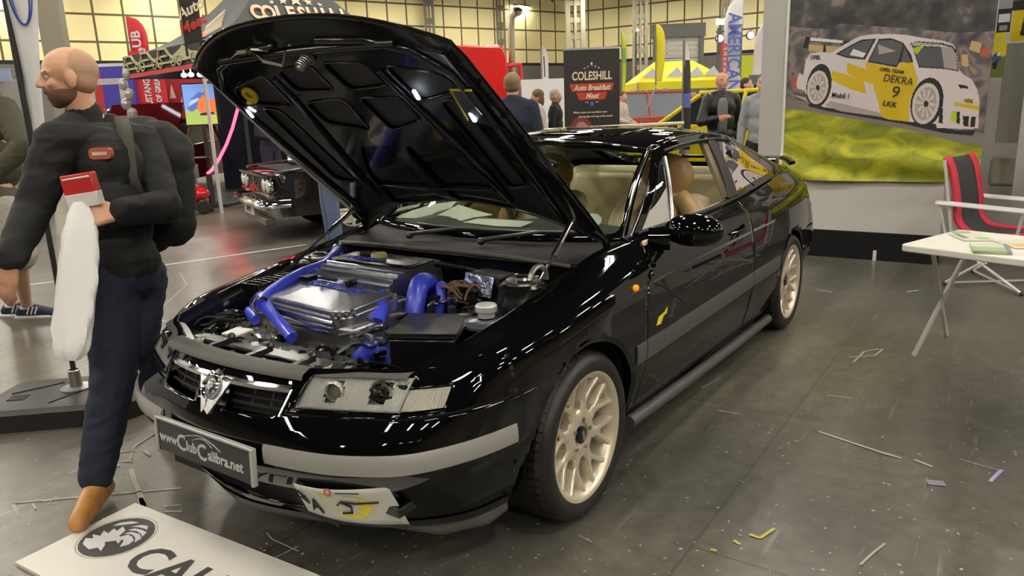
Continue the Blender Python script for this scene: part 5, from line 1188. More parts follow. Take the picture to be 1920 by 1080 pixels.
# ---- camping chairs
RED = mat('chair_red', (.62, .035, .07), rough=.75); DG = mat('chair_charcoal', (.045, .043, .045), rough=.85); AL = mat('chair_white_alloy', (.72, .72, .72), rough=.3, metal=.3)
def camp_chair(loc, rz, label, panel, side_m):
    """faces local +x"""
    r = empty('camping_chair', loc, label, 'chair', rz=rz)
    prof = [(.30,.405),(.16,.385),(.0,.375),(-.14,.40),(-.20,.47),(-.22,.60),(-.25,.75),(-.29,.88),(-.32,.93)]
    pr = spline([(x, 0, z) for x, z in prof], 26)
    def strip_(y0, y1, th, m_, nm, bump=0):
        Gt = [[(p[0] + (bump*math.sin(PI*k/25)), y, p[2]+th) for k, p in enumerate(pr)] for y in np.linspace(y0, y1, 5)]
        return MB().grid(Gt).build(nm, m_, r, smooth=60, solid=.022)
    strip_(-.17, .17, .0, panel, 'seat_and_back'); strip_(-.27, -.17, .012, side_m, 'side_panel'); strip_(.17, .27, .012, side_m, 'side_panel')
    for sg in (-1, 1):
        MB().tube([(-.33, .29*sg, .62), (.26, .31*sg, .60)], .022, 10, flat=.45).build('armrest', AL, r)
        MB().tube([(.24, .29*sg, .60), (.20, .28*sg, .36), (-.22, .28*sg, .02)], .011, 8).build('leg', AL, r)
        MB().tube([(-.31, .28*sg, .62), (-.24, .28*sg, .36), (.28, .28*sg, .02)], .011, 8).build('leg', AL, r)
        MB().tube([(-.20, .285*sg, .36), (-.30, .285*sg, .93)], .011, 8).build('back_post', AL, r)
        for x in (-.22, .28): MB().sph((x, .28*sg, .018), .018, 8).build('foot', DG, r)
    MB().tube([(.20, -.28, .36), (.20, .28, .36)], .010, 8).tube([(-.22,-.28,.022),(.28,.28,.022)], .009, 8).tube([(.28,-.28,.022),(-.22,.28,.022)], .009, 8).build('cross_bar', AL, r)
    return r
camp_chair((-4.42, 1.83, 0), 1.30, 'red and charcoal padded camping chair with white armrests behind the folding table', DG, RED)
camp_chair((-4.98, 2.42, 0), 1.35, 'black camping chair with white armrests, half hidden behind the red and charcoal one', mat('chair_black', (.01,.01,.01), rough=.8), mat('chair_black2', (.012,.012,.012), rough=.8))
a = atx(1857, 296, -5.55); c = atx(1960, 352, -5.55)
MB().box((-5.75, a.y, c.z), (-5.55, c.y, a.z)).build('storage_bag', mat('bag_beige', (.33,.31,.26), rough=.8), None, bevel=.03, label='beige cloth bag standing behind the black camping chair', cat='bag')
# ---- printed board on the floor, bottom left
BO = Vector((.823, -.688, 0)); bxd = Vector((.998, .06, 0)).normalized(); byd = Vector((-.06, .998, 0)).normalized()
def fb(a, c, z=.014): v = BO + bxd*a + byd*c; return Vector((v.x, v.y, z))
b = MB(); o_ = [fb(a, c, 0) for a, c in [(0,0),(.43,0),(.43,1.6),(0,1.6)]]; b.add([tuple(q) for q in o_] + [(q.x, q.y, .012) for q in o_], [(0,1,2,3),(4,7,6,5),(0,4,5,1),(1,5,6,2),(2,6,7,3),(3,7,4,0)])
brd = b.build('floor_board', mat('board_white', (.76, .74, .68), rough=.45), None, smooth=0, recalc=True, label='white board lying on the floor with a round griffin badge and large dark letters', cat='board')
INK = mat('board_ink', (.06, .055, .055), rough=.6)
def disc(cx, cy, r, z, m_, nm, sx=1): MB().add([tuple(fb(cx + x, cy + y*sx, z)) for x, y in ell(0,0,r,r)], [tuple(range(28))]).build(nm, m_, brd, smooth=0)
lc = (.175, .165)
def ring(cx, cy, r0, r1, z, m_, nm):
    A_ = [tuple(fb(cx+x, cy+y, z)) for x, y in ell(0,0,r0,r0,n=48)]; B_ = [tuple(fb(cx+x, cy+y, z)) for x, y in ell(0,0,r1,r1,n=48)]
    MB().add(A_+B_, [(i, (i+1) % 48, 48+(i+1) % 48, 48+i) for i in range(48)]).build(nm, m_, brd, smooth=0)
ring(*lc, .128, .130, .0128, INK, 'badge_outline'); disc(*lc, .122, .0126, INK, 'badge_disc')
GW = [[(-.78,-.50),(-.55,-.72),(-.1,-.80),(.05,-.62),(.30,-.68),(.12,-.45),(-.05,-.35),(.18,-.15),(.40,-.22),(.25,.02),(.02,.05),(-.10,.32),(-.38,.42),(-.30,.18),(-.52,.22),(-.42,-.02),(-.68,.0),(-.50,-.22),(-.80,-.28),(-.55,-.40)],
      [(.10,.05),(.40,-.05),(.60,-.30),(.72,-.10),(.66,.10),(.45,.20),(.20,.22)], [(.02,.20),(.30,.28),(.55,.22),(.78,.05),(.76,.28),(.50,.40),(.15,.36)], [(-.05,.36),(.25,.46),(.55,.42),(.70,.34),(.60,.56),(.35,.58),(.05,.52)], [(-.15,.52),(.1,.62),(.35,.66),(.48,.64),(.30,.80),(.05,.74)], [(-.70,.28),(-.55,.40),(-.30,.60),(-.12,.78),(-.40,.74),(-.66,.52)]]
for k, gpl in enumerate(GW):
    MB().add([tuple(fb(lc[0]-y*.118*1.0, lc[1]+x*.118, .0134)) for x, y in gpl], [tuple(range(len(gpl)))]).build('griffin', mat('griffin_white', (.66,.66,.68), rough=.5), brd, smooth=0)
T_ = frame(fb(.215, .62, .0126), byd, -bxd); text('board_lettering', 'CALIBRA', .185, T_, INK, brd, ext=.0003, align='LEFT', bold=.004, sx=1.05).location = (0, 0, 0)
for o_ in brd.children:
    if o_.name.startswith('board_lettering'): o_.data.transform(Matrix.Translation(byd*(-.29)))
# ---- feather flag in its water-filled base, left
BL = mat('base_black_plastic', (.022, .021, .02), rough=.45); FW_ = mat('flag_white', (.78, .78, .78), rough=.6)
fr0 = at(143, 722, .12); fp = Vector((fr0.x, fr0.y, 0))
flag = empty('feather_flag', fp, 'tall white feather flag in a black water-filled base behind the walking man', 'flag')
b = MB(); ax = (Vector((.477,-1.662,0)) - Vector((.674,-1.88,0))).normalized(); ay = Vector((-ax.y, ax.x, 0)); 
o_ = rpoly([(-.40,-.17),(-.30,-.25),(.30,-.25),(.42,-.12),(.42,.16),(.30,.25),(-.36,.22)], .05, 3); n = len(o_); cc_ = ax*(-.02) + ay*(-.03) 
vs = [cc_ + ax*x + ay*y for x, y in o_]; b.add([(v.x, v.y, .0) for v in vs] + [(v.x, v.y, .085) for v in vs] + [(cc_.x+(v.x-cc_.x)*.9, cc_.y+(v.y-cc_.y)*.9, .105) for v in vs], [tuple(range(n))] + [tuple(reversed(range(2*n, 3*n)))] + [(i, (i+1) % n, n+(i+1) % n, n+i) for i in range(n)] + [(n+i, n+(i+1) % n, 2*n+(i+1) % n, 2*n+i) for i in range(n)])
b.build('water_base', BL, flag, smooth=30, recalc=True)
b = MB(); b.T = Matrix((ax, ay, Vector((0,0,1)))).transposed().to_4x4(); b.box((-.28,-.12,.104),(-.20,-.05,.108)); b.tube([(-.3,-.02,.106),(-.1,.1,.106)], .004, 4); b.tube([(-.05,-.2,.106),(.05,-.05,.106)], .004, 4); b.T = None; b.build('base_recesses', BLACKM if 'BLACKM' in globals() else BL, flag)
v_ = at(41, 768, .05) - fp; MB().sph(v_, (.022,.022,.022), 12).build('base_cap', mat('cap_yellow', (.75,.8,.05), rough=.4), flag)
MB().lathe([(.075,.104),(.075,.112),(.03,.116),(.026,.20),(.022,.205)], (0,0,0), (0,0,1), 20).build('pole_socket', mat('socket_steel', (.5,.5,.5), rough=.3, metal=1), flag)
MB().tube([(0,0,.12),(0,0,3.6)], .0125, 10).build('pole', BL, flag)
rt = Vector((RT.x, RT.y, 0)).normalized()
flx = lambda z: float(np.interp(z, [1.0, 1.25, 1.6, 2.2, 2.6, 4], [.0, .03, .12, .14, .10, .0]))*1.0
Gd = []
for z in np.linspace(1.02, 3.6, 50):
    w_ = float(np.interp(z, [1.02, 1.35, 2.2, 3.0, 3.6], [.005, .075, .17, .30, .34])); Gd.append([rt*(w_*q) + Vector((0, 0, z)) + Vector((FW.x, FW.y, 0))*(.015*math.sin(z*5+q*3)) for q in (0, .33, .66, 1)])
MB().grid(Gd).build('flag_cloth', FW_, flag, smooth=60, solid=.0015)
zz = 1.98; b = MB()
T_ = frame(rt*.085 + Vector((0,0,zz)) - Vector((FW.x, FW.y, 0)).normalized()*.025, rt, (0,0,1)); b.T = T_
b.tube([(.055*math.cos(a), .16*math.sin(a)*1.1+.06, 0) for a in np.linspace(0, 2*PI, 30)], .0035, 5); b.tube([(.040*math.cos(a), .13*math.sin(a)*1.1+.03, 0) for a in np.linspace(PI*.9, 2.3*PI, 26)], .004, 5); b.T = None
b.build('flag_logo', mat('flag_blue', (.05,.07,.35), rough=.5), flag)
text('flag_text', 'CLUB', .10, frame(rt*.06 + Vector((0,0,1.48)) - Vector((FW.x, FW.y, 0)).normalized()*.02, (0,0,1), -rt), mat('flag_red', (.5,.1,.12), rough=.5), flag, ext=.001) if False else None
# ================================================================ things further back in the hall
RTH = Vector((RT.x, RT.y, 0)).normalized(); FWH = Vector((FW.x, FW.y, 0)).normalized(); Z = Vector((0,0,1))
def facing(p, yaw=0):          # frame whose local x runs to the viewer's right, y up, z towards the viewer
    r = RTH.copy(); r.rotate(Matrix.Rotation(yaw, 3, 'Z')); return frame(p, r, Z)
RBK = mat('banner_black', (.022, .018, .016), rough=.5); RCR = mat('lettering_cream', (.80, .70, .50), rough=.5); RRD = mat('lettering_red', (.55, .05, .03), rough=.5)
def star(cx, cy, r, r2=.42): return [(cx + (r if k % 2 == 0 else r*r2)*math.sin(PI*k/5), cy + (r if k % 2 == 0 else r*r2)*math.cos(PI*k/5)) for k in range(10)]
# ---- pull-up banner
D = 11.7; p = far(1110, D); W_ = .865; pb = facing(p); Hh = 2.27
Lz = [([(.10,1.74),(.90,1.74),(.86,1.62),(.14,1.62)], 1), ([(.22,1.60),(.78,1.60),(.73,1.49),(.27,1.49)], 1), (star(.5, 2.03, .035), 2), (star(.43,1.99,.022), 2), (star(.57,1.99,.022), 2), (star(.37,1.965,.016), 2), (star(.63,1.965,.016), 2), (ell(.5,1.43,.035,.035), 3), (star(.42,1.45,.016), 2), (star(.58,1.45,.016), 2), (star(.38,1.46,.012), 2), (star(.62,1.46,.012), 2),
      (ell(.30,.98,.22,.26), 6), (ell(.31,1.0,.13,.16), 7), (ell(.31,1.02,.05,.06), 5),
      ([(.30,1.02),(.62,1.04),(.67,.90),(.70,.85),(.70,.62),(.28,.60),(.27,.78),(.29,.86)], 4), ([(.33,.99),(.62,1.0),(.64,.88),(.33,.87)], 8), ([(.33,.78),(.62,.80),(.60,.68),(.36,.67)], 8), (ell(.34,.72,.045,.05), 5), (ell(.63,.73,.045,.05), 5), ([(.27,.66),(.69,.67),(.69,.61),(.27,.60)], 5),
      ([(.27,.40),(.32,.50),(.64,.50),(.70,.40),(.66,.20),(.30,.20)], 9), ([(.34,.47),(.62,.47),(.63,.38),(.33,.37)], 8), ([(.38,.33),(.58,.33),(.60,.22),(.36,.22)], 5), ([(.20,.24),(.78,.24),(.85,.10),(.2,.08)], 10)]
MP = [RBK, RRD, RCR, mat('badge_blue', (.08,.15,.5), rough=.4), mat('van_grey', (.40,.40,.41), rough=.4), mat('pale_print', (.72,.72,.74), rough=.4), mat('flare_dim', (.20,.05,.04), rough=.5), mat('flare_rose', (.5,.22,.2), rough=.5), mat('print_dark', (.07,.07,.08), rough=.5), mat('truck_blue', (.35,.5,.75), rough=.4), mat('print_brown', (.3,.2,.15), rough=.5)]
rb_ = printed('pull_up_banner', lambda u, v: tuple(pb @ Vector(((u-.5)*W_, v, 0))), 0, 1, 90, .06, Hh-.02, 230, Lz, MP, None, smooth=0, label='black pull-up banner with cream COLESHILL lettering and a silver van picture', cat='banner', solid=.002)
b = MB(); b.T = pb; b.box((-.45,0,-.09),(.45,.07,.09)); b.box((-.435,Hh-.03,-.012),(.435,Hh,.012)); b.T = None; b.build('banner_cassette', ALU, rb_)
tt = lambda s_, u, v, sz, m_, **k: text('banner_text', s_, sz, pb @ Matrix.Translation(((u-.5)*W_, v, .004)), m_, rb_, ext=.001, **k)
tt('COLESHILL', .5, 1.845, .175, RCR, sx=.72, bold=.004, shear=.05); tt('Auto Breakfast', .5, 1.67, .115, RCR, sx=.80, bold=.003, shear=.35); tt('Meet', .5, 1.545, .12, RCR, sx=.8, bold=.003, shear=.35); tt('Where classic cars and bikes meet', .46, 1.30, .038, RCR, shear=.3, bold=.001); tt('first Sunday morning of the month', .56, 1.235, .038, RCR, shear=.3, bold=.001)
# ---- feather flags
def feather(px, D, z0, z1, wpx, cols, label, side=1, lean=0, cloth_mats=None, base=True):
    """cols: list of (z fraction from, to, slot)"""
    p = far(px, D); r = empty('feather_flag', p, label, 'flag'); w_ = wpx*D/FPX; n = 30; b = MB(); M_ = []
    for k in range(n+1):
        t = k/n; z = z0 + (z1-z0)*t; ww = w_*(1 if t < .72 else math.sqrt(max(0, 1-((t-.72)/.28)**2))*.97+.03); ww *= .75+.25*min(1, t/.3); M_.append([RTH*side*(q*ww) + Z*z + FWH*(.03*math.sin(z*3+q*2)) for q in (0, .25, .5, .75, 1)])
    for k in range(n):
        t = (k+.5)/n; mi = 0
        for a, c, s_ in cols:
            if a <= t < c: mi = s_
        b.grid([M_[k], M_[k+1]], mi)
    b.build('flag_cloth', cloth_mats, r, smooth=80, solid=.004, merge=1e-4); MB().tube([(0,0,0),(0,0,z1)], .018, 6).build('pole', STEEL if 'STEEL' in globals() else ALU, r)
    MB().cbox((0,0,.03), (.5,.5,.06)).build('base_plate', BL, r)
    return r
YF = mat('flag_yellow', (.75,.66,.01), rough=.6); WF = mat('flag_pale', (.72,.72,.74), rough=.6); DKF = mat('flag_dark', (.03,.03,.035), rough=.6); PKF = mat('flag_pink', (.6,.42,.42), rough=.6); YGF = mat('flag_lime', (.5,.62,.02), rough=.6); BLF = mat('flag_blue2', (.10,.15,.5), rough=.6); RDF = mat('flag_red2', (.65,.03,.04), rough=.6)
feather(1229, 22, 2.0, 3.6, 16, [(0,1,0)], 'plain yellow feather flag in front of the roller door', cloth_mats=[YF])
feather(1281, 10.4, .3, 2.22, 14, [(0,.12,1),(.12,.22,3),(.22,.55,1),(.55,.62,4),(.62,.88,1),(.88,1,2)], 'tall black feather flag with small pictures and a white top beside the yellow car', cloth_mats=[DKF, DKF, WF, PKF, BLF])
af = feather(1387, 20, 1.5, 4.0, 33, [(0,1,0)], 'white feather flag with blue lettering left of the white partition', side=-1, cloth_mats=[WF])
text('flag_text', 'AMERICAN', .50, frame(-RTH*.24 + Z*2.6 - FWH*.12, -Z, RTH), BLF, af, ext=.003, bold=.008, sx=.8)
text('flag_text', 'AUTOS', .30, frame(-RTH*.50 + Z*2.4 - FWH*.12, -Z, RTH), RDF, af, ext=.003, bold=.004)
feather(1436, 19, 1.2, 3.25, 26, [(0,1,0)], 'pale pink edged feather flag right beside the white partition', side=-1, cloth_mats=[mat('flag_pinkish', (.70,.62,.62), rough=.6)])
feather(1166, 24, 1.7, 3.6, 8, [(0,.5,0),(.5,.75,1),(.75,1,0)], 'narrow lime green feather flag right of the pull-up banner', cloth_mats=[YGF, mat('flag_green', (.25,.45,.1), rough=.6)])
wf = feather(1017, 17, 1.75, 2.72, 13, [(0,1,0)], 'small white feather flag above the two people by the white counter', cloth_mats=[WF])
MB().tube([RTH*.06+Z*2.5-FWH*.06, RTH*.07+Z*2.05-FWH*.06], .012, 5).build('flag_mark', DKF, wf)
rf = feather(266, 18.3, 1.9, 3.86, 34, [(0,1,0)], 'rounded red feather flag with white letters above the canopy edge', side=1, cloth_mats=[RDF])
text('flag_text', 'CLUB', .30, frame(RTH*.20 + Z*3.14 - FWH*.08, Z, -RTH), WF, rf, ext=.003, bold=.008)
# lime display wall and small screens near the partition
def slab(name, px0, px1, py0, py1, D, m_, label, cat, th=.15, **k):
    a = atd(px0, py0, D); c = atd(px1, py1, D); w_ = abs((c-a).dot(RTH)); h = abs(a.z-c.z); mid = (a+c)/2
    return MB().cbox(mid, (w_, th, h), R=Matrix((RTH, FWH, Z)).transposed()).build(name, m_, None, label=label, cat=cat, smooth=0, **k)
def ground_slab(name, px0, px1, pytop, D, m_, label, cat, th=.2, **k):
    a = far(px0, D); c = far(px1, D); zt = atd((px0+px1)/2, pytop, D).z; w_ = (c-a).length; mid = (a+c)/2
    return MB().cbox((mid.x, mid.y, zt/2), (w_, th, zt), R=Matrix((RTH, FWH, Z)).transposed()).build(name, m_, None, label=label, cat=cat, smooth=0, **k)
ground_slab('display_wall', 1385, 1420, 105, 27, mat('lime_wall', (.50,.55,.02), rough=.6), 'lime yellow display wall behind the white feather flag with blue lettering', 'display wall')
ground_slab('counter', 978, 1060, 150, 16, mat('counter_white', (.74,.74,.76), rough=.5), 'long white exhibition counter behind the two people left of the pull-up banner', 'counter', th=1.0)
sc_ = slab('screen', 1405, 1425, 141, 158, 15, mat('screen_grey', (.12,.13,.2), rough=.3), 'small dark screen on a pole beside the white partition', 'screen', th=.08); q = far(1415, 15.1); MB().tube([q, q + Z*1.75], .03, 6).build('pole', BL, sc_)
# far-left clutter: grey stand and blue sign
ground_slab('display_counter', -40, 46, 150, 13, mat('counter_grey', (.28,.27,.25), rough=.6), 'grey exhibition counter at the left edge behind the man in the olive jacket', 'counter', th=.8)
slab('sign', -5, 20, 129, 152, 12.4, mat('sign_blue', (.30,.36,.55), rough=.5), 'small blue and white sign standing on the grey counter at the left edge', 'sign', th=.05)
# ---- yellow gazebo
c = far(1262, 26); gz = empty('gazebo', c, 'yellow gazebo with grey triangles on its roof in front of the roller door', 'tent')
zt, ze = 2.75, 2.05; hw = 80*26/FPX; b = MB()
crn = [RTH*(-hw)-FWH*1.5, RTH*hw-FWH*1.5, RTH*hw+FWH*1.5, RTH*(-hw)+FWH*1.5]; pk_ = [RTH*(-hw*.45), RTH*(hw*.45)]
q = [v + Z*ze for v in crn] + [v + Z*zt for v in pk_] + [v + Z*(ze-.25) for v in crn]
b.add(q, [(0,1,5,4),(1,2,5),(2,3,4,5),(3,0,4),(6,7,1,0),(7,8,2,1),(9,6,0,3)]); b.build('roof', YF, gz, smooth=0, solid=.01)
for k, v in enumerate(crn): MB().tube([v, v+Z*ze], .03, 6).build('leg', ALU, gz)
b = MB()
for s_ in (-.75, -.15, .35, .75): 
    o_ = RTH*(hw*s_)*.9 - FWH*1.0 + Z*(ze+.32); b.add([o_ - RTH*.3 - FWH*.32 - Z*.16, o_ + RTH*.25 - FWH*.32 - Z*.16, o_ + RTH*.1 - FWH*.05 + Z*.14], [(0,1,2)])
b.build('roof_print', mat('gazebo_grey', (.35,.36,.42), rough=.6), gz, smooth=0)
# ---- dark grey canopy with lettering
G1 = mat('canopy_grey', (.105, .105, .11), rough=.75); GV = mat('canopy_black', (.018,.018,.018), rough=.7)
P0 = Vector((-4.776, -8.196, 0)); 
zc = 2.36
P1 = far(248, 13.6); P2 = far(800, 13.3); P3c = P1 + (P2-P0)
cn = empty('canopy', P0, 'large dark grey pop-up canopy lettered COLESHILL in cream and red', 'tent')
L0 = lambda v: Vector(v) - P0
eaves = [L0(P0), L0(P2), L0(P3c), L0(P1)]; ctr = sum(eaves, Vector())/4
ctr = sum(eaves, Vector())/4; ctr = ctr.lerp(L0(far(555, 13.2)), .8); apex = ctr + Z*4.25
def roofpt(i, s, t):      # i side index, s along the eave 0..1, t 0 eave .. 1 apex ; concave sweep
    a = eaves[i].lerp(eaves[(i+1) % 4], s) + Z*(zc+.18); p = a.lerp(apex, t); return p - Z*(.42*math.sin(PI*t)*(1-.4*t)) 
for i in range(4): MB().grid([[roofpt(i, s, t) for t in np.linspace(0, 1, 14)] for s in np.linspace(0, 1, 20)]).build('roof_panel', G1, cn, smooth=60, recalc=False)
for i in range(4):
    a, c = eaves[i], eaves[(i+1) % 4]; MB().add([a+Z*(zc-.20), c+Z*(zc-.20), c+Z*(zc+.18), a+Z*(zc+.18)], [(0,1,2,3)]).build('valance', GV, cn, smooth=0, solid=.01)
    d = (c-a).normalized(); n_ = Vector((d.y, -d.x, 0)); 
    if n_.dot(L0(CAM)-a) < 0: n_ = -n_
    if i in (0, 3):
        MB().add([a+Z*(zc-.20)+n_*.015, c+Z*(zc-.20)+n_*.015, c+Z*(zc-.13)+n_*.015, a+Z*(zc-.13)+n_*.015], [(0,1,2,3)]).build('valance_stripe', RDF, cn, smooth=0)
for v in eaves: MB().tube([v, v+Z*(zc)], .028, 8).build('leg', mat('pole_pale', (.62,.62,.64), rough=.35, metal=.3), cn)
# hot-rod drawings along the left valance
VL = mat('drawing_olive', (.50,.48,.26), rough=.6); a, c = eaves[0], eaves[3]; d = (c-a); n_ = Vector((d.y, -d.x, 0)).normalized()
if n_.dot(L0(CAM)-a) < 0: n_ = -n_
for k in range(4):
    o_ = a + d*(.15+.235*k) + n_*.02 + Z*(zc+.03); dd = d.normalized(); b = MB()
    if k == 0:
        b.add([o_ - dd*.5 - Z*.08, o_ + dd*.6 - Z*.10, o_ + dd*.6 + Z*.0, o_ + dd*.25 + Z*.08, o_ + dd*.1 + Z*.14, o_ - dd*.2 + Z*.03, o_ - dd*.5], [(0,1,2,3,4,5,6)])
    else:
        for pts in ([(-.35,-.04),(-.15,.03),(.0,.13),(.28,.14),(.34,.02),(.45,-.02)], [(-.30,-.08),(.35,-.08)], [(-.05,.02),(.25,.02)]): b.tube([o_ + dd*x + Z*y for x, y in pts], .022, 4)
    for x in (-.28, .30): b.tube([o_ + dd*(x+.10*math.cos(q)) + Z*(-.07+.075*math.sin(q)) for q in np.linspace(0, 2*PI, 12)], .016, 4)
    b.build('car_drawing', VL, cn)
# roof lettering on the front slope
def on_roof(name, body, size, s, t, m_, off=.02, **k):
    p = roofpt(0, s, t); ex = (roofpt(0, min(1, s+.02), t) - roofpt(0, s-.02, t)).normalized(); ey = (roofpt(0, s, t+.03) - roofpt(0, s, t-.03)).normalized(); nn = ex.cross(ey).normalized()
    return text(name, body, size, frame(p + nn*off, ex, ey), m_, cn, ext=.002, **k), p + nn*off, ex, ey
for ch_, s_ in zip('COLESHILL', np.linspace(.13, .90, 9)): on_roof('canopy_letter', ch_, .40, s_, .475, RCR, .035, sx=.72, bold=.014)
for ch_, s_ in zip('COLESHILL', np.linspace(.142, .912, 9)): on_roof('letter_shadow', ch_, .40, s_, .468, RRD, .02, sx=.72, bold=.014)
for s_, t_, r__ in ((.50,.60,.13),(.36,.59,.085),(.64,.59,.085),(.24,.575,.05),(.76,.575,.05)):
    p = roofpt(0, s_, t_); ex = (roofpt(0, s_+.02, t_) - roofpt(0, s_-.02, t_)).normalized(); ey = (roofpt(0, s_, t_+.03) - roofpt(0, s_, t_-.03)).normalized(); nn = ex.cross(ey).normalized()
    MB().add([tuple(p + nn*.03 + ex*x*1 + ey*y) for x, y in star(0,0,r__)], [tuple(range(10))]).build('canopy_star', RCR, cn, smooth=0)
for s_ in (.16,.22,.28,.34): on_roof('canopy_script', 'Auto Breakfast'[int(s_*40)-6:int(s_*40)-2], .20, s_, .36, RCR, .02, sx=.9, bold=.01, shear=.5) if False else None
# left slope: slanting cream strokes and a red wing
def lroof(s, t, o=.02):
    p = roofpt(3, s, t); a_ = roofpt(3, min(1, s+.02), t) - roofpt(3, s-.02, t); b_ = roofpt(3, s, t+.03) - roofpt(3, s, t-.03); n_ = a_.cross(b_).normalized(); 
    if n_.dot(L0(CAM)-p) < 0: n_ = -n_
    return p + n_*o
b = MB()
for k in range(7): b.tube([lroof(.80-.045*k, .20+.03*k), lroof(.84-.045*k, .36+.03*k)], .022, 4)
b.build('roof_script', RCR, cn)
MB().add([lroof(.88,.10), lroof(.60,.28), lroof(.62,.36), lroof(.90,.16)], [(0,1,2,3)]).build('roof_wing', RRD, cn, smooth=0)
# ---- vertical black banner before the canopy corner
p = far(384, 10.9); vb = MB().add([p + RTH*-.125 + Z*2.45, p + RTH*.115 + Z*2.50, p + RTH*.125 + Z*4.4, p + RTH*-.135 + Z*4.4], [(0,1,2,3)]).build('hanging_banner', RBK, None, smooth=0, solid=.01, label='black vertical banner with cream and red script at the corner of the grey canopy', cat='banner')
MB().tube([p - RTH*.13 + Z*2.3, p - RTH*.13 + Z*4.4], .018, 6).build('pole', GV, vb)
text('banner_text', 'Auto', .20, frame(p + RTH*-.005 + Z*2.93 - FWH*.012, Z*.45+RTH, Z), RCR, vb, ext=.002, bold=.006, shear=.3); text('banner_text', 'Meet', .2, frame(p + RTH*.0 + Z*2.72 - FWH*.012, Z*.45+RTH, Z), RRD, vb, ext=.002, bold=.006, shear=.3)
# ---- red / blue display wall
a, c = far(150, 17.5), far(262, 17.5); zt = atd(200, 121, 17.5).z
dw = printed('display_wall', lambda u, v: tuple(a.lerp(c, u) + Z*(zt*v)), 0, 1, 60, 0, 1, 40, [([(0,0),(.46,0),(.46,1),(0,1)], 1), ([(.46,0),(1,0),(1,1),(.46,1)], 2), ([(0,.97),(1,.97),(1,1),(0,1)], 0)], [WF, mat('wall_red', (.55,.04,.03), rough=.5), mat('wall_blue', (.07,.06,.42), rough=.5)], None, smooth=0, solid=.1, label='red and blue printed display wall left of the canopy', cat='display wall')
a, c = far(180, 15.8), far(240, 15.8); R = Matrix((RTH, FWH, Z)).transposed()
fr_ = empty('metal_portal', (a+c)/2, 'pale upright metal frame in front of the red and blue display wall', 'frame'); hw = (c-a).length/2
for x in (-hw, hw): MB().cbox(RTH*x + Z*1.15, (.11,.08,2.3), R=R).build('upright', mat('frame_pale', (.55,.5,.5), rough=.4), fr_)
MB().cbox(Z*2.25, (hw*2+.1,.08,.12), R=R).build('crossbar', MC['frame_pale'], fr_)
c = far(213, 15.5); b = MB()
for k in range(5): b.tube([c + RTH*(.22*math.cos(q+k)) + Z*(1.45+.25*math.sin(q*1.3+k)) for q in np.linspace(0, 4, 9)], .035, 5)
b.cbox(c + Z*.6, (.3,.3,1.2)); b.build('engine_display', mat('display_chrome', (.5,.4,.42), rough=.2, metal=1), None, label='small chrome engine part on a stand before the pale metal frame', cat='display')
c = far(246, 12.6); b = MB().cbox(c + Z*.75, (.24,.24,1.5)); 
for k in range(5): b.sph(c + Z*(1.55+k*.16) + RTH*(.04*(-1)**k), (.085-.006*k,.085-.006*k,.10), 10)
b.build('chrome_stack', mat('stack_pale', (.5,.47,.46), rough=.3, metal=.4), None, label='pale column of stacked metal parts left of the red MUSTANG banner', cat='display')
# red MUSTANG banner
p = far(290, 17.6); mbn = MB().add([p + RTH*-.35 + Z*.9, p + RTH*.40 + Z*.9, p + RTH*.36 + Z*3.0, p + RTH*-.40 + Z*3.0], [(0,1,2,3)]).build('wall_banner', RDF, None, smooth=0, solid=.01, label='red banner reading MUSTANG up its side under the canopy', cat='banner')
text('banner_text', 'MUSTANG OWNERS', .21, frame(p + RTH*-.04 + Z*1.66 - FWH*.02, Z, -RTH), WF, mbn, ext=.002, bold=.007, sx=.72, align='LEFT'); text('banner_text', 'OF GREAT BRITAIN', .17, frame(p + RTH*.20 + Z*1.84 - FWH*.02, Z, -RTH), WF, mbn, ext=.002, bold=.006, sx=.78, align='LEFT')
p = far(350, 18.2); rw = MB().add([p + RTH*-.4 + Z*.9, p + RTH*1.7 + Z*.9, p + RTH*1.7 + Z*2.45, p + RTH*-.4 + Z*2.45], [(0,1,2,3)]).build('wall_banner', mat('banner_dull_red', (.40,.03,.04), rough=.6), None, smooth=0, solid=.01, label='wide red banner with jagged white pennants behind the television', cat='banner')
b = MB()
for k in range(9): o_ = p + RTH*(-.25+k*.22) + Z*(1.95 + .10*(-1)**k) - FWH*.02; b.add([o_ - RTH*.08 - Z*.12, o_ + RTH*.08 - Z*.12, o_ + RTH*.04*(k % 3) + Z*.22], [(0,1,2)])
b.build('pennants', WF, rw, smooth=0)
# lit strip of the canopy ceiling, small spot lamps
TL = mat('strip_glow', (.85,.93,1), emit=7)
a, c = far(262, 14.4), far(368, 12.9); b = MB().tube([a + Z*2.30, c + Z*2.30], .035, 6); b.build('light_strip', TL, None, label='bright white light strip under the edge of the grey canopy', cat='light')
for k, (px, py) in enumerate(((345,141),(358,140),(375,140),(390,146))):
    o_ = atd(px, py, 12.6); MB().sph(o_, (.05,.05,.04), 10).tube([o_, Vector((o_.x, o_.y, 2.52))], .008, 5).build('spot_lamp', TL, None, label=('leftmost', 'second from the left', 'third from the left', 'rightmost')[k] + ' of the four small bright spot lamps above the television', cat='light', group='spot lamps above the television')
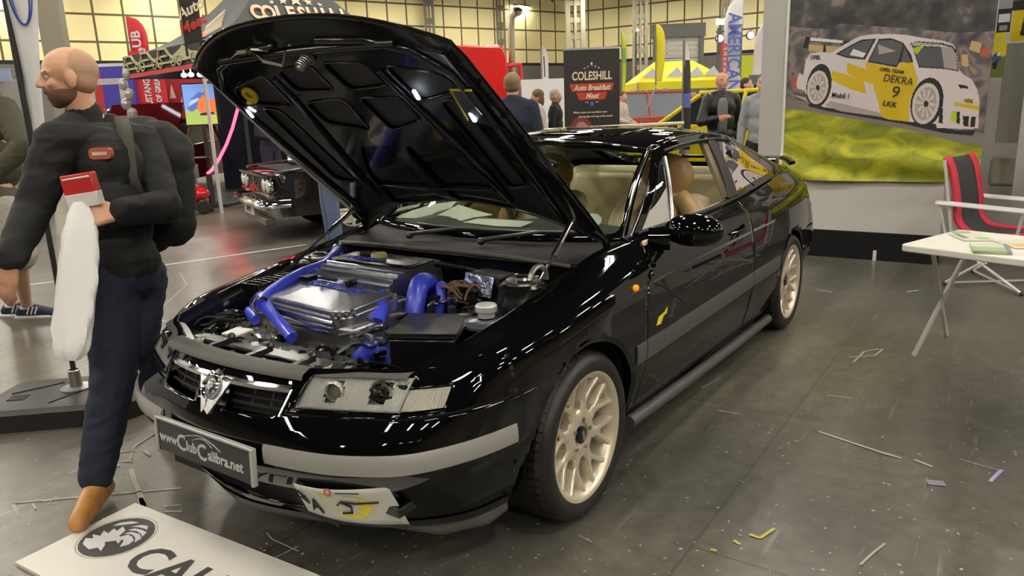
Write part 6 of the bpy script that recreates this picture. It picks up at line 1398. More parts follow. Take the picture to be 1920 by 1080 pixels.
# ---- television on a stand
p = far(380, 12.2); tv_ = empty('television', p, 'upright television showing a blue and orange car on a stand under the canopy', 'television'); yaw = -.12
TVM = [mat('tv_sky', (.22,.42,.90), emit=.55), mat('tv_blue', (.10,.22,.65), emit=.45), mat('tv_orange', (.90,.24,.06), emit=.5), mat('tv_green', (.42,.62,.16), emit=.5), mat('tv_pale', (.5,.62,.9), emit=.6), mat('tv_dark', (.05,.05,.08), emit=.1)]
z0 = atd(380, 233, 12.2).z; z1 = atd(380, 158, 12.2).z; hw = 31*12.2/FPX; fm = facing(Vector(), yaw)
printed('screen', lambda u, v: tuple(fm @ Vector(((u-.5)*2*hw, z0+(z1-z0)*v, .03))), 0, 1, 60, 0, 1, 76, [([(0,0),(1,0),(1,.30),(0,.36)], 3), ([(.08,.40),(.2,.62),(.5,.80),(.75,.78),(.80,.6),(.5,.38),(.2,.32)], 1), ([(.12,.45),(.45,.58),(.5,.66),(.2,.60)], 4), ([(.5,.62),(.66,.74),(.72,.62),(1,.62),(1,.28),(.7,.24),(.45,.30),(.40,.42)], 2), ([(.45,.22),(.95,.24),(.9,.30),(.5,.28)], 5), ([(.30,.33),(.42,.30),(.42,.38),(.32,.38)], 3)], TVM, tv_, smooth=0)
b = MB(); b.T = fm; b.box((-hw-.02, z0-.02, -.03), (hw+.02, z1+.02, .026)); b.T = None; b.build('screen_case', BL, tv_, bevel=.005)
MB().tube([(0,0,.05), (0,0,z0)], .03, 8).build('stand_post', BL, tv_); b = MB(); b.T = fm; b.box((-.40,.0,-.3),(.40,.05,.3)); b.box((-.35,.80,-.02),(.12,.815,.3)); b.T = None; b.build('stand_base', BL, tv_)
# ---- generic car builder for the vehicles behind
def bg_car(name, loc, rz, L_, W_, prof, green, paint, label, wheel_x=(.78, -.80), wr=.32, parts='', glass=None, light=None):
    """profile in (x, z) with nose at +x; greenhouse polygon lifted above the belt"""
    r = empty(name, loc, label, 'car', rz=rz); hw = W_/2; b = MB()
    n = len(prof); secs = []
    for k, (f, ins) in enumerate(((-1, .0), (-.97, .05), (-.80, .09), (0, .10), (.80, .09), (.97, .05), (1, .0))):
        cx = sum(p_[0] for p_ in prof)/n; cz = sum(p_[1] for p_ in prof)/n
        s_ = {1: .93, .97: .97, .80: 1, 0: 1.01}[abs(f)]; secs.append([(cx+(x-cx)*s_, f*hw, cz+(z-cz)*s_ if z > .4 else z) for x, z in prof])
    b.grid(secs, wrap=True); b.add(secs[0], [tuple(range(n))]); b.add(secs[-1], [tuple(reversed(range(n)))]); b.build('body', paint, r, recalc=True, smooth=35)
    if green:
        g = MB(); m_ = len(green); s0 = [(x, -hw*.90 if z < green[0][1]+.05 else -hw*.72, z) for x, z in green]; s1 = [(x, -y, z) for x, y, z in s0]; g.grid([s0, s1], wrap=True); g.add(s0, [tuple(range(m_))]); g.add(s1, [tuple(reversed(range(m_)))]); g.build('glasshouse', glass or mat('dark_glass', (.02,.025,.03), rough=.08), r, recalc=True, smooth=20)
        tp = [p_ for p_ in green if p_[1] > max(q[1] for q in green)-.12]; xs = [p_[0] for p_ in tp]; zt = max(p_[1] for p_ in tp)
        g = MB(); g.box((min(xs)-.03, -hw*.74, zt-.02), (max(xs)+.03, hw*.74, zt+.035)); g.build('roof', paint, r, bevel=.015)
        g = MB()
        for sg in (-1, 1):
            for i in range(m_):
                p0, p1 = s0[i], s0[(i+1) % m_]
                if abs(p0[2]-p1[2]) > .15: MB().tube([(p0[0], p0[1]*sg, p0[2]), (p1[0], p1[1]*sg, p1[2])], .035, 6).build('pillar', paint, r)
            mx = sum(xs)/len(xs); MB().tube([(mx-.15, hw*.90*sg, green[0][1]), (mx-.15, hw*.73*sg, zt)], .03, 6).build('pillar', paint, r)
    for x in wheel_x:
        for sg in (-1, 1):
            xx = x*L_/2; w_ = MB().lathe([(wr*.62,.01),(wr*.95,.01),(wr,-.02),(wr,-.18),(wr*.6,-.20)], (xx, (hw+.005)*sg, wr), (0, sg, 0), 28).build('wheel', TYRE, r)
            q = MB().lathe([(wr*.60,.015),(wr*.64,.012),(wr*.60,-.03)], (xx, (hw+.005)*sg, wr), (0, sg, 0), 24)
            for k in range(8):
                a = 2*PI*k/8; c0 = Vector((xx, (hw-.01)*sg, wr)); q.tube([c0, c0 + Vector((math.cos(a), 0, math.sin(a)))*wr*.60], .022, 5)
            q.build('rim', mat('rim_white_alloy', (.72,.70,.66), rough=.3, metal=.4), w_)
    return r
def cprof(L_, hood, belt, zs=.30, nose=.55): 
    h = L_/2; return [(h-.05, zs), (h, nose), (h-.06, hood-.03), (h-.5, hood), (h*.25, belt), (-h*.45, belt), (-h*.8, belt-.02), (-h+.04, belt-.08), (-h, .55), (-h+.08, zs)]
def solve_yaw(p_from, p_to): return math.atan2(p_to.y-p_from.y, p_to.x-p_from.x)
# dark classic saloon with four round lamps, chrome and raised bonnet: nose towards the left foreground
DARKP = mat('classic_dark_paint', (.014, .012, .010), rough=.08, coat=.8)
bl_ = at(462, 349, .42); br_ = at(582, 391, .42)     # bumper ends in the photo
hd = Vector((.90, -.43, 0)).normalized()
lat = Vector((-hd.y, hd.x, 0)); cfront = Vector((-3.60, -5.72, 0)); 
cl = bg_car('car', cfront - hd*2.1, math.atan2(hd.y, hd.x), 4.2, 1.64, [(2.05,.30),(2.10,.52),(2.06,.76),(2.0,.80),(.75,.84),(.6,.90),(-1.0,.92),(-1.9,.88),(-2.1,.82),(-2.1,.35),(-1.9,.28)], None, DARKP, 'dark classic saloon with four round headlamps, chrome bumper and its bonnet raised', wheel_x=(.56, -.66))
cl['category'] = 'car'
for sg in (-1, 1):
    for y in (.70, .50): hl_ = MB().lathe([(0,.02),(.05,.016),(.08,.0)], (2.10, y*sg, .655), (1,0,0), 16).build('headlamp', mat('lamp_pale', (.75,.76,.70), rough=.2, metal=.2), cl); MB().lathe([(.05,.015),(.082,.02),(.089,.0),(.086,-.03)], (2.085, y*sg, .655), (1,0,0), 20).build('lamp_ring', CHROME, hl_)
MB().box((2.05,-.40,.575),(2.095,.40,.735)).build('grille', BLACKM, cl); b = MB(); b.box((2.06,-.80,.745),(2.12,.80,.775)); b.box((2.06,-.80,.545),(2.11,.80,.565)); b.box((2.08,-.03,.57),(2.11,.01,.75)); b.build('grille_chrome', CHROME, cl)
b = MB().tube(spline([(1.95,-.86,.46),(2.16,-.80,.46),(2.22,-.4,.46),(2.24,0,.46),(2.22,.4,.46),(2.16,.80,.46),(1.9,.87,.46)], 24), .05, 8, flat=.6); b.build('chrome_bumper', CHROME, cl)
pl2 = MB().box((2.19,-.26,.29),(2.20,.26,.40)).build('number_plate', mat('plate_white', (.70,.70,.68), rough=.4), cl, smooth=0); text('plate_text', 'UFW 1', .10, Matrix.Translation((2.203,0,.345)) @ frame((0,0,0),(0,1,0),(0,0,1)), mat('plate_ink', (.02,.02,.02), rough=.5), pl2, ext=.001, bold=.003)
MB().box((2.02,-.55,.19),(2.14,.55,.27)).build('front_valance', mat('valance_grey', (.22,.2,.18), rough=.35, metal=.5), cl, bevel=.01)
b = MB(); b.box((.7,-.70,.80),(1.9,.70,.815)); b.build('engine_bay', BLACKM, cl)
b = MB(); b.tube([(1.5,-.55,.90),(1.45,.1,.92),(1.3,.35,.90)], .05, 10); b.tube([(1.6,-.2,.88),(1.5,.4,.9)], .035, 8); b.sph((1.35,.42,.92), (.12,.12,.09), 12); b.build('engine_pipes', ALU, cl); MB().sph((1.5,.36,.99), .035, 8).build('oil_filler', YEL, cl)
b = MB(); b.grid([[(1.95+.03*0,y,.805),(1.5,y,.835),(.75,y,.85)] for y in (-.82,-.76)]); b.build('wing_top', DARKP, cl)
for y in (-.80, .80): MB().tube([(2.02,y,.80),(1.5,y,.84),(.7,y,.86)], .018, 6).build('wing_edge_chrome', CHROME, cl)
MB().add([(.72,-.70,.86),(.72,.70,.86),(.25,.66,1.75),(.25,-.66,1.75)], [(0,1,2,3)]).build('raised_bonnet', DARKP, cl, solid=.02, smooth=0)
# deep red muscle car nose with lamp and grille under the canopy
MRED = mat('deep_red_paint', (.07, .003, .004), rough=.10, coat=.8)
mc = bg_car('car', tuple(far(318, 15.4)), math.atan2(.50, .86), 4.7, 1.85, cprof(4.7, .92, .98), [(1.2,.95),(.45,1.38),(-1.0,1.40),(-1.9,1.0)], MRED, 'deep red muscle car parked under the grey canopy behind the television', wr=.34)
b = MB(); b.add([(1.25,-.75,.98),(1.25,.75,.98),(.75,.72,1.75),(.75,-.72,1.75)], [(0,1,2,3)]); b.build('raised_bonnet', MRED, mc, solid=.03, smooth=0)
b = MB(); b.tube([(2.36,-.7,.62),(2.40,0,.62),(2.36,.7,.62)], .06, 8); b.build('grille_bar', CHROME, mc)
r_ = random.Random(4); b = MB()
for k in range(60): b.sph((r_.uniform(1.0,2.2), r_.uniform(-.75,.75), .93+r_.uniform(0,.08)), (r_.uniform(.015,.05), r_.uniform(.02,.09), .02), 6)
b.build('engine_trim', CHROME, mc)
# red pedal car with lamp, on the floor by the canopy pole
pcp = at(345, 402, 0); pc = empty('toy_car', pcp, 'small glossy red pedal car on the floor beside the pale canopy pole', 'toy car', rz=-.5)
MB().sph((0,0,.30), (.42,.24,.16), 24).build('body', mat('toy_red', (.55,.01,.02), rough=.12, coat=.6), pc, smooth=60)
for x in (-.28, .28):
    for y in (-.22, .22): MB().lathe([(0,.03),(.09,.03),(.11,0),(.09,-.03),(0,-.03)], (x, y, .11), (0,1,0), 16).build('wheel', TYRE, pc)
# engine block model on the floor left of pole and a low plinth
p = at(338, 345, .35); MB().cbox((p.x, p.y, .55), (.55,.35,.25)).cbox((p.x, p.y, .22), (.5,.3,.44)).build('engine_display', mat('cast_pale', (.42,.40,.40), rough=.35, metal=.7), None, bevel=.02, label='pale metal engine head on a stand left of the glowing red tube', cat='display')
# glowing red tube
NE = mat('neon_red_glow', (1, .02, .04), emit=14)
pts = [atd(389, 326, 11.6), atd(398, 318, 11.6), atd(412, 296, 11.55), atd(425, 270, 11.5), atd(436, 240, 11.4), atd(449, 192, 11.3), atd(453, 165, 11.2)]
tb_ = MB().tube(pts, .022, 8).build('glowing_tube', NE, None, label='curved glowing red light tube right of the pale canopy pole', cat='light')
MB().tube([pts[0], Vector((pts[0].x, pts[0].y, 0))], .03, 6).build('tube_stand', GV, tb_)
MB().tube([pts[-1], Vector((pts[-1].x, pts[-1].y, 0))], .03, 6).build('tube_stand', GV, tb_)
# dark cloth backdrop right of the tube
p = far(500, 15.2); MB().cbox(p + Z*1.25, (2.0, .1, 2.5), R=R).build('backdrop', mat('backdrop_navy', (.008,.010,.022), rough=.9), None, smooth=0, label='dark navy backdrop seen below the raised bonnet of the black coupe', cat='backdrop')
# ---- red truck with exhaust stack
tr = empty('truck', far(895, 17), 'bright red truck cab with chrome exhaust stack behind the raised bonnet', 'truck'); TR = mat('truck_red', (.70,.015,.012), rough=.25, coat=.4)
hw = .62; b = MB(); b.T = R.to_4x4(); b.prism(rpoly([(-1.1,.6),(.70,.6),(.70,2.5),(.60,2.68),(-1.1,2.78)], .06), Matrix.Rotation(PI/2, 4, 'X') @ Matrix.Translation((0,0,-.9)), 1.8); b.T = None; b.build('cab', TR, tr, bevel=.03)
b = MB()
for k in range(4): b.sph(RTH*(.0+.16*k) - FWH*.2 + Z*2.74, (.07,.07,.045), 8)
b.build('roof_lamps', WF, tr); MB().tube([RTH*.70+Z*2.3-FWH*.5, RTH*1.0+Z*2.32-FWH*.5, RTH*1.0+Z*2.0-FWH*.5], .05, 6).build('mirror', TR, tr)
MB().tube([RTH*.83, RTH*.83+Z*3.1, RTH*.84+Z*3.35, RTH*.95+Z*3.48, RTH*1.0+Z*3.49], [.075,.075,.085,.10,.10], 12).build('exhaust_stack', mat('stack_metal', (.40,.38,.28), rough=.35, metal=.8), tr); MB().sph(RTH*.98+Z*3.47, (.12,.12,.1), 12).build('stack_tip', CHROME, tr)
MB().cbox(Z*.45, (1.9,1.8,.5), R=R).build('chassis', BLACKM, tr)
for x in (-.6,.5): MB().lathe([(0,.1),(.4,.1),(.48,.06),(.48,-.1),(0,-.1)], RTH*x - FWH*.85 + Z*.48, FWH, 20).build('wheel', TYRE, tr)
# silver open-bonnet car bits between the suit man and the banner
bg_car('car', far(1045, 14.6), math.atan2(RTH.y, RTH.x), 2.6, 1.5, cprof(2.6, .85, .95), None, mat('silver_grey_paint', (.35,.36,.36), rough=.25, coat=.5), 'low silver grey car body just left of the pull-up banner', wr=.28)
# red estate and yellow pickup
bg_car('car', far(1222, 17.0), math.atan2(RTH.y, RTH.x)+.35, 3.1, 1.6, cprof(3.1, .95, 1.12), [(.85,1.10),(.60,1.60),(-1.2,1.62),(-1.45,1.10)], mat('brick_red_paint', (.42,.07,.06), rough=.35), 'brick red car with a boxy roof between the pull-up banner and the black feather flag', glass=mat('pale_glass', (.22,.24,.28), rough=.1))
YC = mat('yellow_car_paint', (.80,.66,.005), rough=.28, coat=.4)
hy = (-RTH*.62 + FWH*.78).normalized(); bg_car('car', far(1385, 11.2), math.atan2(hy.y, hy.x), 4.1, 1.6, cprof(4.1, .95, 1.08), [(.95,1.07),(.25,1.50),(-1.0,1.52),(-1.6,1.08)], YC, 'bright yellow car behind the bald man in the leather jacket')
# yellow lettered side board on the near stand
p0 = far(1152, 9.4); p1 = far(1270, 9.4); lb = MB().cbox((p0+p1)/2 + Z*.98, ((p1-p0).length, .05, .30), R=R).build('lettered_board', RBK, None, smooth=0, label='low black board with orange COLESHILL lettering behind the roof of the black coupe', cat='sign')
text('board_text', 'Coleshill Auto Breakfast Meet', .082, frame((p0+p1)/2 + Z*1.085 - FWH*.03, RTH, Z), mat('lettering_orange', (.9,.42,.02), rough=.5), lb, ext=.002, bold=.003, sx=.68)
for s_ in (-1, 1): MB().cbox((p0+p1)/2 + RTH*s_*(p1-p0).length*.4 + Z*.39, (.04,.04,.78), R=R).build('leg', BL, lb)
p0 = far(985, 8.9); p1 = far(1283, 8.9); rl = MB().tube([p0 + Z*1.135, p1 + Z*1.16], .022, 6).build('barrier_rail', mat('rail_cream', (.66,.6,.42), rough=.5), None, label='thin cream barrier rail running just above the roof of the black coupe', cat='rail')
for s_ in (.02, .5, .98): q = p0.lerp(p1, s_); MB().tube([q, q + Z*1.115], .015, 6).build('post', ALU, rl)
q = far(1193, 9.8); ae = MB().tube([q, q + Z*1.0, q + RTH*.33 + Z*1.80], .006, 5); ae.build('banner_stay', ALU, None, label='thin bright rod slanting up beside the black feather flag', cat='rod'); 
# ================================================================ people
SKIN = mat('skin', (.62,.36,.24), rough=.5, noise=.06, nscale=30); SKIN2 = mat('skin_tan', (.50,.27,.16), rough=.5, noise=.05, nscale=30)
from mathutils import noise as mnoise
def remesh(mb, name, m_, parent, voxel, it=4, wr=0, **k):
    o = mb.build(name, m_, None, smooth=0); r = o.modifiers.new('r', 'REMESH'); r.mode = 'VOXEL'; r.voxel_size = voxel; r.use_smooth_shade = True
    s = o.modifiers.new('s', 'SMOOTH'); s.iterations = it; s.factor = .5
    dg = bpy.context.evaluated_depsgraph_get(); me = bpy.data.meshes.new_from_object(o.evaluated_get(dg)); me.name = name
    if wr:
        me.update(); N_ = [v.normal.copy() for v in me.vertices]
        for v, n_ in zip(me.vertices, N_):
            q = v.co; f_ = mnoise.noise(Vector((q.x*7, q.y*7, q.z*17))) + .6*mnoise.noise(Vector((q.x*16+q.z*9, q.y*16, q.z*26)))
            v.co = q + n_*(wr*(.62+.5*(1-abs(f_)*2.2)))
    me.shade_smooth()
    bpy.data.objects.remove(o); me.materials.clear(); me.materials.append(m_); return link(name, me, parent, **k)
def cap(mb, a, b, ra, rb, n=14):
    a, b = Vector(a), Vector(b); mb.tube([a, b], [ra, rb], n); mb.sph(a, ra, n); mb.sph(b, rb, n)
def limb(mb, pts, rs, n=14):
    for i in range(len(pts)-1): cap(mb, pts[i], pts[i+1], rs[i], rs[i+1], n)
def basis(f, up=Vector((0,0,1))):
    f = Vector(f).normalized(); l = up.cross(f).normalized(); u = f.cross(l); return Matrix((f, l, u)).transposed()     # local x forward, y left, z up
def head(mb, c, R, s=1, detail=True):
    c = Vector(c); q = lambda x, y, z: c + R @ Vector((x, y, z))*s
    mb.sph(q(-.012,0,.028), tuple(v*s for v in (.098,.077,.088)), 20, R=R); mb.sph(q(.018,0,-.038), tuple(v*s for v in (.070,.060,.072)), 18, R=R); mb.sph(q(.050,0,-.088), tuple(v*s for v in (.028,.032,.022)), 12, R=R)
    if detail:
        cap(mb, q(.083,0,.018), q(.105,0,-.020), .009*s, .014*s, 8); mb.sph(q(.098,.012,-.026), .009*s, 8); mb.sph(q(.098,-.012,-.026), .009*s, 8)
        for y in (-1, 1):
            cap(mb, q(.082,.012*y,.026), q(.070,.048*y,.024), .010*s, .008*s, 8); mb.sph(q(.058,.042*y,-.022), tuple(v*s for v in (.022,.020,.020)), 8, R=R)
            mb.sph(q(-.008,.078*y,-.012), tuple(v*s for v in (.020,.010,.034)), 10, R=R)
        cap(mb, q(.083,-.020,-.056), q(.083,.020,-.056), .0075*s, .0075*s, 8); cap(mb, q(.080,-.017,-.067), q(.080,.017,-.067), .008*s, .008*s, 8)
def hand(mb, w_, d, palm, s=1, curl=.5):
    """w_ wrist, d pointing direction, palm normal direction"""
    w_ = Vector(w_); d = Vector(d).normalized(); p = Vector(palm); p = (p - d*p.dot(d)).normalized(); side = d.cross(p)
    for k in range(4):
        y = (-.030+.020*k)*s; L0_ = (.085-.004*abs(k-1.5))*s; a = w_ + d*.015*s + side*y*.6; b_ = w_ + d*L0_ + side*y; cap(mb, a, b_, .016*s, .0125*s, 8)
        f = [.036,.042,.040,.032][k]*s; ang = 0; q = b_; dd = d
        for j in range(3):
            ang += curl*(.5+.25*j); dd = (d*math.cos(ang) + p*math.sin(ang)); e = q + dd*f*(1, .7, .55)[j]; cap(mb, q, e, (.0100-.0009*j)*s, (.0095-.0009*j)*s, 8); q = e
    t0_ = w_ + d*.028*s - side*.032*s; t1_ = t0_ + (d*.6 - side*.55 + p*.35).normalized()*.038*s; t2_ = t1_ + (d*.8 + p*.55).normalized()*.032*s; cap(mb, t0_, t1_, .0145*s, .0115*s, 8); cap(mb, t1_, t2_, .0115*s, .009*s, 8)
HAIRM = {}
def person(name, root, label, J, cols, f_head, f_body, voxel=.013, near=False, hair='short', haircol=(.05,.035,.02), coat_len=.0, skin=SKIN, sleeves='long', legs='long', group=None, bulk=1.0, shoes=True, lower=True, collar=True, beard=None):
    """J: joints in world space. cols: (top, trousers, shoes) materials"""
    O = Vector(root); r = empty(name, O, label, 'person', group); g = {k: Vector(v) - O for k, v in J.items() if not k.startswith(('palm', 'curl', 'hd'))}; Rb = basis(f_body); Rh = basis(f_head)
    s = 1.0
    # one continuous body
    b = MB(); head(b, g['head'], Rh, 1.0, True); limb(b, [g['neck'] - Z*.03, g['head'] + Rh @ Vector((-.015,0,-.06))], [.058,.052])
    for sd in 'LR':
        limb(b, [g['sh'+sd], g['el'+sd], g['wr'+sd]], [.050,.036,.026]); cv = J.get('palm'+sd, None); pv = Vector(cv) if cv is not None else Rb @ Vector((0, 1 if sd == 'R' else -1, 0))
        hand(b, g['wr'+sd], (Vector(J['hd'+sd]) if 'hd'+sd in J else (g['wr'+sd]-g['el'+sd])), pv, 1.0, J.get('curl'+sd, .45))
        if lower:
            limb(b, [g['hip'+sd], g['kn'+sd], g['an'+sd]], [.080,.052,.036]); k_ = g['kn'+sd].lerp(g['an'+sd], .3); cap(b, k_ - Rb @ Vector((.012,0,0)), g['an'+sd], .052, .034)
            limb(b, [g['an'+sd], g['toe'+sd]], [.034,.026])
    b.sph((g['shL']+g['shR'])*.5 - Z*.13, (.10,.15,.17), 16, R=Rb); b.sph((g['hipL']+g['hipR'])*.5 + Z*.06, (.10,.14,.13), 16, R=Rb); cap(b, (g['shL']+g['shR'])*.5 - Z*.15, (g['hipL']+g['hipR'])*.5 + Z*.05, .105, .10)
    cap(b, g['shL'], g['shR'], .05, .05); cap(b, g['shL'].lerp(g['neck'], .8), g['neck'], .05, .055)
    body = remesh(b, 'body', skin, r, voxel if near else voxel, 3 if near else 4)
    ew = MB(); ed = MB()
    for y in (-1, 1):
        c = g['head'] + Rh @ Vector((.0685, .031*y, .006)); ew.sph(c, .0112, 10); ed.sph(c + Rh @ Vector((.0068,0,0)), .0062, 8); cap(ed, c + Rh @ Vector((.012,-.014*y,.020)), c + Rh @ Vector((.005,.018*y,.022)), .0045, .003, 6)
    ew.build('eye', mat('eye_white', (.55,.52,.48), rough=.3), r, smooth=60); ed.build('eye_dark', mat('eye_dark', (.03,.02,.015), rough=.4), r, smooth=60)
    # clothes
    T_ = MB(); mid = (g['shL']+g['shR'])*.5; hp = (g['hipL']+g['hipR'])*.5; B = bulk
    T_.sph(mid - Z*.11, (.125*B,.175*B,.17), 18, R=Rb); T_.sph(mid.lerp(hp, .55), (.125*B,.165*B,.18), 18, R=Rb); T_.sph(hp + Z*.07, (.125*B,.165*B,.12), 18, R=Rb)
    cap(T_, g['shL'], g['shR'], .066*B, .066*B)
    for q in 'LR': cap(T_, g['sh'+q].lerp(g['neck'], .15), g['neck'].lerp(g['sh'+q], .45) + Z*.005, .062, .055)
    if collar: cap(T_, g['neck'] - Z*.04, g['neck'] + (g['head']-g['neck']).normalized()*.012, .074, .063)
    if coat_len: cap(T_, hp + Z*.05, hp - Z*coat_len, .155*B, .165*B)
    for q in 'LR':
        if sleeves == 'long': limb(T_, [g['sh'+q], g['el'+q], g['wr'+q].lerp(g['el'+q], .08)], [.067*B,.054*B,.040*B])
        else: limb(T_, [g['sh'+q], g['sh'+q].lerp(g['el'+q], .7)], [.066*B,.058*B])
    jacket = remesh(T_, 'jacket' if sleeves == 'long' else 'shirt', cols[0], r, voxel, 5, wr=.009 if near else .006)
    if lower:
        t = MB(); t.sph(hp + Z*.02, (.115*B,.155*B,.12), 16, R=Rb)
        for q in 'LR':
            if legs == 'long': limb(t, [g['hip'+q], g['kn'+q], g['an'+q] + Z*.03], [.098*B,.070*B,.056])
            else: limb(t, [g['hip'+q], g['kn'+q] + Z*.02], [.098*B,.088*B])
        remesh(t, 'trousers' if legs == 'long' else 'shorts', cols[1], r, voxel, 4, wr=.008 if near else .005)
        for q in 'LR':
            sh = MB(); a = g['an'+q]; to = g['toe'+q]; d = (to-a); d.z = 0; d.normalize(); z0 = min(a.z, to.z)
            heel = a - d*.055; heel.z = a.z-.045; cap(sh, heel, a + Z*.0 - d*.01, .036, .040, 12); cap(sh, a + d*.03 - Z*.015, to, .042, .034, 12); cap(sh, heel, to - Z*.004, .034, .036, 12)
            remesh(sh, 'shoe', cols[2], r, .008, 3)
    if hair != 'none':
        h = MB(); up = .0
        if hair == 'short': h.sph(g['head'] + Rh @ Vector((-.022,0,.040)), (.096,.083,.085), 18, R=Rh); h.sph(g['head'] + Rh @ Vector((-.050,0,-.01)), (.065,.078,.075), 16, R=Rh)
        if hair == 'long': h.sph(g['head'] + Rh @ Vector((-.022,0,.040)), (.104,.092,.092), 18, R=Rh); h.sph(g['head'] + Rh @ Vector((-.055,0,-.05)), (.07,.090,.13), 16, R=Rh)
        if hair == 'crop': h.sph(g['head'] + Rh @ Vector((-.024,0,.030)), (.0905,.0785,.083), 22, R=Rh); h.sph(g['head'] + Rh @ Vector((-.038,0,-.012)), (.062,.0745,.062), 18, R=Rh)
        remesh(h, 'hair', mat('hair_%d_%d' % (haircol[0]*1000, haircol[1]*1000), haircol, rough=.7), r, .009, 3)
    return r
def stand(name, px, D, H, label, cols, fyaw, hyaw=None, voxel=.016, arms='down', **k):
    """standing figure with its head at pixel column px; yaw is turned from the direction towards the viewer (0 faces us)"""
    p = far(px, D); base = -FWH; f = base.copy(); f.rotate(Matrix.Rotation(fyaw, 3, 'Z')); hf = base.copy(); hf.rotate(Matrix.Rotation(hyaw if hyaw is not None else fyaw, 3, 'Z')); R = basis(f); q = H/1.75
    P_ = lambda x, y, z: p + R @ Vector((x, y, 0))*q + Z*z*q
    J = dict(head=P_(.02,0,1.63), neck=P_(0,0,1.49), shL=P_(0,.17,1.42), shR=P_(0,-.17,1.42), elL=P_(-.02,.24,1.13), elR=P_(-.02,-.24,1.13), wrL=P_(.06,.25,.88), wrR=P_(.06,-.25,.88),
             hipL=P_(0,.09,.90), hipR=P_(0,-.09,.90), knL=P_(.02,.10,.49), knR=P_(.02,-.10,.49), anL=P_(0,.11,.08), anR=P_(0,-.11,.08), toeL=P_(.16,.13,.035), toeR=P_(.16,-.13,.035))
    if arms == 'front': J.update(elL=P_(.03,.25,1.14), elR=P_(.03,-.25,1.14), wrL=P_(.24,.12,1.08), wrR=P_(.24,-.12,1.08))
    if arms == 'fold': J.update(elL=P_(.08,.24,1.16), elR=P_(.08,-.24,1.16), wrL=P_(.20,-.05,1.16), wrR=P_(.22,.06,1.12))
    if arms == 'pocket': J.update(elR=P_(.06,-.28,1.14), wrR=P_(.22,-.12,1.18), elL=P_(-.04,.27,1.14), wrL=P_(.05,.22,.92))
    return person(name, p, label, J, cols, hf, f, voxel=voxel, **k)
def cl_(n, c, r_=.85): return mat('cloth_'+n, c, rough=r_, noise=.12, nscale=25)
JN = cl_('jeans', (.055,.08,.14)); BK = cl_('black', (.012,.012,.013)); NV = cl_('navy', (.018,.022,.045)); SHB = mat('shoe_black', (.01,.01,.01), rough=.5)
stand('person', 962, 6.9, 1.74, 'bald man seen from behind in a dark navy suit jacket beside the raised bonnet', (NV, BK, SHB), PI-.25, hair='crop', haircol=(.25,.17,.09), bulk=1.12, skin=SKIN)
lm = stand('person', 1352, 9.6, 1.76, 'smiling bald man in a black leather jacket in front of the bright yellow car', (mat('leather_black', (.006,.006,.0065), rough=.4), JN, SHB), .1, hair='none', arms='pocket', bulk=1.12, skin=mat('skin_ruddy', (.62,.30,.20), rough=.5))
stand('person', 1397, 13.0, 1.77, 'dark-haired man in black behind the bald man in the leather jacket', (BK, JN, SHB), .9, hyaw=1.0, haircol=(.03,.02,.015))
stand('person', 1431, 8.9, 1.70, 'man in a light grey shirt, partly hidden at the left edge of the white partition', (cl_('grey', (.30,.31,.33)), BK, SHB), -.4, haircol=(.12,.08,.05), arms='down')
stand('person', 1009, 12.2, 1.68, 'brown-haired person in a pale hooded coat left of the pull-up banner', (cl_('pale', (.55,.48,.42)), JN, SHB), -1.4, haircol=(.16,.08,.04), hair='long')
stand('person', 1041, 12.7, 1.69, 'grey-haired woman in a dark top just left of the pull-up banner', (BK, JN, SHB), 1.3, haircol=(.38,.35,.30), hair='short')
O_ = lm.location; fl = -FWH; b = MB(); b.grid([[O_*0 + fl*(.150-.9*x*x) + RTH*(x-.02) + Z*z for x in np.linspace(-w__, w__, 7)] for z, w__ in ((1.44,.035),(1.38,.060),(1.25,.065),(1.10,.060),(1.0,.055))]); b.build('shirt_front', cl_('shirt_grey', (.20,.20,.21)), lm, smooth=60, solid=.012)
MB().grid([[fl*(.112-1.2*x*x+.0) + RTH*x + Z*(1.575+4*x*x) for x in np.linspace(-.028,.028,7)], [fl*(.110-1.2*x*x) + RTH*x + Z*(1.563+6*x*x) for x in np.linspace(-.028,.028,7)]]).build('teeth', mat('teeth', (.75,.72,.66), rough=.3), lm, smooth=60)
# crowd between the banner and the black flag
HC = [(.10,.06,.03),(.30,.22,.12),(.03,.02,.02),(.22,.2,.18)]
crowd_spec = [(1165,15.5,1.66,'pale','person with light hair right beside the pull-up banner'),(1186,21,1.76,'cream','person in cream seen over the left end of the brick red car roof'),(1204,22,1.74,'blue','person in blue seen over the brick red car, second from its left end'),(1247,20.5,1.78,'black','dark-haired woman in black looking over the brick red car'),(1216,19.6,1.70,'pale','person in a pale top seen over the middle of the brick red car'),(1300,19,1.60,'cream','person in cream seen right of the black feather flag'),(1318,20.5,1.62,'blue','person in blue seen between the black feather flag and the bald man'),(1330,18,1.55,'pale','person in a pale top at the left shoulder of the bald man'),(1378,17,1.6,'black','person in black far behind, between the bald man and the dark-haired man')]
CC = {'pale': cl_('pale2', (.5,.42,.38)), 'cream': cl_('cream', (.62,.56,.42)), 'blue': cl_('skyblue', (.25,.35,.5)), 'black': BK}
for i, (px, D, H, c_, lab) in enumerate(crowd_spec): stand('person', px, D, H, lab, (CC[c_], JN, SHB), (-1)**i*.8 + .2, voxel=.024, haircol=HC[i % 4], hair='long' if i % 2 else 'short', arms='front')
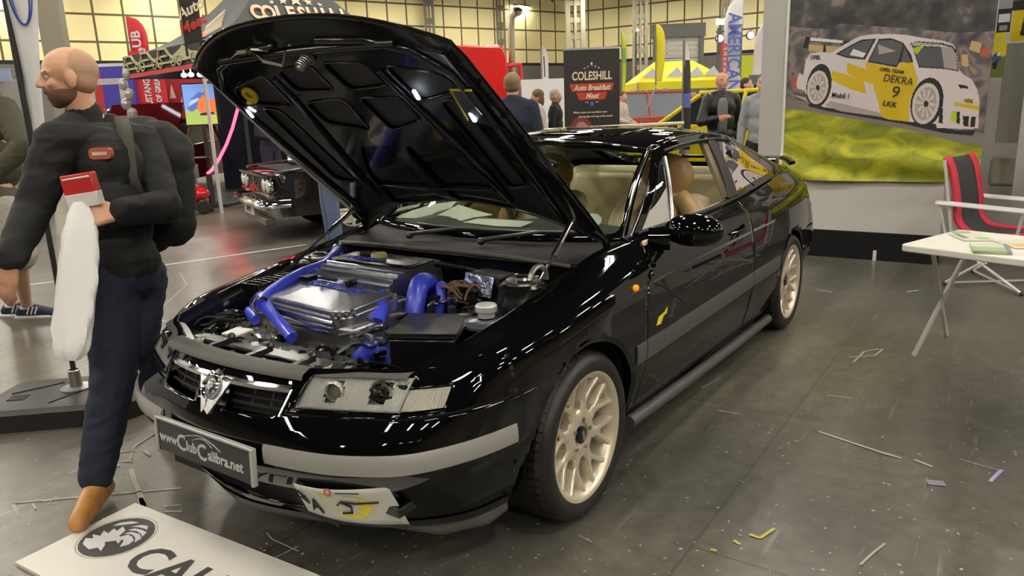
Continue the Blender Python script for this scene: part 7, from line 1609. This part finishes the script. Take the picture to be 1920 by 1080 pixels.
# man in jeans by the classic saloon
stand('person', 606, 7.55, 1.78, 'man in a dark jacket and blue jeans leaning by the classic saloon, behind the bonnet', (cl_('charcoal', (.02,.022,.028)), cl_('jeans_light', (.10,.15,.24)), SHB), -1.1, voxel=.014, haircol=(.08,.05,.03), arms='front')
stand('person', 500, 12.4, 1.74, 'person in dark navy standing between the red light tube and the classic saloon', (NV, NV, SHB), 1.0, voxel=.016, haircol=(.03,.02,.02), arms='front')
# ---------------- man in the olive jacket at the left edge
P_ = lambda px, py, D: atd(px, py, D)
D0 = 5.15; OL = mat('jacket_olive', (.055,.050,.030), rough=.8, bump=.3, bscale=14); 
an1 = at(30, 583, .0); an2 = at(62, 592, .0)
hipc = Vector(P_(0, 405, D0)); fO = (RTH*.9 - FWH*.35).normalized(); so = fO.cross(Z)
J = dict(head=P_(-45, 120, D0), neck=P_(-38, 165, D0), shL=P_(-70, 200, D0+.15), shR=P_(8, 205, D0-.10), elL=P_(-80, 290, D0+.1), elR=P_(45, 275, D0-.25), wrL=P_(-60, 360, D0), wrR=P_(-15, 330, D0-.32),
         hipL=P_(-12, 400, D0+.1), hipR=P_(14, 402, D0-.08), knL=P_(2, 480, D0+.1), knR=P_(36, 482, D0-.02), anL=Vector((an1.x, an1.y, .085)), anR=Vector((an2.x-.0, an2.y, .085)))
J['anL'] = at(22, 572, .09); J['anR'] = at(50, 575, .09)
J['toeL'] = J['anL'] + RTH*.17 - Z*.05; J['toeR'] = J['anR'] + RTH*.19 - Z*.05
sn = mat('sneaker_navy', (.02,.03,.07), rough=.6)
om = person('person', (J['anL']+J['anR'])*.5*1.0 - Z*.09, 'man in olive jacket, shorts and striped navy trainers, cut off by the left edge', J, (OL, cl_('short_grey', (.38,.35,.30)), sn), RTH, RTH, voxel=.009, hair='short', legs='short', bulk=1.28, skin=mat('skin_leg', (.66,.40,.25), rough=.5))
WS_ = mat('sole_white', (.70,.68,.62), rough=.5); O = om.location
for q in 'LR':
    a = J['an'+q] - O; to = J['toe'+q] - O; d = (to-a); d.z = 0; d.normalize(); sd = d.cross(Z)
    b = MB(); cap(b, a - d*.06 - Z*.078, to + d*.01 - Z*.022 - Z*(.0), .012, .010); o_ = [a - d*.075, a + d*.215]; 
    b = MB(); b.tube([Vector((p.x, p.y, .012)) for p in (a - d*.085, a + d*.05, a + d*.17, a + d*.225)], [.038,.040,.044,.025], 10, flat=1); b.V = [(x, y, max(0, min(.026, z))) for x, y, z in b.V]; b.build('sole', WS_, om, smooth=30)
    b = MB()
    for k in range(3):
        c = a + d*(.035+.030*k) + sd*.047 - Z*.025; b.tube([c - d*.012 - Z*.022, c + d*.012 + Z*.030], .006, 6)
    b.build('shoe_stripes', WS_, om)
    MB().lathe([(.048,-.015),(.050,.0),(.040,.012)], a + Z*.005, (0,0,1), 16).build('sock', WS_, om)
# ---------------- the walking man
DW = 2.95; TOPW = mat('jacket_black_soft', (.008,.0078,.0078), rough=.8, bump=.25, bscale=9); JW = mat('jeans_dark', (.010,.016,.035), rough=.8, bump=.2, bscale=30)
fB = (-RTH*.80 - FWH*.60).normalized(); fH = (-RTH*.86 - FWH*.50 - Z*.05).normalized()
an = at(188, 898, .0); toe = at(128, 968, .0)
J = dict(head=P_(128, 146, 2.93), neck=P_(160, 222, 3.0), shR=P_(106, 268, 2.82), shL=P_(268, 268, 3.12), elR=P_(62, 395, 2.78), wrR=P_(18, 490, 2.62), elL=P_(308, 388, 2.98), wrL=P_(222, 398, 2.72),
         hipR=P_(205, 520, 2.90), hipL=P_(258, 520, 3.06), knR=P_(218, 700, 2.84), anR=P_(188, 880, 2.86), toeR=Vector((0,0,0)), knL=P_(258, 655, 3.0), anL=P_(330, 700, 3.40), toeL=P_(0,0,3),
         hdL=(-RTH*.9 - Z*.1 - FWH*.3), palmL=(FWH*.5 - Z*.3 - RTH*.2), curlL=.75, hdR=(-RTH*.35 - Z*.95), palmR=(FWH*1.0), curlR=.35)
J['anR'] = at(183, 905, .10); J['toeR'] = J['anR'] + (at(128, 968, .04) - at(183, 905, .04)).normalized()*.185 - Z*.055
J['knR'] = P_(214, 700, 2.86)
J['anL'] = Vector((.28, -1.22, .22)); J['toeL'] = J['anL'] + Vector((.09, -.05, -.17)); J['knL'] = P_(256, 645, 2.98)
dS = (J['toeR']-J['anR'])
wm = person('person', (.75, -1.0, 0), 'bearded man with cropped hair in a dark jacket and jeans striding past, tan shoes', J, (TOPW, JW, mat('shoe_tan', (.50,.22,.06), rough=.4, noise=.25, nscale=18)), fH, fB, voxel=.0062, near=True, hair='crop', haircol=(.52,.31,.20), bulk=1.10, skin=mat('skin_warm', (.68,.37,.23), rough=.45, noise=.08, nscale=22))
O = wm.location; Rh = basis(fH); hc = J['head'] - O
b = MB(); b.sph(hc + Rh @ Vector((.020,0,-.056)), (.0705,.0620,.056), 18, R=Rh); b.sph(hc + Rh @ Vector((.050,0,-.090)), (.030,.034,.024), 12, R=Rh); cap(b, hc + Rh @ Vector((.090,-.022,-.046)), hc + Rh @ Vector((.090,.022,-.046)), .0075, .0075, 8)
remesh(b, 'beard', mat('beard_brown', (.17,.085,.05), rough=.85), wm, .006, 3)
cap_ = MB(); cap_.sph(hc + Rh @ Vector((.084,0,-.062)), (.008,.020,.007), 10, R=Rh); cap_.build('lips', mat('lips', (.42,.12,.10), rough=.4), wm, smooth=60)
# chest badge, backpack and strap
Rb = basis(fB); ch = ((J['shL']+J['shR'])*.5 - O)
def chest(px, py, off=0): return P_(px, py, 2.80 + off) - O
bd = P_(188, 288, 2.815) - O
nb_ = (-FWH*.85 - RTH*.1).normalized(); T_ = frame(bd - Vector(FW)*.0, RTH, Z)
b = MB(); b.T = T_; b.prism(rpoly([(-.042,-.021),(.042,-.021),(.042,.021),(-.042,.021)], .018), Matrix.Translation((0,0,-.02)), .024); b.T = None; b.build('chest_badge', mat('badge_orange', (.55,.13,.07), rough=.6), wm)
b = MB(); b.T = T_; b.box((-.028,-.006,.0),(.028,.006,.006)); b.T = None; b.build('badge_bar', mat('badge_pale', (.75,.6,.55), rough=.6), wm)
GB = mat('pack_grey', (.075,.068,.058), rough=.9); GB2 = mat('pack_black', (.018,.018,.018), rough=.85)
pk = MB(); c = (J['shL'] - O) - fB*.13 - Z*.17 ; 
cap(pk, P_(322, 280, 3.22)-O, P_(322, 420, 3.22)-O, .085, .095); cap(pk, P_(270, 262, 3.25)-O, P_(275, 430, 3.25)-O, .10, .11); cap(pk, P_(300, 262, 3.2)-O, P_(325, 300, 3.2)-O, .08, .08)
bp_ = remesh(pk, 'backpack', GB2, None, .012, 5, wr=.008); 
bp_['label'] = 'black backpack worn on the back of the striding bearded man'; bp_['category'] = 'backpack'; bp_.location = O
b = MB(); b.grid([[p + w__ for w__ in (RTH*-.028, Vector(), RTH*.028)] for p in [P_(228, 222, 2.99)-O, P_(236, 250, 2.915)-O, P_(240, 290, 2.90)-O, P_(244, 330, 2.895)-O, P_(262, 372, 2.93)-O]]); b.build('pack_strap', GB, bp_, smooth=60, solid=.012)
# the red box and white bag in his hand
hd_ = J['wrL'] + J['hdL'].normalized()*.09
c = P_(154, 354, 2.69); bxm = frame(c, RTH + Z*.12, Z - RTH*.1)
b = MB(); b.T = bxm; b.box((-.060,-.065,-.02),(.058,.055,.02)); b.T = None
rbx = b.build('drinks_box', mat('box_red', (.55,.03,.03), rough=.35), None, bevel=.006, label='small red and white carton held against the chest of the striding bearded man', cat='box')
b = MB(); b.T = bxm; b.box((-.061,-.066,-.021),(.059,-.012,.021)); b.box((-.055,.035,-.0205),(.052,.046,.0215)); b.T = None; b.build('box_white_band', mat('box_white', (.75,.72,.7), rough=.4), rbx, bevel=.006)
BAGM = mat('white_bag', (.92,.92,.92), rough=.45); Gd = []
for k in range(26):
    t = k/25; py = 378 + (668-372)*t; px = 148 + 2*math.sin(t*4) - 10*t; w_ = float(np.interp(t, [0,.06,.2,.5,.8,.95,1], [.022,.040,.062,.072,.070,.060,.03])); c = P_(px, py, 2.685); ring_ = []
    for j in range(24):
        a = 2*PI*j/24; rr = 1 + .13*math.sin(a*3 + t*5) + .09*math.sin(a*7+t*9)*(.4+t) + .04*math.sin(a*13+t*21); ring_.append(c + RTH*(w_*rr*math.cos(a)) + FWH*(w_*.5*rr*math.sin(a)))
    Gd.append(ring_)
b = MB().grid(Gd, wrap=True); b.add(Gd[-1], [tuple(range(24))]); b.build('carrier_bag', BAGM, None, smooth=60, recalc=True, label='long white plastic bag hanging from the left hand of the striding bearded man', cat='bag')
